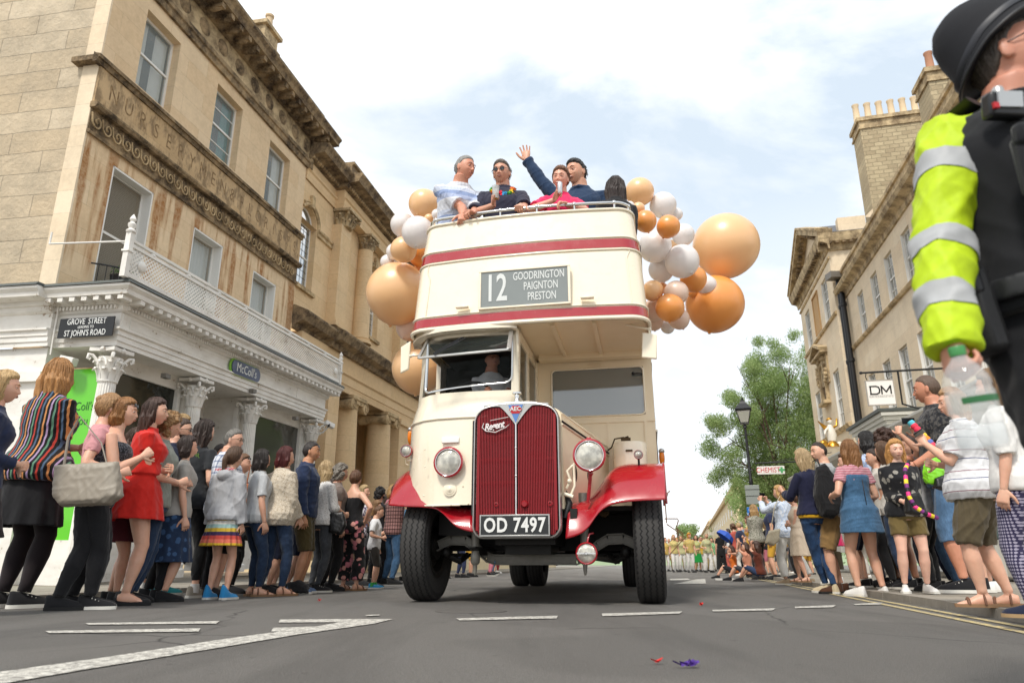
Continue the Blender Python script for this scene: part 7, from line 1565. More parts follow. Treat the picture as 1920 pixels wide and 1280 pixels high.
# ------------------------------------------------------------------ balloons tied to the bus
def latex(name, c, tr=.35):
    n = NT(name); b = lin(c); n.fin(Base_Color=b, Roughness=.4, Coat_Weight=1.0); n.b.inputs['Coat Roughness'].default_value = .32
    t = n('BsdfTranslucent'); t.inputs[0].default_value = (*b, 1); ms = n('MixShader'); ms.inputs[0].default_value = tr; n.l.new(n.b.outputs[0], ms.inputs[1]); n.l.new(t.outputs[0], ms.inputs[2]); n.l.new(ms.outputs[0], n.n['Material Output'].inputs[0]); return n.m
BALM = {'o': latex('orange_latex', '#f4a04a', .10), 'p': latex('peach_latex', '#f8c890', .14), 'w': latex('white_latex', '#f4efec', .2), 'k': latex('blush_latex', '#f2d6c2', .2)}
CN = {'o': 'orange', 'p': 'peach', 'w': 'white', 'k': 'blush'}
BL = [(746, 550, 59, 'p', 8.1, 'huge peach balloon at the left side of the bus, largest of the left cluster'), (795, 383, 29, 'p', 7.6, 'pale peach balloon below the grey-haired man, topmost of the left cluster'), (755, 421, 23, 'w', 7.75, 'white balloon behind the front white one, touching the topmost peach balloon'), (784, 436, 31, 'w', 7.3, 'large white balloon at the front of the left cluster'),
 (757, 468, 25, 'p', 7.6, 'peach balloon between the large white balloon and the huge peach one'), (790, 474, 27, 'o', 7.95, 'orange balloon tucked behind the large white balloon at the bus corner'), (740, 472, 16, 'w', 7.9, 'small white balloon half hidden left of the middle peach one'), (727, 491, 14, 'w', 8.0, 'small white balloon at the far left edge above the huge peach balloon'),
 (770, 612, 28, 'k', 8.4, 'blush balloon peeping out under the huge peach balloon'), (796, 505, 20, 'o', 8.3, 'orange balloon against the bus side right of the huge peach balloon'), (795, 622, 22, 'o', 8.2, 'orange balloon at the bus side above the left mirror'), (785, 690, 50, 'p', 8.5, 'big peach balloon behind the left mirror, lowest of the left cluster'),
 (804, 410, 9, 'p', 7.25, 'tiny peach balloon touching the big white one on its right'), (819, 402, 10, 'w', 7.2, 'tiny white balloon beside the handrail at left'), (838, 402, 10, 'p', 7.1, 'tiny peach balloon under the grey-haired man\'s arm'), (831, 417, 10, 'p', 7.0, 'tiny peach balloon on the deck edge at left, lowest front'), (817, 424, 9, 'p', 7.15, 'tiny peach balloon lowest beside the large white balloon'),
 (1199, 360, 27, 'p', 8.0, 'pale peach balloon beside the dark-haired woman, topmost of the right cluster'), (1243, 385, 25, 'w', 8.1, 'white balloon at top right next to the topmost peach one'), (1162, 381, 9, 'w', 7.2, 'tiny white balloon at the handrail corner, leftmost of the right cluster'), (1180, 387, 10, 'w', 7.3, 'tiny white balloon second from the left at the handrail corner'), (1197, 391, 12, 'p', 7.4, 'tiny peach balloon between the white pair and the topmost balloon'),
 (1210, 415, 21, 'o', 7.3, 'orange balloon nearest the top corner of the bus'), (1253, 425, 22, 'o', 7.5, 'orange balloon right of the corner one, under the white balloon'), (1268, 402, 12, 'w', 8.2, 'small white balloon peeping out right of the upper white one'), (1228, 462, 31, 'w', 7.9, 'large white balloon below the two orange ones'), (1281, 440, 21, 'w', 8.0, 'white balloon between the upper orange one and the giant peach balloon'),
 (1361, 461, 61, 'p', 9.0, 'giant peach balloon farthest right of the bus'), (1279, 490, 32, 'w', 7.9, 'large white balloon at the middle of the right cluster'), (1240, 505, 24, 'w', 8.2, 'white balloon behind the middle white one, on its lower left'), (1300, 523, 25, 'o', 8.3, 'orange balloon squeezed under the middle white balloon'), (1268, 549, 23, 'k', 7.9, 'blush balloon under the middle white one'), (1224, 545, 20, 'p', 8.0, 'peach balloon against the bus side at mid height'),
 (1325, 535, 19, 'w', 8.6, 'white balloon between the two giant ones'), (1256, 577, 27, 'o', 7.9, 'deep orange balloon low in the right cluster'), (1340, 570, 54, 'o', 8.9, 'giant orange balloon, lower of the two giants'), (1228, 581, 22, 'k', 8.3, 'blush balloon half hidden left of the low deep orange one'), (1273, 598, 20, 'k', 8.3, 'blush balloon at the bottom right of the small ones'), (1226, 602, 18, 'k', 8.5, 'blush balloon lowest against the bus side'), (1252, 613, 13, 'w', 8.6, 'small white balloon at the very bottom of the right cluster'),
 (1241, 540, 11, 'o', 8.4, 'small orange balloon wedged above the peach one at mid height'), (1262, 466, 17, 'p', 8.5, 'peach balloon mostly hidden between white ones'), (1300, 548, 11, 'o', 8.7, 'tiny orange balloon under the squeezed orange one')]
for i, (x, y, r, c, D, lab) in enumerate(BL):
    P = at_depth(x, y, D); d = ray(x, y); rad = r/F_PX*(P-_C).dot(_fw)*1.0; q = random.Random(i); m = MB(); tl = Euler((q.uniform(-.5, .5), q.uniform(-.5, .5), 0)).to_matrix()
    pr = [(0.0015, -1.10)]+[(math.cos(R(a))*(1-.10*max(0, -math.sin(R(a)))**2), math.sin(R(a))*(1.03 if a < 0 else 1.0)) for a in range(-84, 90, 7)]+[(.001, 1.0)]
    m.lathe([(a*rad, b*rad) for a, b in pr], (0, 0, 0), tl, 40); m.lathe([(.004, -1.02*rad), (.007+rad*.02, -1.06*rad), (.010+rad*.03, -1.10*rad)], (0, 0, 0), tl, 10)
    o = m.build('balloon', BALM[c], None, 180, fixn=True, label=lab, cat='balloon', group='balloons tied to the bus'); o.location = P
# ------------------------------------------------------------------ who stands where
def pf(x, yf, yh, z0=0.0, xh=None):
    p = G(x, yf, z0); h = (xh if xh is not None else x); d = ray(h, yh); t = p.y/d.y; return V((p.x, p.y, z0)), (CAM_H+d.z*t-z0)/1.0
def pw(x, yh, H, z0=0.0):
    d = ray(x, yh); t = (z0+H-CAM_H)/d.z; p = _C+d*t; return V((p.x, p.y, z0)), H
BLK = fab('plain', '#17171a'); NAVY = fab('plain', '#1b2238'); WHT = fab('plain', '#dcdad6'); GRY = fab('plain', '#9b9b9c'); JEAN = fab('denim', '#22344e'); JEANL = fab('denim', '#4c6a8a'); BLKJ = fab('denim', '#2b2c30'); KHAKI = fab('plain', '#8a7048'); SK = '#d9aa90'
sBLK = dict(mat=BLK, sole=BLACKSOLE, kind='trainer'); sVAN = dict(mat=BLK, lace=RUBSOLE, sock=None); sWHT = dict(mat=simple('white_leather', '#e2e0dc', .5), lace=RUBSOLE); sFLAT = dict(mat=BLK, kind='flat', sole=BLACKSOLE); sSAND = dict(mat=simple('tan_strap', '#6b4630', .6), kind='sandal', sole=simple('sandal_sole', '#8a6a4c', .7))
sCREAM = dict(mat=fab('plain', '#c9b898'), kind='trainer', lace=RUBSOLE); sBRN = dict(mat=fab('plain', '#4a2d1c'), kind='trainer', sole=BLACKSOLE)
WS = simple('white_sock', '#dddcd8', .8)
LG = 'people watching along the left side of the street'; RG = 'people watching along the right side of the street'
def man(label, P, az, **k): (p, H) = P; return human(label, p, az, H=H, sex='m', **k)
def wom(label, P, az, **k): (p, H) = P; return human(label, p, az, H=H, sex='f', **k)
UP = lambda q, z, f=.12, x=.05: dict(to=(q*x, f, z), pn=(0, -1, 0), fd=(-q*.3, .4, .6), pole=(q*.6, -.3, -1), curl=40)
FOLD = {'R': dict(to=(-.055, .105, .645), fd=(-1, .1, .25), pn=(0, -1, 0), pole=(.5, -.3, -.8), curl=35), 'L': dict(to=(.06, .120, .625), fd=(1, .1, .15), pn=(0, -1, 0), pole=(-.5, -.3, -.8), curl=35)}
FRONT = {'R': dict(to=(.03, .13, .56), fd=(-.7, .5, 0), pn=(0, -1, 0), curl=45), 'L': dict(to=(-.03, .13, .56), fd=(.7, .5, 0), pn=(0, -1, 0), curl=45)}
# ---- left side, from the camera onwards
B1 = wom('woman in a black shirt with coloured stripes and black skirt at far left', pf(14, 1140, 668, xh=72), 18, g=1.06, hair=('mid', '#c08a50', .27), top=dict(mat=fab('vstripe', '#121214', '#b33a2e', '#4a6078', '#c98a52', '#a58cae', '#5e8a70', sc=1.6), sleeve=.42, hem=.47, e=.016, flare=.03), bottom=dict(kind='skirt', hem=.30, mat=BLK, flare=.03, e=.006, waist=.56), shoes=dict(mat=BLK, lace=RUBSOLE), group=LG, vox=.010)
tg_ = MB(B1.S)
for s in 'RL': p, r = B1.leg_pts(s, .004, 1.0); tg_.tube(p, r, 12)
job('tights', [(tg_, 0)], [fab('plain', '#1d1518')], B1.root, 0)
wom('blonde woman in a navy top and lace skirt half hidden behind the striped shirt', pw(8, 692, 1.70), 45, hair=('long', '#d6b27c'), top=dict(mat=fab('plain', '#222a44'), sleeve=.9), bottom=dict(kind='skirt', hem=.30, mat=fab('lace', '#2a1f1e', '#131213'), flare=.05), shoes=sBLK, group=LG)
B3 = wom('woman with a coppery bob, bare shoulders, black trousers and a big grey tote bag', pf(140, 1142, 741, xh=168), 66, g=1.14, lean=7, hair=('bob', '#a4703c'), glasses='up sun', top=dict(mat=fab('specks', '#17181c', '#6a6a72'), sleeve=0, hem=.50, neck=.765, e=.008), bottom=dict(mat=BLK, e=.006), shoes=sVAN, arms={'R': dict(to=(.03, .17, .70), fd=(-.3, .6, .5), pn=(-1, 0, 0), pole=(.5, -.6, -.8), curl=50), 'L': dict(to=(-.02, .17, .71), fd=(.3, .6, .5), pn=(1, 0, 0), pole=(-.5, -.6, -.8), curl=50)}, head=(10, 0, 0), group=LG, vox=.010)
wom('woman with a high hair bun and pink top behind the coppery bob', pw(206, 736, 1.72), 60, hair=('bun', '#b58a5c'), top=dict(mat=fab('plain', '#c98f92'), sleeve=.3), bottom=dict(mat=BLK), shoes=sBLK, group=LG)
B5 = wom('woman in a bright red short dress with long dark hair and folded arms', pf(226, 1134, 744, xh=240), 62, g=1.04, hair=('long', '#4b2f22', .33), dress=dict(mat=fab('plain', '#c9241a'), hem=.385, sleeve=.20, flare=.045, e=.012, end=.002, pleats=11), shoes=sFLAT, arms=FOLD, head=(12, 2, 0), group=LG, vox=.010)
wom('blonde woman in sunglasses and an orange floral top', pf(285, 1117, 775, xh=297), 78, g=1.08, hair=('mid', '#b0905e'), glasses='sun', top=dict(mat=fab('floral', '#d5601c', '#23418c', '#8c1f3a', '#e0a040'), sleeve=.3, hem=.47), bottom=dict(mat=fab('plain', '#151a2a'), len=.80), shoes=dict(mat=fab('plain', '#2f8c92')), arms=FRONT, group=LG)
wom('person with fluffy light-brown hair behind the sunglasses', pw(315, 770, 1.74), 60, hair=('curly', '#a67f52'), top=dict(mat=fab('plain', '#8a8f86')), bottom=dict(mat=JEAN), shoes=sBLK, group=LG)
man('bearded man in dark sunglasses looking right', pw(337, 780, 1.78), 82, hair=('short', '#4a3424'), beard=True, glasses='sun', top=dict(mat=NAVY), bottom=dict(mat=BLK), shoes=sBLK, group=LG)
B9 = wom('woman in a black T-shirt with a printed list on the back, legs wide apart', pf(330, 1121, 782, xh=378), 10, lean=3, hair=('mid', '#3b2a21', .25), top=dict(mat=fab('plain', '#26282b'), sleeve=.30, hem=.47, flare=.01), bottom=dict(mat=fab('plain', '#101113'), e=.003, len=.90), shoes=dict(mat=fab('plain', '#a39a8c'), lace=RUBSOLE, sock=WS), feet={'L': (-.19, -.06, -20), 'R': (.09, .02, 15)}, arms={'L': dict(to=(-.04, .03, .84), fd=(1, -.2, .2), pn=(0, 1, 0), pole=(-1, .2, .1), curl=15), 'R': dict(to=(.10, .10, .56), fd=(-.5, .6, 0))}, group=LG, vox=.010)
B10 = wom('girl in a grey hooded sweatshirt, rainbow striped skirt and blue high-top shoes', pf(402, 1124, 838), 12, g=.84, hs=1.08, hair=('pony', '#5e4430', .16), top=dict(mat=fab('plain', '#a7a8ab'), sleeve=.97, hem=.50, e=.026, flare=.01, hood=True, wr=.006), bottom=dict(kind='skirt', hem=.335, mat=fab('hstripe', '#c8a42c', '#d5705a', '#c04a40', '#3c2a50', '#c9a838', '#9cbcb8', '#d8d4cc', sc=.66), flare=.045, waist=.6, pleats=18, pd=.008), shoes=dict(mat=fab('plain', '#2c86c0'), kind='boot', lace=RUBSOLE), group=LG, vox=.009, wr=.004)
man('grey-haired man in glasses and a white checked shirt looking right', pw(435, 800, 1.78), 84, hair=('short', '#7d7972'), glasses='clear', top=dict(mat=fab('plaid', '#d8dce4', '#a3adc2'), sleeve=.5, e=.016), bottom=dict(mat=BLK, len=.55, e=.012), shoes=sBLK, group=LG)
wom('smiling woman in a navy jacket with sunglasses on her head', pw(456, 850, 1.68), 88, hair=('updo', '#7a5638'), glasses='up sun', smile=True, top=dict(mat=NAVY, sleeve=.97), bottom=dict(mat=BLK), shoes=sBLK, group=LG)
wom('dark-haired woman in a pale T-shirt and jeans with a tan shoulder bag', pf(462, 1118, 840, xh=484), 50, hair=('bob', '#2d2420', .14), smile=True, top=dict(mat=fab('plain', '#b9bcbe'), sleeve=.4), bottom=dict(mat=JEAN, e=.004), shoes=sSAND, group=LG)
B14 = wom('woman with a deep red bob in a cream blouse and dark jeans', pf(506, 1117, 835, xh=513), 28, g=1.06, hair=('bob', '#5b1d1c', .13), top=dict(mat=fab('specks', '#cdc3b2', '#a8977e'), sleeve=.95, hem=.45, e=.018, flare=.01, wr=.004), bottom=dict(mat=JEAN, e=.004), shoes=sSAND, arms={'R': dict(to=(.10, .10, .50)), 'L': dict(to=(-.09, .11, .52))}, group=LG, vox=.010)
man('smiling man in a navy jacket and olive shorts with sunglasses on his head', pf(555, 1113, 825, xh=560), 80, hair=('short', '#2a211c'), glasses='up sun', smile=True, skin='#c4906e', top=dict(mat=fab('plain', '#22304e'), sleeve=.97, e=.018, collar=True, wr=.006), bottom=dict(mat=fab('plain', '#4a4024'), len=.50, e=.016), shoes=dict(mat=fab('plain', '#5a6f92'), lace=RUBSOLE, sock=WS), group=LG, vox=.010, head=(5, 0, 0))
B16 = wom('blonde woman in a white lace top and grey jeans with a black shoulder bag', pf(592, 1110, 862, xh=598), 36, g=1.0, hair=('mid', '#cdb184', .22), glasses='sun', top=dict(mat=fab('lace', '#dcdbd9', '#b0acaa'), sleeve=.62, hem=.49, e=.012), bottom=dict(mat=fab('denim', '#3a3d42'), e=.003), shoes=sVAN, arms={'R': dict(to=(.08, .16, .58), fd=(-.3, .9, 0), curl=40), 'L': dict(to=(-.06, .15, .58))}, group=LG, vox=.010)
wom('grey-haired woman behind the black shoulder bag', pw(636, 868, 1.68), 60, hair=('curly', '#8d867c'), top=dict(mat=fab('plain', '#7c6f68')), bottom=dict(mat=BLK), shoes=sBLK, group=LG)
B18 = wom('woman in a black strappy top and wide floral trousers with one hand on her hip', pf(652, 1107, 880, xh=657), 30, hair=('updo', '#6f4c34'), top=dict(mat=BLK, sleeve=0, hem=.52, neck=.755, e=.006), bottom=dict(mat=fab('floral', '#141315', '#c98f86', '#b9707a', sc=.62), e=.012, fl=.05, len=.92), shoes=sSAND, arms={'R': dict(to=(.115, .03, .56), fd=(-.7, .3, -.5), pn=(0, 0, -1), pole=(1, -.3, .2), curl=50), 'L': dict(to=(-.03, .16, .60))}, group=LG, vox=.010)
wom('smiling fair-haired woman in a white and purple patterned blouse', pw(682, 908, 1.66), 105, hair=('bob', '#c4a878', .11), smile=True, top=dict(mat=fab('camo', '#dad6d8', '#5a4668'), sleeve=.5, e=.015), bottom=dict(mat=BLK), shoes=sBLK, group=LG)
wom('woman with big curly black hair', pw(712, 912, 1.70), 20, hair=('curly', '#171312'), top=dict(mat=BLK), bottom=dict(mat=BLK), shoes=sBLK, group=LG)
wom('little girl with light-brown hair and a white cardigan beside the boy', pw(703, 938, 1.30), 85, hs=1.1, g=.85, hair=('long', '#9a744c'), dress=dict(mat=fab('plain', '#1d1c20'), hem=.45, sleeve=.9, flare=.03), shoes=sBLK, group=LG)
man('small boy in a white T-shirt, dark grey shorts and blue trainers', pf(697, 1103, 948, xh=692), 82, hs=1.18, g=.85, hair=('short', '#6e4c30'), top=dict(mat=fab('plain', '#d9dadc'), sleeve=.36, hem=.46, e=.02), bottom=dict(mat=fab('plain', '#37332f'), len=.52, e=.016), shoes=dict(mat=fab('plain', '#2b86b8'), lace=RUBSOLE, sock=simple('green_sock', '#3aa04a', .8)), head=(0, -14, 0), group=LG, vox=.010)
man('man in a dark cap, checked maroon shirt and jeans next to the bus wheel', pw(742, 905, 1.76), 40, hair=('short', '#3a2c22'), top=dict(mat=fab('plaid', '#8f6a66', '#6a4a50'), sleeve=.5, e=.016), bottom=dict(mat=fab('denim', '#345474'), e=.010), shoes=sBLK, group=LG)
for x, yh, H, az, sx_, lab, kw in ((255, 800, 1.6, 70, 'f', 'person in dark maroon skirt glimpsed behind the red dress', dict(hair=('mid', '#5a4030'), bottom=dict(kind='skirt', hem=.33, mat=fab('plain', '#5c2a34'), flare=.04))), (352, 815, 1.58, 50, 'f', 'person in a navy patterned skirt glimpsed behind the printed T-shirt', dict(hair=('bob', '#40302a'), bottom=dict(kind='skirt', hem=.22, mat=fab('floral', '#1b2d48', '#39557a'), flare=.05))), (415, 830, 1.66, 80, 'm', 'man in black trousers hidden behind the checked shirt', dict(hair=('short', '#2d241e'), bottom=dict(mat=BLK))), (530, 860, 1.62, 75, 'f', 'fair woman half hidden between the red bob and the navy jacket', dict(hair=('mid', '#c8a878'), bottom=dict(mat=NAVY, len=.55))), (575, 866, 1.66, 80, 'm', 'man in navy shorts hidden behind the olive shorts', dict(hair=('short', '#4a3a2c'), bottom=dict(mat=NAVY, len=.5))), (622, 895, 1.58, 70, 'f', 'person in black shorts hidden behind the white lace top', dict(hair=('bob', '#4c3628'), bottom=dict(mat=BLK, len=.5))), (668, 915, 1.6, 80, 'm', 'person in pale clothes hidden behind the floral trousers', dict(hair=('short', '#8a8078'), bottom=dict(mat=KHAKI))), (722, 925, 1.66, 75, 'f', 'person in a long blue skirt hidden beside the boy', dict(hair=('long', '#4a3424'), bottom=dict(kind='skirt', hem=.15, mat=fab('plain', '#2c3c58'), flare=.05)))):
    human(lab, pw(x, yh, H)[0], az, H=H, sex=sx_, top=dict(mat=fab('plain', random.Random(x).choice(['#3a3a42', '#7b6a60', '#a8a39c', '#31415a', '#5d2e33']))), shoes=sBLK, group=LG, vox=.013, **kw)
# ---- passengers on the open deck
DZ = 2.62; bpt = lambda x, y, z: b2w(x, y, z)
def onbus(px, py, yb, H=None):
    p = bp(px, py, yb); w_ = b2w(p[0], yb, 0); top_ = p[2]; return (V((w_.x, w_.y, DZ)), (top_-DZ)*1.0)
RAILZ = 3.86
def rail_pt(px, py): p = bp(px, py, -.46); return b2w(*p)
BG = 'passengers on the open top deck'
man('grey-haired man in a blue and white striped T-shirt leaning on the bus rail', onbus(856, 306, .02), 158, g=.98, lean=14, twist=0, head=(-34, -8, 0), hair=('short', '#9a9792'), skin='#cf9378', top=dict(mat=fab('hstripe', '#8b9cc0', '#c3cbdc', '#d8dbe2', '#d2d4da', '#a9b4cf', sc=.62), sleeve=.40, e=.014, wr=.005), bottom=dict(mat=JEAN), shoes=sBLK, arms={'R': dict(w=rail_pt(868, 404), fd=(.2, .5, -.85), pn=(0, -.6, -.8), curl=50, pole=(-.6, -.5, .3)), 'L': dict(w=rail_pt(888, 400), fd=(.9, .4, -.2), pn=(0, 0, -1), curl=45)}, group=BG, vox=.008, fine=.0038)
B_s = man('man in dark sunglasses and navy T-shirt with a rainbow flower garland, holding a plastic cup', onbus(943, 304, .0), 182, g=.98, head=(14, -8, 0), hair=('quiff', '#6d6258'), skin='#cf9c82', glasses='sun', top=dict(mat=fab('plain', '#2c2c3e'), sleeve=.40, e=.014, wr=.005), bottom=dict(mat=JEAN), shoes=sBLK, arms={'R': dict(w=rail_pt(925, 384)+V((0, .10, .05)), fd=(0, .3, .9), pn=(-.9, .2, 0), curl=60, pole=(1, -.3, -.6)), 'L': dict(w=rail_pt(976, 386), fd=(.2, .7, -.5), pn=(0, -.3, -1), curl=60)}, group=BG, vox=.008, fine=.0038)
man('dark-haired young man in a navy shirt waving high with one arm', onbus(1086, 303, .70), 196, head=(30, -8, 0), lean=2, hair=('quiff', '#1d1816'), skin='#cf9c80', smile=True, top=dict(mat=fab('plain', '#1f3552'), sleeve=.97, e=.010, collar=True), bottom=dict(mat=JEAN), shoes=sBLK, arms={'R': dict(w=b2w(*bp(985, 296, .70)), fd=(.1, -.1, 1), pn=(0, 1, .1), curl=8, spread=13, pole=(.6, 0, -1)), 'L': {}}, group=BG, vox=.008, fine=.0036)
B_p = wom('woman in a bright pink T-shirt holding a drinks can, arms on the rail', onbus(1048, 324, -.02), 172, g=.98, lean=8, head=(28, -12, -6), hair=('updo', '#7a5238'), skin='#dea68e', smile=True, top=dict(mat=fab('plain', '#dc2a5e'), sleeve=.36, e=.014, wr=.005), bottom=dict(mat=JEAN), shoes=sBLK, arms={'R': dict(w=rail_pt(1040, 376)+V((0, .04, .03)), fd=(-.4, .3, .8), pn=(-.7, .5, 0), curl=60, pole=(1, -.2, -.5)), 'L': dict(w=rail_pt(1062, 382)+V((0, .02, 0)), fd=(.95, .2, .0), pn=(0, 0, -1), curl=45, pole=(-1, -.3, -.1))}, group=BG, vox=.008, fine=.0038)
wom('woman in black with long dark hair, back turned, beside the right-hand balloons', onbus(1152, 328, .30), -15, lean=0, head=(18, -4, 3), hair=('long', '#33241e', .36), top=dict(mat=BLK, sleeve=.97, e=.016), bottom=dict(mat=BLK), shoes=sBLK, group=BG, vox=.010)
def at_hand(B, s, off=(0, 0, 0)):
    _, _, wr_, fd, pn, a = B.AR[s]; M_ = Matrix.Translation(B.root.location)@B.root.rotation_euler.to_matrix().to_4x4(); return M_@((wr_+fd.normalized()*.045+V(pn)*.012)*B.S+V(off))
def cup():
    p = at_hand(B_s, 'R'); r = empty('plastic_cup', p+V((.0, -.03, -.05)), 0, label='clear plastic cup of pale beer held by the man with the garland', cat='cup'); m = MB(); m.lathe([(.028, 0), (.030, .002), (.040, .145), (.042, .148), (.040, .15), (.028, .004)], n=20, cap=False); m.build('cup_wall', glassy('frosted_plastic', '#dfe2e0', .35, 1.4, .55), r, 60); m = MB(); m.lathe([(.027, .004), (.031, .055)], n=18); m.build('beer', glassy('beer', '#d8b060', .2, 1.33, .9), r, 60)
    p = at_hand(B_p, 'R'); m = MB(); m.lathe([(.020, 0), (.026, .008), (.026, .125), (.020, .135)], (p.x, p.y-.02, p.z-.03), n=18); m.build('drinks_can', simple('silver_can', '#c9c9cc', .3, .6), None, 50, label='silver drinks can in the hand of the woman in pink', cat='can')
    m = MB(); g_ = B_s; cols = ['#d8203a', '#e8762a', '#ecc832', '#4cae4a', '#2f9ad0', '#7a4ab8', '#d84aa0']; mats = [simple('petal'+c, c, .8) for c in cols]; rr_ = random.Random(2)
    for i in range(46):
        a = 2*math.pi*i/46; c = g_.sp((.052*math.sin(a), .030+.030*math.cos(a)*-1+.022, .815-.055*(1-abs(math.cos(a/2)))*0-.050*(.5-.5*math.cos(a)) if False else .822-.062*(.5+.5*math.cos(a)))); c = g_.sp((.056*math.sin(a), .012+.062*(.5+.5*math.cos(a)), .835-.075*(.5+.5*math.cos(a))))
        m.mat((i//4) % 7)
        for k in range(7):
            e = Euler((rr_.uniform(0, 6), rr_.uniform(0, 6), 0)).to_matrix(); a_, b_ = e@V((.026, 0, 0)), e@V((0, .018, 0)); q = c+V((rr_.uniform(-.012, .012), rr_.uniform(-.012, .012), rr_.uniform(-.012, .012))); m.quad(q, q+a_*.6+b_, q+a_*1.3, q+a_*.6-b_)
    o = m.build('flower_garland', mats, None, 0, fixn=False, label='rainbow flower garland round the neck of the man in sunglasses', cat='garland'); o.matrix_world = Matrix.Translation(g_.root.location)@g_.root.rotation_euler.to_matrix().to_4x4()
cup()
w_ = b2w(-.46, .20, 0); human('bus driver sitting in the dark cab in glasses and a pale shirt', (w_.x, w_.y, .86), 169, H=1.70, sex='m', hair=('bald', '#6a645c'), glasses='clear', skin='#b98268', top=dict(mat=fab('plain', '#c3c6ca'), sleeve=.9), bottom=dict(mat=NAVY), legs=False, g=.9, arms={'R': dict(to=(.07, .20, .66), fd=(0, 1, 0), pole=(0, -.5, -1)), 'L': dict(to=(-.07, .20, .66), fd=(0, 1, 0), pole=(0, -.5, -1))}, vox=.012)
# ---- right side
zk = .063
R1 = wom('blonde woman in a pale blue shirt and white jeans photographing with a phone, legs apart', pf(1484, 1096, 908, xh=1463), -34, hair=('long', '#d0a468', .30), top=dict(mat=fab('vthin', '#b9c7dc', '#d5dbe4'), sleeve=.9, e=.016, hem=.46, wr=.006), bottom=dict(mat=fab('plain', '#d2cfc8'), e=.008, fl=.02, len=.93), shoes=dict(mat=fab('plain', '#a08c72')), feet={'L': (-.05, .02, -8), 'R': (.10, -.17, 8)}, arms={'L': dict(to=(-.05, .22, .85), fd=(.2, .1, 1), pn=(1, 0, 0), curl=45, pole=(-.5, -.5, -1)), 'R': dict(to=(.05, .22, .85), fd=(-.2, .1, 1), pn=(-1, 0, 0), curl=45, pole=(.5, -.5, -1))}, group=RG, vox=.010)
wom('girl with light hair in a speckled silver jacket and black trousers with a yellow stripe', pf(1427, 1086, 944, xh=1432), -20, hair=('long', '#c09a68'), top=dict(mat=fab('camo', '#a8a498', '#6f7062', sc=2), sleeve=.95, e=.02), bottom=dict(mat=fab('plain', '#1d1d1e')), shoes=sBLK, group=RG, vox=.012)
man('person in a pale grey cap and maroon top behind the white jeans', pw(1480, 924, 1.66, zk), -60, hair=('short', '#b0b4ba'), top=dict(mat=fab('plain', '#4a2430'), sleeve=.9), bottom=dict(mat=BLK), shoes=sBLK, group=RG, vox=.012)
wom('woman in a sleeveless beige dress behind the backpack', pf(1508, 1091, 922, zk, xh=1500), -70, hair=('updo', '#6a4a34'), dress=dict(mat=fab('plain', '#cdbca6'), hem=.28, sleeve=0, flare=.03), shoes=sSAND, group=RG, vox=.012)
R5 = wom('blonde woman in a navy cardigan and jeans with a black backpack, ankles crossed', pf(1543, 1112, 838, xh=1520), -22, lean=0, hair=('mid', '#c9ae84', .25), top=dict(mat=fab('plain', '#1a1d38'), sleeve=.80, e=.012, hem=.515, wr=.005), bottom=dict(mat=fab('denim', '#1f3c60'), e=.003, waist=.56), shoes=sCREAM, feet={'L': (.06, .02, -6), 'R': (.015, -.09, 24)}, arms={'L': dict(to=(-.06, .20, .70), fd=(.2, .7, .5), curl=40), 'R': dict(to=(.06, .20, .68), fd=(-.2, .7, .5), curl=40)}, group=RG, vox=.009)
mm = MB(R5.S); R5.torso(mm, .495, .56, .010, flare=.0); job('undershirt', [(mm, .009)], [fab('plain', '#c89a1e')], R5.root, 2, wr_fabric(.003, 4))
man('short-haired man in a grey T-shirt and khaki shorts looking left', pf(1578, 1112, 825, xh=1552), -78, g=1.08, hair=('crop', '#33261e'), top=dict(mat=fab('plain', '#a3a6a8'), sleeve=.40, e=.016), bottom=dict(mat=fab('plain', '#8a6d44'), len=.50, e=.018), shoes=sBRN, group=RG, vox=.010, arms=FRONT)
R7 = wom('girl with long light-brown hair in a blue denim pinafore dress and white trainers', pf(1634, 1118, 822, xh=1606), -8, hair=('long', '#96683c', .42), top=dict(mat=fab('thin', '#b0707c', '#d0b4b8', sc=6), sleeve=.26, hem=.70, e=.010), dress=None, shoes=sWHT, feet={'L': (-.065, .02, -16), 'R': (.085, -.01, 14)}, arms={'L': dict(to=(-.12, .10, .62), fd=(.5, .6, .2)), 'R': dict(to=(.10, .12, .58), fd=(-.5, .7, 0))}, group=RG, vox=.009)
mm = MB(R7.S); R7.torso(mm, .56, .755, .014); skirt(mm, R7.T, lambda p: R7.sp(p)/R7.S, .60, .385, .014, .022, 7, .002, 0)
for q in (-1, 1): mm.tube([R7.sp((q*.05, -.055, .74))/R7.S, R7.sp((q*.048, -.035, .80))/R7.S, R7.sp((q*.048, .005, .822))/R7.S, R7.sp((q*.045, .06, .75))/R7.S], [(.010, .006)]*4, 8)
job('pinafore_dress', [(mm, .009)], [fab('denim', '#3c6080')], R7.root, 2, wr_fabric(.004, 9))
mm = MB(R7.S); mm.tube([R7.sp((0, -.088, .72))/R7.S, R7.sp((0, -.094, .55))/R7.S], .0022, 6); job('zip', [(mm, 0)], [simple('dark_zip', '#2a2018', .5)], R7.root, 0)
wom('black-haired woman in a pale blue tied blouse', pf(1672, 1101, 806, zk, xh=1668), -14, hair=('long', '#171416', .30), top=dict(mat=fab('vthin', '#9fb4d8', '#c3cee0'), sleeve=.6, e=.02, wr=.006), bottom=dict(mat=fab('plain', '#161c30'), e=.005), shoes=sBLK, group=RG, vox=.012)
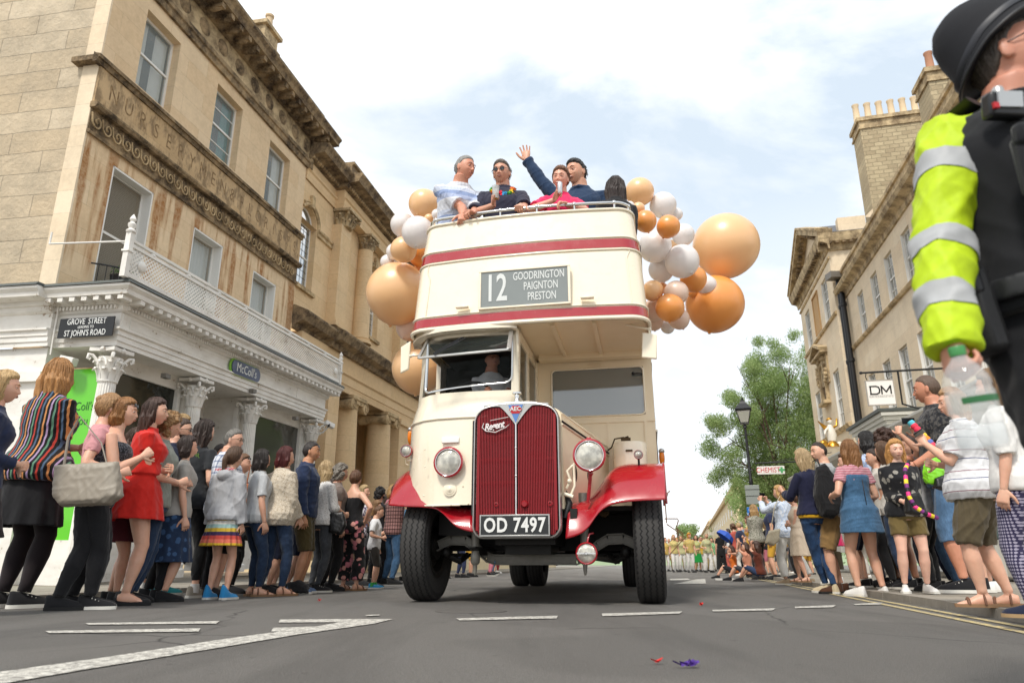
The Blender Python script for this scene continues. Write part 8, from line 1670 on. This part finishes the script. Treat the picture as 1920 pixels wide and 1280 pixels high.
R9 = wom('brown curly-haired woman in a pale grey T-shirt and tan shorts', pf(1706, 1103, 802, zk, xh=1700), -14, g=1.0, hair=('curly', '#4a3024'), skin='#b88468', top=dict(mat=fab('plain', '#b3b2aa'), sleeve=.36, e=.014), bottom=dict(mat=fab('plain', '#8a6a42'), len=.40, e=.012), shoes=sBLK, group=RG, vox=.011)
R10 = wom('strawberry-blonde girl facing the camera in a black embroidered jacket and olive shorts', pf(1724, 1112, 822, zk, xh=1708), 196, hair=('long', '#d29a58', .36), skin='#e6b8a2', top=dict(mat=fab('floral', '#17171b', '#8a867e', sc=.9), sleeve=.9, e=.018), bottom=dict(mat=fab('plain', '#6a5a34'), len=.30, e=.012), shoes=sWHT, head=(-6, -4, 0), group=RG, vox=.010)
wom('dark-haired woman in a white and blue checked top and navy jeans', pf(1762, 1105, 812, zk, xh=1742), -30, hair=('mid', '#33261f'), top=dict(mat=fab('plaid', '#c9ccd6', '#8893b4'), sleeve=.45, e=.018), bottom=dict(mat=fab('denim', '#141c34'), e=.006), shoes=sBLK, group=RG, vox=.011, arms={'L': dict(to=(-.07, .15, .78), fd=(.2, .4, .8), curl=30), 'R': {}})
R12 = man('shaven-headed man in a dark camouflage T-shirt looking left', pf(1820, 1111, 699, zk, xh=1757), -72, g=1.12, hair=('crop', '#6a5444'), skin='#c98c70', top=dict(mat=fab('camo', '#23242a', '#4c4a48', '#17171a'), sleeve=.42, e=.016), bottom=dict(mat=JEANL, len=.62, e=.014), shoes=sVAN, group=RG, vox=.010, arms={'L': dict(to=(-.10, .15, .55), fd=(.1, .9, -.1)), 'R': dict(to=(.06, .15, .60), fd=(-.6, .7, .2))})
R13 = wom('woman with long fair hair in a striped white polo shirt and olive cargo shorts', pf(1872, 1138, 724, zk, xh=1790), -52, g=1.14, hair=('long', '#b98e60', .30), top=dict(mat=fab('thin', '#cfcfd0', '#c8c8ca', '#7a4050', '#c8c8ca', '#c8c8ca', '#3a4470', sc=1.2), sleeve=.40, e=.020, hem=.46, flare=.02, wr=.006), bottom=dict(mat=fab('plain', '#564c38'), len=.50, e=.020, wr=.008), shoes=sSAND, group=RG, vox=.009, arms={'L': dict(to=(-.05, .155, .73), fd=(.3, .4, .8), curl=50, pn=(1, 0, 0)), 'R': dict(to=(.05, .14, .64), fd=(-.6, .6, .2), curl=45)})
R14 = wom('woman in a white top and purple lattice-patterned trousers behind the police officer', pf(1965, 1158, 690, zk, xh=1900), -40, g=.95, hair=('mid', '#8a6a48'), top=dict(mat=WHT, sleeve=.5, e=.02), bottom=dict(mat=fab('diamond', '#2e2a48', '#9a94a8', sc=.7), e=.012, len=.96), shoes=dict(mat=NAVY, sole=simple('rope_sole', '#a08460', .8)), group=RG, vox=.009)
for x, yh, H, az, sx_, lab, kw in ((1640, 838, 1.64, -60, 'm', 'man with dark hair glimpsed between the pinafore dress and the blue blouse', dict(hair=('short', '#3a2a20'), bottom=dict(mat=BLK))), (1588, 846, 1.66, -50, 'f', 'person glimpsed behind the grey T-shirt', dict(hair=('bob', '#5a4030'), bottom=dict(mat=NAVY, len=.5))), (1740, 832, 1.6, -50, 'f', 'person in pale blue jeans hidden behind the strawberry-blonde girl', dict(hair=('long', '#5a3c2a'), bottom=dict(mat=JEANL))), (1800, 800, 1.70, -60, 'm', 'person in a grey-green skirt hidden behind the polo shirt', dict(hair=('short', '#2c2420'), bottom=dict(kind='skirt', hem=.3, mat=fab('plain', '#3c4a48'), flare=.03))), (1655, 826, 1.7, -40, 'f', 'person in dark jeans hidden behind the black hair', dict(hair=('mid', '#6a4c34'), bottom=dict(mat=JEAN))), (1535, 880, 1.6, -60, 'f', 'person in a bright pink skirt glimpsed behind the navy cardigan', dict(hair=('mid', '#3c2c24'), bottom=dict(kind='skirt', hem=.32, mat=fab('plain', '#c81e5a'), flare=.03)))):
    human(lab, pw(x, yh, H, zk)[0], az, H=H, sex=sx_, top=dict(mat=fab('plain', random.Random(x).choice(['#3a3a42', '#7b6a60', '#a8a39c', '#31415a', '#c4c0b8']))), shoes=random.Random(x).choice([sBLK, sWHT, sVAN]), group=RG, vox=.013, **kw)
# farther along the kerb
hnc = ['#8a6040', '#d8b888', '#3a2a20', '#c89030', '#b08a60']
FAR = [(1349, 1077, 993, 'f', 20, 'woman in a long black dress at the kerb, nearest the white-trousered marchers', dict(hair=('updo', '#4a3022'), dress=dict(mat=fab('plain', '#141416'), hem=.08, flare=.04, sleeve=.3))),
 (1371, 1080, 1004, 'm', 15, 'boy in a white T-shirt and navy shorts standing in the road', dict(hair=('short', '#1e1816'), top=dict(mat=WHT, sleeve=.4, e=.02), bottom=dict(mat=NAVY, len=.5, e=.015), g=.95)),
 (1389, 1080, 976, 'm', -30, 'grey-haired man in a blue shirt with a black rucksack', dict(hair=('short', '#a39c92'), top=dict(mat=fab('plain', '#7f93b0'), sleeve=.4), bottom=dict(mat=BLK))),
 (1400, 1083, 990, 'f', -10, 'child in a silver-grey cap, green vest and denim shorts', dict(hair=('bob', '#a9aaac'), top=dict(mat=fab('thin', '#8d9a7a', '#c8c4a8'), sleeve=0), bottom=dict(mat=JEANL, len=.42, e=.014), g=.9)),
 (1412, 1086, 958, 'f', -30, 'person in a purple and magenta top behind the speckled jacket', dict(hair=('mid', '#4a3424'), top=dict(mat=fab('vstripe', '#33265a', '#b01e50', '#33265a', sc=2), sleeve=.9), bottom=dict(mat=fab('plain', '#4a1524')))),
 (1262, 1076, 1001, 'f', 175, 'marcher in a yellow and green top with white trousers, nearest the bus', dict(hair=('mid', '#d8b888'), top=dict(mat=fab('floral', '#cdb878', '#7f9a68', sc=2), sleeve=.3), bottom=dict(mat=WHT))),
 (1276, 1077, 1003, 'f', 185, 'marcher in white trousers half hidden behind the orange hat', dict(hair=('long', '#b89468'), top=dict(mat=fab('floral', '#b4b48a', '#d4bf80', sc=2), sleeve=.3), bottom=dict(mat=WHT))),
 (1291, 1078, 998, 'm', 180, 'marcher in an orange hat and white trousers with a black waist bag', dict(hair=('curly', '#d8922a'), top=dict(mat=fab('floral', '#bdb070', '#d8903a', sc=2), sleeve=.3), bottom=dict(mat=WHT))),
 (1304, 1077, 1002, 'f', 190, 'marcher in a bright green wrap skirt', dict(hair=('mid', '#5a3c28'), top=dict(mat=fab('floral', '#a8b080', '#d8b848', sc=2), sleeve=.3), bottom=dict(kind='skirt', hem=.25, mat=fab('plain', '#178a3a'), flare=.05))),
 (1323, 1078, 998, 'f', 170, 'fair-haired marcher in wide white trousers, rightmost of the marchers', dict(hair=('bob', '#c8b898'), top=dict(mat=fab('floral', '#b0b890', '#d0a468', sc=2), sleeve=.5), bottom=dict(mat=WHT, fl=.06))),
 (1313, 1075, 1004, 'm', 180, 'marcher in dark glasses behind the others', dict(hair=('short', '#2c201a'), glasses='sun', top=dict(mat=fab('plain', '#c8a23c')), bottom=dict(mat=WHT)))]
mc = [('#cfa858', 'amber'), ('#d8d4cc', 'white'), ('#e88a3a', 'orange'), ('#aab67c', 'lime'), ('#d8c888', 'yellow'), ('#5fa060', 'green'), ('#e8a898', 'pink')]
for i in range(16):
    c1, cn = mc[i % 7]; c2, cn2 = [('#d8d6d2', 'white'), ('#c8b070', 'gold'), ('#d0d0ce', 'pale grey')][i % 3]; x = 1246+i*7.3
    FAR.append((x, 1073-(i % 4)*1.5, 1007+(i % 3), 'f' if i % 4 else 'm', 160+(i*37) % 50, 'far marcher in %s with %s trousers, %s the front row' % (cn, cn2, ('just behind', 'close behind', 'a step behind', 'farthest behind', 'two rows behind', 'half hidden behind')[(i*5+i//7) % 6]), dict(hair=(('mid', 'short', 'curly', 'long')[i % 4], hnc[i % 5]), top=dict(mat=fab('floral', c1, mc[(i+3) % 7][0], sc=2), sleeve=.3), bottom=dict(mat=fab('plain', c2)))))
for x, yf, yh, sx_, az, lab, kw in FAR:
    H = 1.32 if 'boy' in lab or 'child' in lab else 1.69; p, H = pw(x, yh, H); human(lab, p, az, H=H, sex=sx_, shoes=sBLK, vox=.020, fine=.011, **kw)
rr_ = random.Random(77); cols = ['#c8c4bc', '#2b3350', '#8c2f34', '#3f6a8c', '#d0a03a', '#4c4c50', '#b4574a', '#6a8a5c', '#d8d5cf', '#27272b', '#7a5a8a', '#c87a8a']
SH = ['leftmost', 'second']
hn = ['#3a2a20', '#6a4a30', '#b08a58', '#1c1816', '#8c867c', '#c8a878']
adj = {'#c8c4bc': 'stone-grey', '#2b3350': 'navy', '#8c2f34': 'brick-red', '#3f6a8c': 'steel-blue', '#d0a03a': 'mustard', '#4c4c50': 'charcoal', '#b4574a': 'coral', '#6a8a5c': 'moss-green', '#d8d5cf': 'white', '#27272b': 'black', '#7a5a8a': 'lilac', '#c87a8a': 'rose-pink'}
seen = set()
for i in range(48):
    if i < 16 or i > 33: s = (6+i*1.6 if i < 16 else 7+(i-34)*2.1)+rr_.uniform(-.4, .4); p = V(kp(s+3, (.35 if i < 16 else 1.6)+rr_.uniform(-.6, .5))); az = rr_.uniform(-80, -20); side = 'right'
    else: s = 4.6+(i-16)*1.55+rr_.uniform(-.4, .4); p = V(lp(s, .15+rr_.uniform(-.7, .8))); az = rr_.uniform(40, 100); side = 'left'
    if side == 'left' and p.x > -0.8 and p.y < 16: p.x -= .6
    a, b, h_ = rr_.choice(cols), rr_.choice(cols), rr_.choice(['short', 'mid', 'bob', 'long', 'curly'])
    while (a, b, side) in seen: a, b = rr_.choice(cols), rr_.choice(cols)
    seen.add((a, b, side)); sex = 'm' if h_ == 'short' else 'f'
    human('person far down the %s side in a %s top and %s %s' % (side, adj[a], adj[b], 'trousers' if i % 3 else 'shorts'), p, az, H=rr_.uniform(1.55, 1.82), sex=sex, hair=(h_, rr_.choice(hn)), top=dict(mat=fab('plain', a), sleeve=rr_.choice([.3, .9])), bottom=dict(mat=fab('plain', b), len=.95 if i % 3 else .5), shoes=rr_.choice([sBLK, sWHT, sVAN]), vox=.020, fine=.011, group='people farther down the %s side' % side)
# ------------------------------------------------------------------ the police officer close on the right
def police():
    P = (1.262, 1.45, 0); H = 1.69
    B = human('police officer in a black vest with fluorescent yellow sleeves and a helmet at right edge', P, 178, H=H, sex='m', g=1.12, hair=('crop', '#5a5048'), skin='#c99078', glasses='clear', armk=1.12, head=(-50, 6, 0), top=dict(mat=fab('plain', '#15161a'), sleeve=0, hem=.50, neck=.845, e=.026, flare=.0, wr=.004, vox=.009, name='vest', collar=True), bottom=dict(mat=fab('plain', '#121317'), e=.012, wr=.006), shoes=dict(mat=BLK, kind='boot', sole=BLACKSOLE), arms={'R': dict(w=(.872, 1.305, .715), fd=(.1, .1, -1), pn=(-1, .2, 0), curl=62, pole=(.5, -1, 0)), 'L': {}}, vox=.009, fine=.0045)
    YL = fab('plain', '#b4cf1c'); yb = YL.copy(); 
    n = yb.node_tree.nodes['Principled BSDF']; n.inputs['Sheen Weight'].default_value = 0; n.inputs['Roughness'].default_value = .6
    w1 = wr_fabric(.0085, 21, .6); w2 = wr_fabric(.0035, 5, 1.2); wf = lambda co, no: w1(co, no)+w2(co, no)
    for s in 'RL':
        p, r = B.arm_pts(s, .0115, 1.0, .003); fd_ = B.AR[s][3]; p = p+[p[-1]+fd_*.022]; r = r+[r[-1]]; mb = MB(B.S); r = [q*(1.0 if i > 1 else 1.1) for i, q in enumerate(r)]; mb.tube(p, r, 24); o = job('sleeve', [(mb, .007)], [yb], B.root, 3, wf)
        a, b, c = [V(q) for q in B.AR[s][:3]]
        pt = lambda t: a+(b-a)*(t*2) if t <= .5 else b+(c-b)*((t-.5)*2)
        for t in (.20, .57, .86):
            mb = MB(B.S); rad = float(np.interp(t, [-.12, 0, .12, .3, .46, .5, .56, .68, .85, 1, 1.06], r))+.0016
            mb.tube([pt(t-.050+.0125*i) for i in range(9)], [float(np.interp(t-.05+.0125*i, [-.12, 0, .12, .3, .46, .5, .56, .68, .85, 1, 1.06], r))+.0012 for i in range(9)], 48, cap=False); job('reflective_band', [(mb, 0)], [simple('reflective_tape', '#a3a5a6', .55, 0, nz=.15, scale=20)], B.root, 0, wf)
    # helmet
    hb = MB(); rings = []
    for z, r, oy in ((-.012, 1.10, 0), (-.020, 1.14, 0), (-.006, 1.06, 0), (.015, 1.0, 0), (.06, .97, -.002), (.10, .88, -.004), (.135, .70, -.006), (.158, .42, -.008), (.168, .12, -.008)):
        rings.append([B.hc+B.HM@(V((.098*r*math.cos(a), oy-.004+.122*r*math.sin(a), .030+z-.035*math.sin(a)*(1 if z < .02 else max(0, 1-z*12))*(-1)-.03*(math.sin(a) < -.2)*(z < .02)*(-math.sin(a)-.2)))*B.HS*.97) for a in [2*math.pi*j/40 for j in range(40)]])
    rings = [[B.hc+B.HM@(Matrix.Rotation(R(15), 3, 'X')@(B.HM.inverted()@(p-B.hc))+V((0, -.006, .026))) for p in r] for r in rings]
    hb.loft(rings); hl = hb.build('helmet', simple('helmet_felt', '#0b0d15', .85, bump=.3, scale=90), B.root, 60)
    hb = MB(); hb.tube([p+V((0, 0, .0)) for p in rings[1]], .004, 6, closed=True); hb.build('helmet_rim', BLACK0, hl, 60); hb = MB(); hb.tube([q+(q-B.hc).normalized()*.003 for q in rings[3]], (.004, .010), 6, closed=True); hb.build('helmet_band', simple('helmet_braid', '#22242c', .5), hl, 60)
    # body camera, straps, pockets, pouch
    D = lambda x, y, z: B.sp((x, y, z)); r_ = B.root
    m = MB(); c = D(.098, .070, .772); m.obox(c+V((0, .035, 0)), (.085, .035, .06), Matrix.Rotation(R(-12), 3, 'X')); o = m.build('body_camera', simple('camera_black', '#17181b', .35), r_, 30, bevel=.008); m = MB(); m.obox(c+V((.0, .055, .004)), (.055, .008, .036), Matrix.Rotation(R(-12), 3, 'X')); m.build('screen', glassy('pale_screen', '#b9bec2', .1, 1.5), o, 0); m = MB(); m.lathe([(.012, 0), (.012, .015), (.009, .02)], c+V((.0, .03, .034)), n=14); m.build('button', ALU, o, 50); m = MB(); m.obox(c+V((.034, .054, -.012)), (.012, .006, .014)); m.build('red_light', simple('red_enamel', '#b51a22', .3), o, 0)
    m = MB(); m.tube([D(.075, .02, .835), D(.088, -.01, .828), D(.085, -.05, .80)], [(.035, .009)]*3, 10); m.tube([D(-.075, .02, .835), D(-.088, -.01, .828), D(-.085, -.05, .80)], [(.035, .009)]*3, 10); m.build('shoulder_strap', BLACK0, r_, 60)
    for x in (.078, -.055):
        m = MB(); c = D(x, .105, .665); m.obox(c+V((0, .02, 0)), (.15, .035, .14)); m.build('pocket', fab('plain', '#15161a'), r_, 30, bevel=.012); m = MB(); m.obox(c+V((0, .032, .068)), (.155, .03, .05), Matrix.Rotation(R(-8), 3, 'X')); m.build('pocket_flap', fab('plain', '#1b1c20'), r_, 30, bevel=.010)
    m = MB(); c = D(.118, .005, .515); m.obox(c+V((.035, 0, -.01)), (.055, .12, .20), Matrix.Rotation(R(6), 3, 'Y')); o = m.build('belt_pouch', simple('pouch_nylon', '#101114', .6, bump=.3, scale=60), r_, 30, bevel=.016); m = MB(); m.obox(c+V((.052, 0, .05)), (.035, .125, .07), Matrix.Rotation(R(6), 3, 'Y')); m.build('pouch_flap', BLACK0, o, 30, bevel=.012)
    m = MB(B.S); B.torso(m, .515, .545, .034); job('belt', [(m, .008)], [BLACK0], r_, 1)
    # bottle
    q = empty('water_bottle', (.895, 1.29, .535), 0, label='large clear plastic water bottle hanging from the police officer\'s hand', cat='bottle'); q.rotation_euler = (R(4), R(-7), 0); q.scale = (.86, .86, .86)
    prof = [(.002, .004), (.028, .006), (.044, .002), (.050, .012), (.050, .05), (.047, .054), (.050, .06), (.050, .075), (.047, .08), (.050, .086), (.049, .13), (.046, .137), (.049, .143), (.048, .155), (.036, .185), (.020, .205), (.0155, .212), (.0155, .228)]
    m = MB(); m.lathe(prof, n=36, cap=False); pet = NT('clear_pet'); pet.fin(Base_Color=(.94, .97, .97), Roughness=.06, IOR=1.35, Alpha=.26, Transmission_Weight=0.0, Coat_Weight=1.0); m.build('bottle_wall', pet.m, q, 60)
    m = MB(); m.lathe([(.002, .006), (.043, .008), (.048, .02), (.048, .058)], n=32); m.build('water', glassy('water', '#e8f2f4', 0.02, 1.33, .22), q, 60)
    m = MB(); m.lathe([(.0508, .088), (.0503, .128)], n=36, cap=False); lb = m.build('label_wrap', glassy('clear_label', '#d5ddd6', .3, 1.4, .22), q, 60); m = MB(); m.lathe([(.0512, .103), (.0510, .117)], n=36, cap=False, a0=R(215), a1=R(330)); m.build('label_band', simple('label_green', '#2c6a3c', .4), lb, 60)
    m = MB(); m.lathe([(.017, .214), (.018, .232), (.016, .236), (.0, .236)], n=20); m.build('bottle_cap', simple('green_cap', '#3f8a4a', .4), q, 50)
police()
# ------------------------------------------------------------------ bags, phones and small held things
def soft(name, pix, D, mat, lab, cat, strap=None, th=.10, wf=.004, yaw=0, clasp=None, vox=.008):
    """a soft bag whose outline is given by corner points; it gets its own thickness and place"""
    c = [at_depth(x, y, D) for x, y in pix]; ctr = sum(c, V())/len(c); r = empty(name, ctr, 0, label=lab, cat=cat); rot = Matrix.Rotation(R(yaw), 3, 'Z'); loc = [rot@(p-ctr) for p in c]; m = MB(); rings = []
    for t, k in ((-1, .72), (-.75, .93), (-.3, 1), (.3, 1), (.75, .93), (1, .72)): rings.append([p*k+V((0, t*th*.5*(1 if p.z < 0 else .65), 0)) for p in loc])
    m.loft(rings); job('bag_body', [(m, vox)], [mat], r, 5, wr_fabric(wf, int(D*100) % 97, 1.2))
    if strap:
        s_ = MB(); pts = [rot@(at_depth(x, y, D+(d if d is not None else 0))-ctr) for x, y, d in strap]; s_.tube(pts, (.010, .005), 6); s_.build('strap', mat, r, 60)
    return r
LGREY = simple('taupe_leather', '#938a7c', .5, bump=.2, scale=60); LTAN = simple('tan_leather', '#9a5424', .45, bump=.2, scale=50); LBLK = simple('black_leather', '#131314', .42, bump=.2, scale=60); NYL = fab('plain', '#1a1a1c', sc=1.1)
b3 = B3.root.location.y; 
soft('tote_bag', [(104, 872), (222, 864), (229, 930), (205, 946), (118, 950), (103, 930)], b3-.34, LGREY, 'large taupe tote bag on the arm of the woman with the coppery bob', 'bag', strap=[(120, 872, 0), (128, 820, .02), (150, 780, .1), (190, 830, .04), (200, 868, 0)], th=.17, vox=.010)
soft('shoulder_bag', [(456, 908), (482, 902), (486, 945), (472, 962), (452, 955)], 8.35, LTAN, 'tan leather shoulder bag between the girl and the cream blouse', 'bag', strap=[(462, 908, 0), (470, 870, .1), (480, 905, 0)])
soft('shoulder_bag', [(618, 962), (644, 958), (650, 985), (640, 1003), (616, 998)], 9.0, LBLK, 'black shoulder bag on the hip of the woman in white lace', 'bag', strap=[(622, 962, 0), (600, 925, .02), (578, 880, .05), (572, 868, .12)])
soft('backpack', [(443, 945), (462, 938), (478, 960), (484, 1000), (468, 1014), (440, 1008)], 8.6, NYL, 'black rucksack hanging low beside the hooded girl', 'bag', th=.14)
soft('holdall', [(538, 1092), (560, 1086), (578, 1096), (582, 1112), (545, 1112)], 8.5, NYL, 'black holdall lying on the road by the blue shoes', 'bag', th=.22)
y5 = R5.root.location.y
soft('backpack', [(1530, 876), (1546, 868), (1562, 890), (1574, 930), (1576, 958), (1560, 972), (1540, 968), (1527, 930)], y5-.27, NYL, 'big black rucksack on the back of the woman in the navy cardigan', 'bag', th=.20, strap=[(1540, 880, .0), (1532, 860, .12), (1522, 866, .22), (1522, 900, .22)])
y1 = R1.root.location.y
soft('handbag', [(1441, 994), (1463, 990), (1460, 1014), (1450, 1023), (1434, 1018)], y1-.22, simple('stone_leather', '#b0a68e', .5, bump=.2), 'small stone-coloured handbag on the woman photographing', 'bag', strap=[(1445, 994, 0), (1452, 950, .02), (1462, 930, .1)], vox=.010)
soft('shoulder_bag', [(1698, 928), (1722, 922), (1733, 950), (1722, 968), (1696, 962)], 6.5, LBLK, 'black embroidered bag at the waist of the strawberry-blonde girl', 'bag', strap=[(1700, 928, 0), (1694, 880, .05), (1704, 862, .1)])
soft('carrier_bag', [(1736, 862), (1760, 856), (1768, 884), (1758, 910), (1738, 906), (1731, 885)], 6.35, simple('lime_plastic', '#7fd01e', .3, coat=.4), 'lime-green carrier bag hanging by the shaven-headed man', 'bag', wf=.008)
soft('shoulder_bag', [(1752, 896), (1778, 888), (1786, 908), (1770, 920), (1752, 914)], 6.3, LBLK, 'black leather bag under the lime-green carrier bag', 'bag')
def phone(B, s, lab, off=(0, 0, 0), rot=None, dz=.03):
    p = at_hand(B, s, off); m = MB(); m.obox((0, 0, 0), (.148, .009, .072), rot or Matrix.Identity(3)); o = m.build('phone', simple('phone_black', '#131417', .25), None, 0, bevel=.004, label=lab, cat='phone'); o.location = p+V((0, 0, dz)); o.rotation_euler = (0, 0, B.root.rotation_euler.z)
phone(R1, 'L', 'black phone held up by the woman in the pale blue shirt', (.04, 0, 0)); phone(R13, 'L', 'dark phone held by the woman in the striped polo shirt', (0, 0, 0), Matrix.Rotation(R(60), 3, 'X'))
p = at_depth(1698, 786, 7.0); mp_ = phone
m = MB(); m.obox((0, 0, 0), (.14, .01, .07)); o = m.build('phone', simple('phone_black', '#131417', .25), None, 0, bevel=.004, label='small camera phone raised above the dark curly hair', cat='phone'); o.location = at_depth(1703, 789, 7.35)
wom('short woman with raised bare arms holding up a phone behind the curly hair', pw(1713, 815, 1.66, zk), -40, hair=('long', '#3b2a22'), top=dict(mat=GRY, sleeve=.3), bottom=dict(mat=BLK), shoes=sBLK, arms={'L': dict(w=at_depth(1686, 812, 7.35), fd=(.3, .1, 1), pn=(1, 0, 0), curl=30), 'R': dict(w=at_depth(1716, 808, 7.35), fd=(-.3, .1, 1), pn=(-1, 0, 0), curl=30)}, group=RG, vox=.011)
# rainbow paper stick and bead garland
a, b = at_depth(1706, 790, 6.0), at_depth(1752, 838, 5.9); cols_ = ['#58b8c8', '#e0304a', '#e03050', '#3fae58', '#e8c23a', '#ee8a2a', '#5f6fb0', '#e04058']; m = MB()
for i in range(8): m.mat(i); u, v = a.lerp(b, i/8), a.lerp(b, (i+1)/8); m.tube([u, u.lerp(v, .5), v], [.026, .031, .026], 12)
m.build('paper_stick', [simple('paper'+c, c, .7) for c in cols_], None, 60, label='rainbow-coloured paper stick held out over the crowd', cat='stick')
m = MB(); pts = [at_depth(x, y, D) for x, y, D in ((1703, 868, 6.60), (1697, 880, 6.50), (1699, 905, 6.43), (1704, 930, 6.40), (1716, 950, 6.38), (1735, 962, 6.36), (1756, 970, 6.36))]
for i in range(60):
    t = i/59*(len(pts)-1); j = min(int(t), len(pts)-2); p = pts[j].lerp(pts[j+1], t-j); m.mat((i//3) % 4); m.ell(p, .020, None, 8, 6)
m.build('bead_garland', [simple('bead'+c, c, .6) for c in ('#1b1420', '#e83a8c', '#e8d030', '#7a2a7a')], None, 60, label='long pink, yellow and black pom-pom garland on the strawberry-blonde girl', cat='garland')
# printed list on the black T-shirt, lettering on the hood, letter on the trainers
def back_print():
    W = simple('print_white', '#bfc2bd', .8); Gn = simple('print_green', '#5d7a34', .8); rr_ = random.Random(5)
    m = MB()
    for i in range(11):
        z = .735-.0165*i; c = B9.sp((0, 0, z)); w_ = rr_.uniform(.045, .085)
        k_ = c.x-w_/2
        while k_ < c.x+w_/2: l_ = rr_.uniform(.008, .016); m.box(k_, k_+l_, c.y-.122, c.y-.119, c.z, c.z+.013); k_ += l_+.004
    m.build('printed_list', W, B9.root, 0)
    c = B9.sp((0, 0, .765)); text('TOUR', 'printed_heading', .075, Gn, B9.root, frame_m((c.x, c.y-.116, c.z), (1, 0, 0), (0, -.1, 1), (0, -1, -.1)))
    c = B10.sp((0, 0, .845)); text('NEW YORK', 'hood_lettering', .042, simple('red_lettering', '#c8102a', .5), B10.root, frame_m((c.x, c.y-.105, c.z-.012), (1, 0, 0), (0, .5, .86), (0, -.86, .5)))
back_print()
# ---- parade pieces in the distance
r = empty('costume_frame', (0, 0, 0), 0, label='thin cane costume frame sticking out beside the rear of the bus', cat='costume frame'); m = MB(); D = 17
for pl_ in ([(1246, 972), (1270, 972), (1272, 975), (1268, 990), (1281, 1000), (1280, 1008)], [(1252, 925), (1247, 940), (1250, 980)], [(1250, 982), (1285, 1006), (1255, 1040)], [(1250, 925), (1256, 920)]): m.tube([at_depth(x, y, D) for x, y in pl_], .014, 6)
m.build('cane', simple('cane', '#7a5a3c', .7), r, 60)
c = at_depth(1362, 1003, 24); r = empty('parasol', c, 0, label='blue fabric parasol held up in the far crowd', cat='parasol'); m = MB(); m.lathe([(.32, -.12), (.27, .02), (.13, .09), (.02, .12)], (0, 0, 0), Matrix.Rotation(R(40), 3, 'Y'), 10, cap=False); m.build('canopy', simple('parasol_blue', '#2a56b8', .7), r, 0); m = MB(); m.tube([(0, 0, .1), (.3, 0, -.9)], .02, 6); m.build('shaft', IRON, r, 60)
for i, (x, y, az, c1, c2, lab) in enumerate(((1384, 1088, -60, '#c98a70', '#3a3a40', 'child in a coral top sitting on the kerb with legs out'), (1404, 1090, -50, '#5c2a1c', '#2a3a58', 'child in a brown top sitting on the kerb nearest the black trousers'), (1360, 1084, -70, '#d8702a', '#222228', 'child in an orange top sitting on the kerb, farthest away'))):
    p = G(x, y); human(lab, (p.x+.25, p.y, 0), az, H=1.25, sex='f', hs=1.12, hair=('mid', '#4a3024'), top=dict(mat=fab('plain', c1), sleeve=.3), bottom=dict(mat=fab('plain', c2), len=.5), shoes=sBLK, sitz=.13, feet={'R': (.07, .36, 5, 0, (.1, .2, 1)), 'L': (-.07, .33, -5, 0, (-.1, .2, 1))}, vox=.016, fine=.010)
flush_text(); flush_jobs()
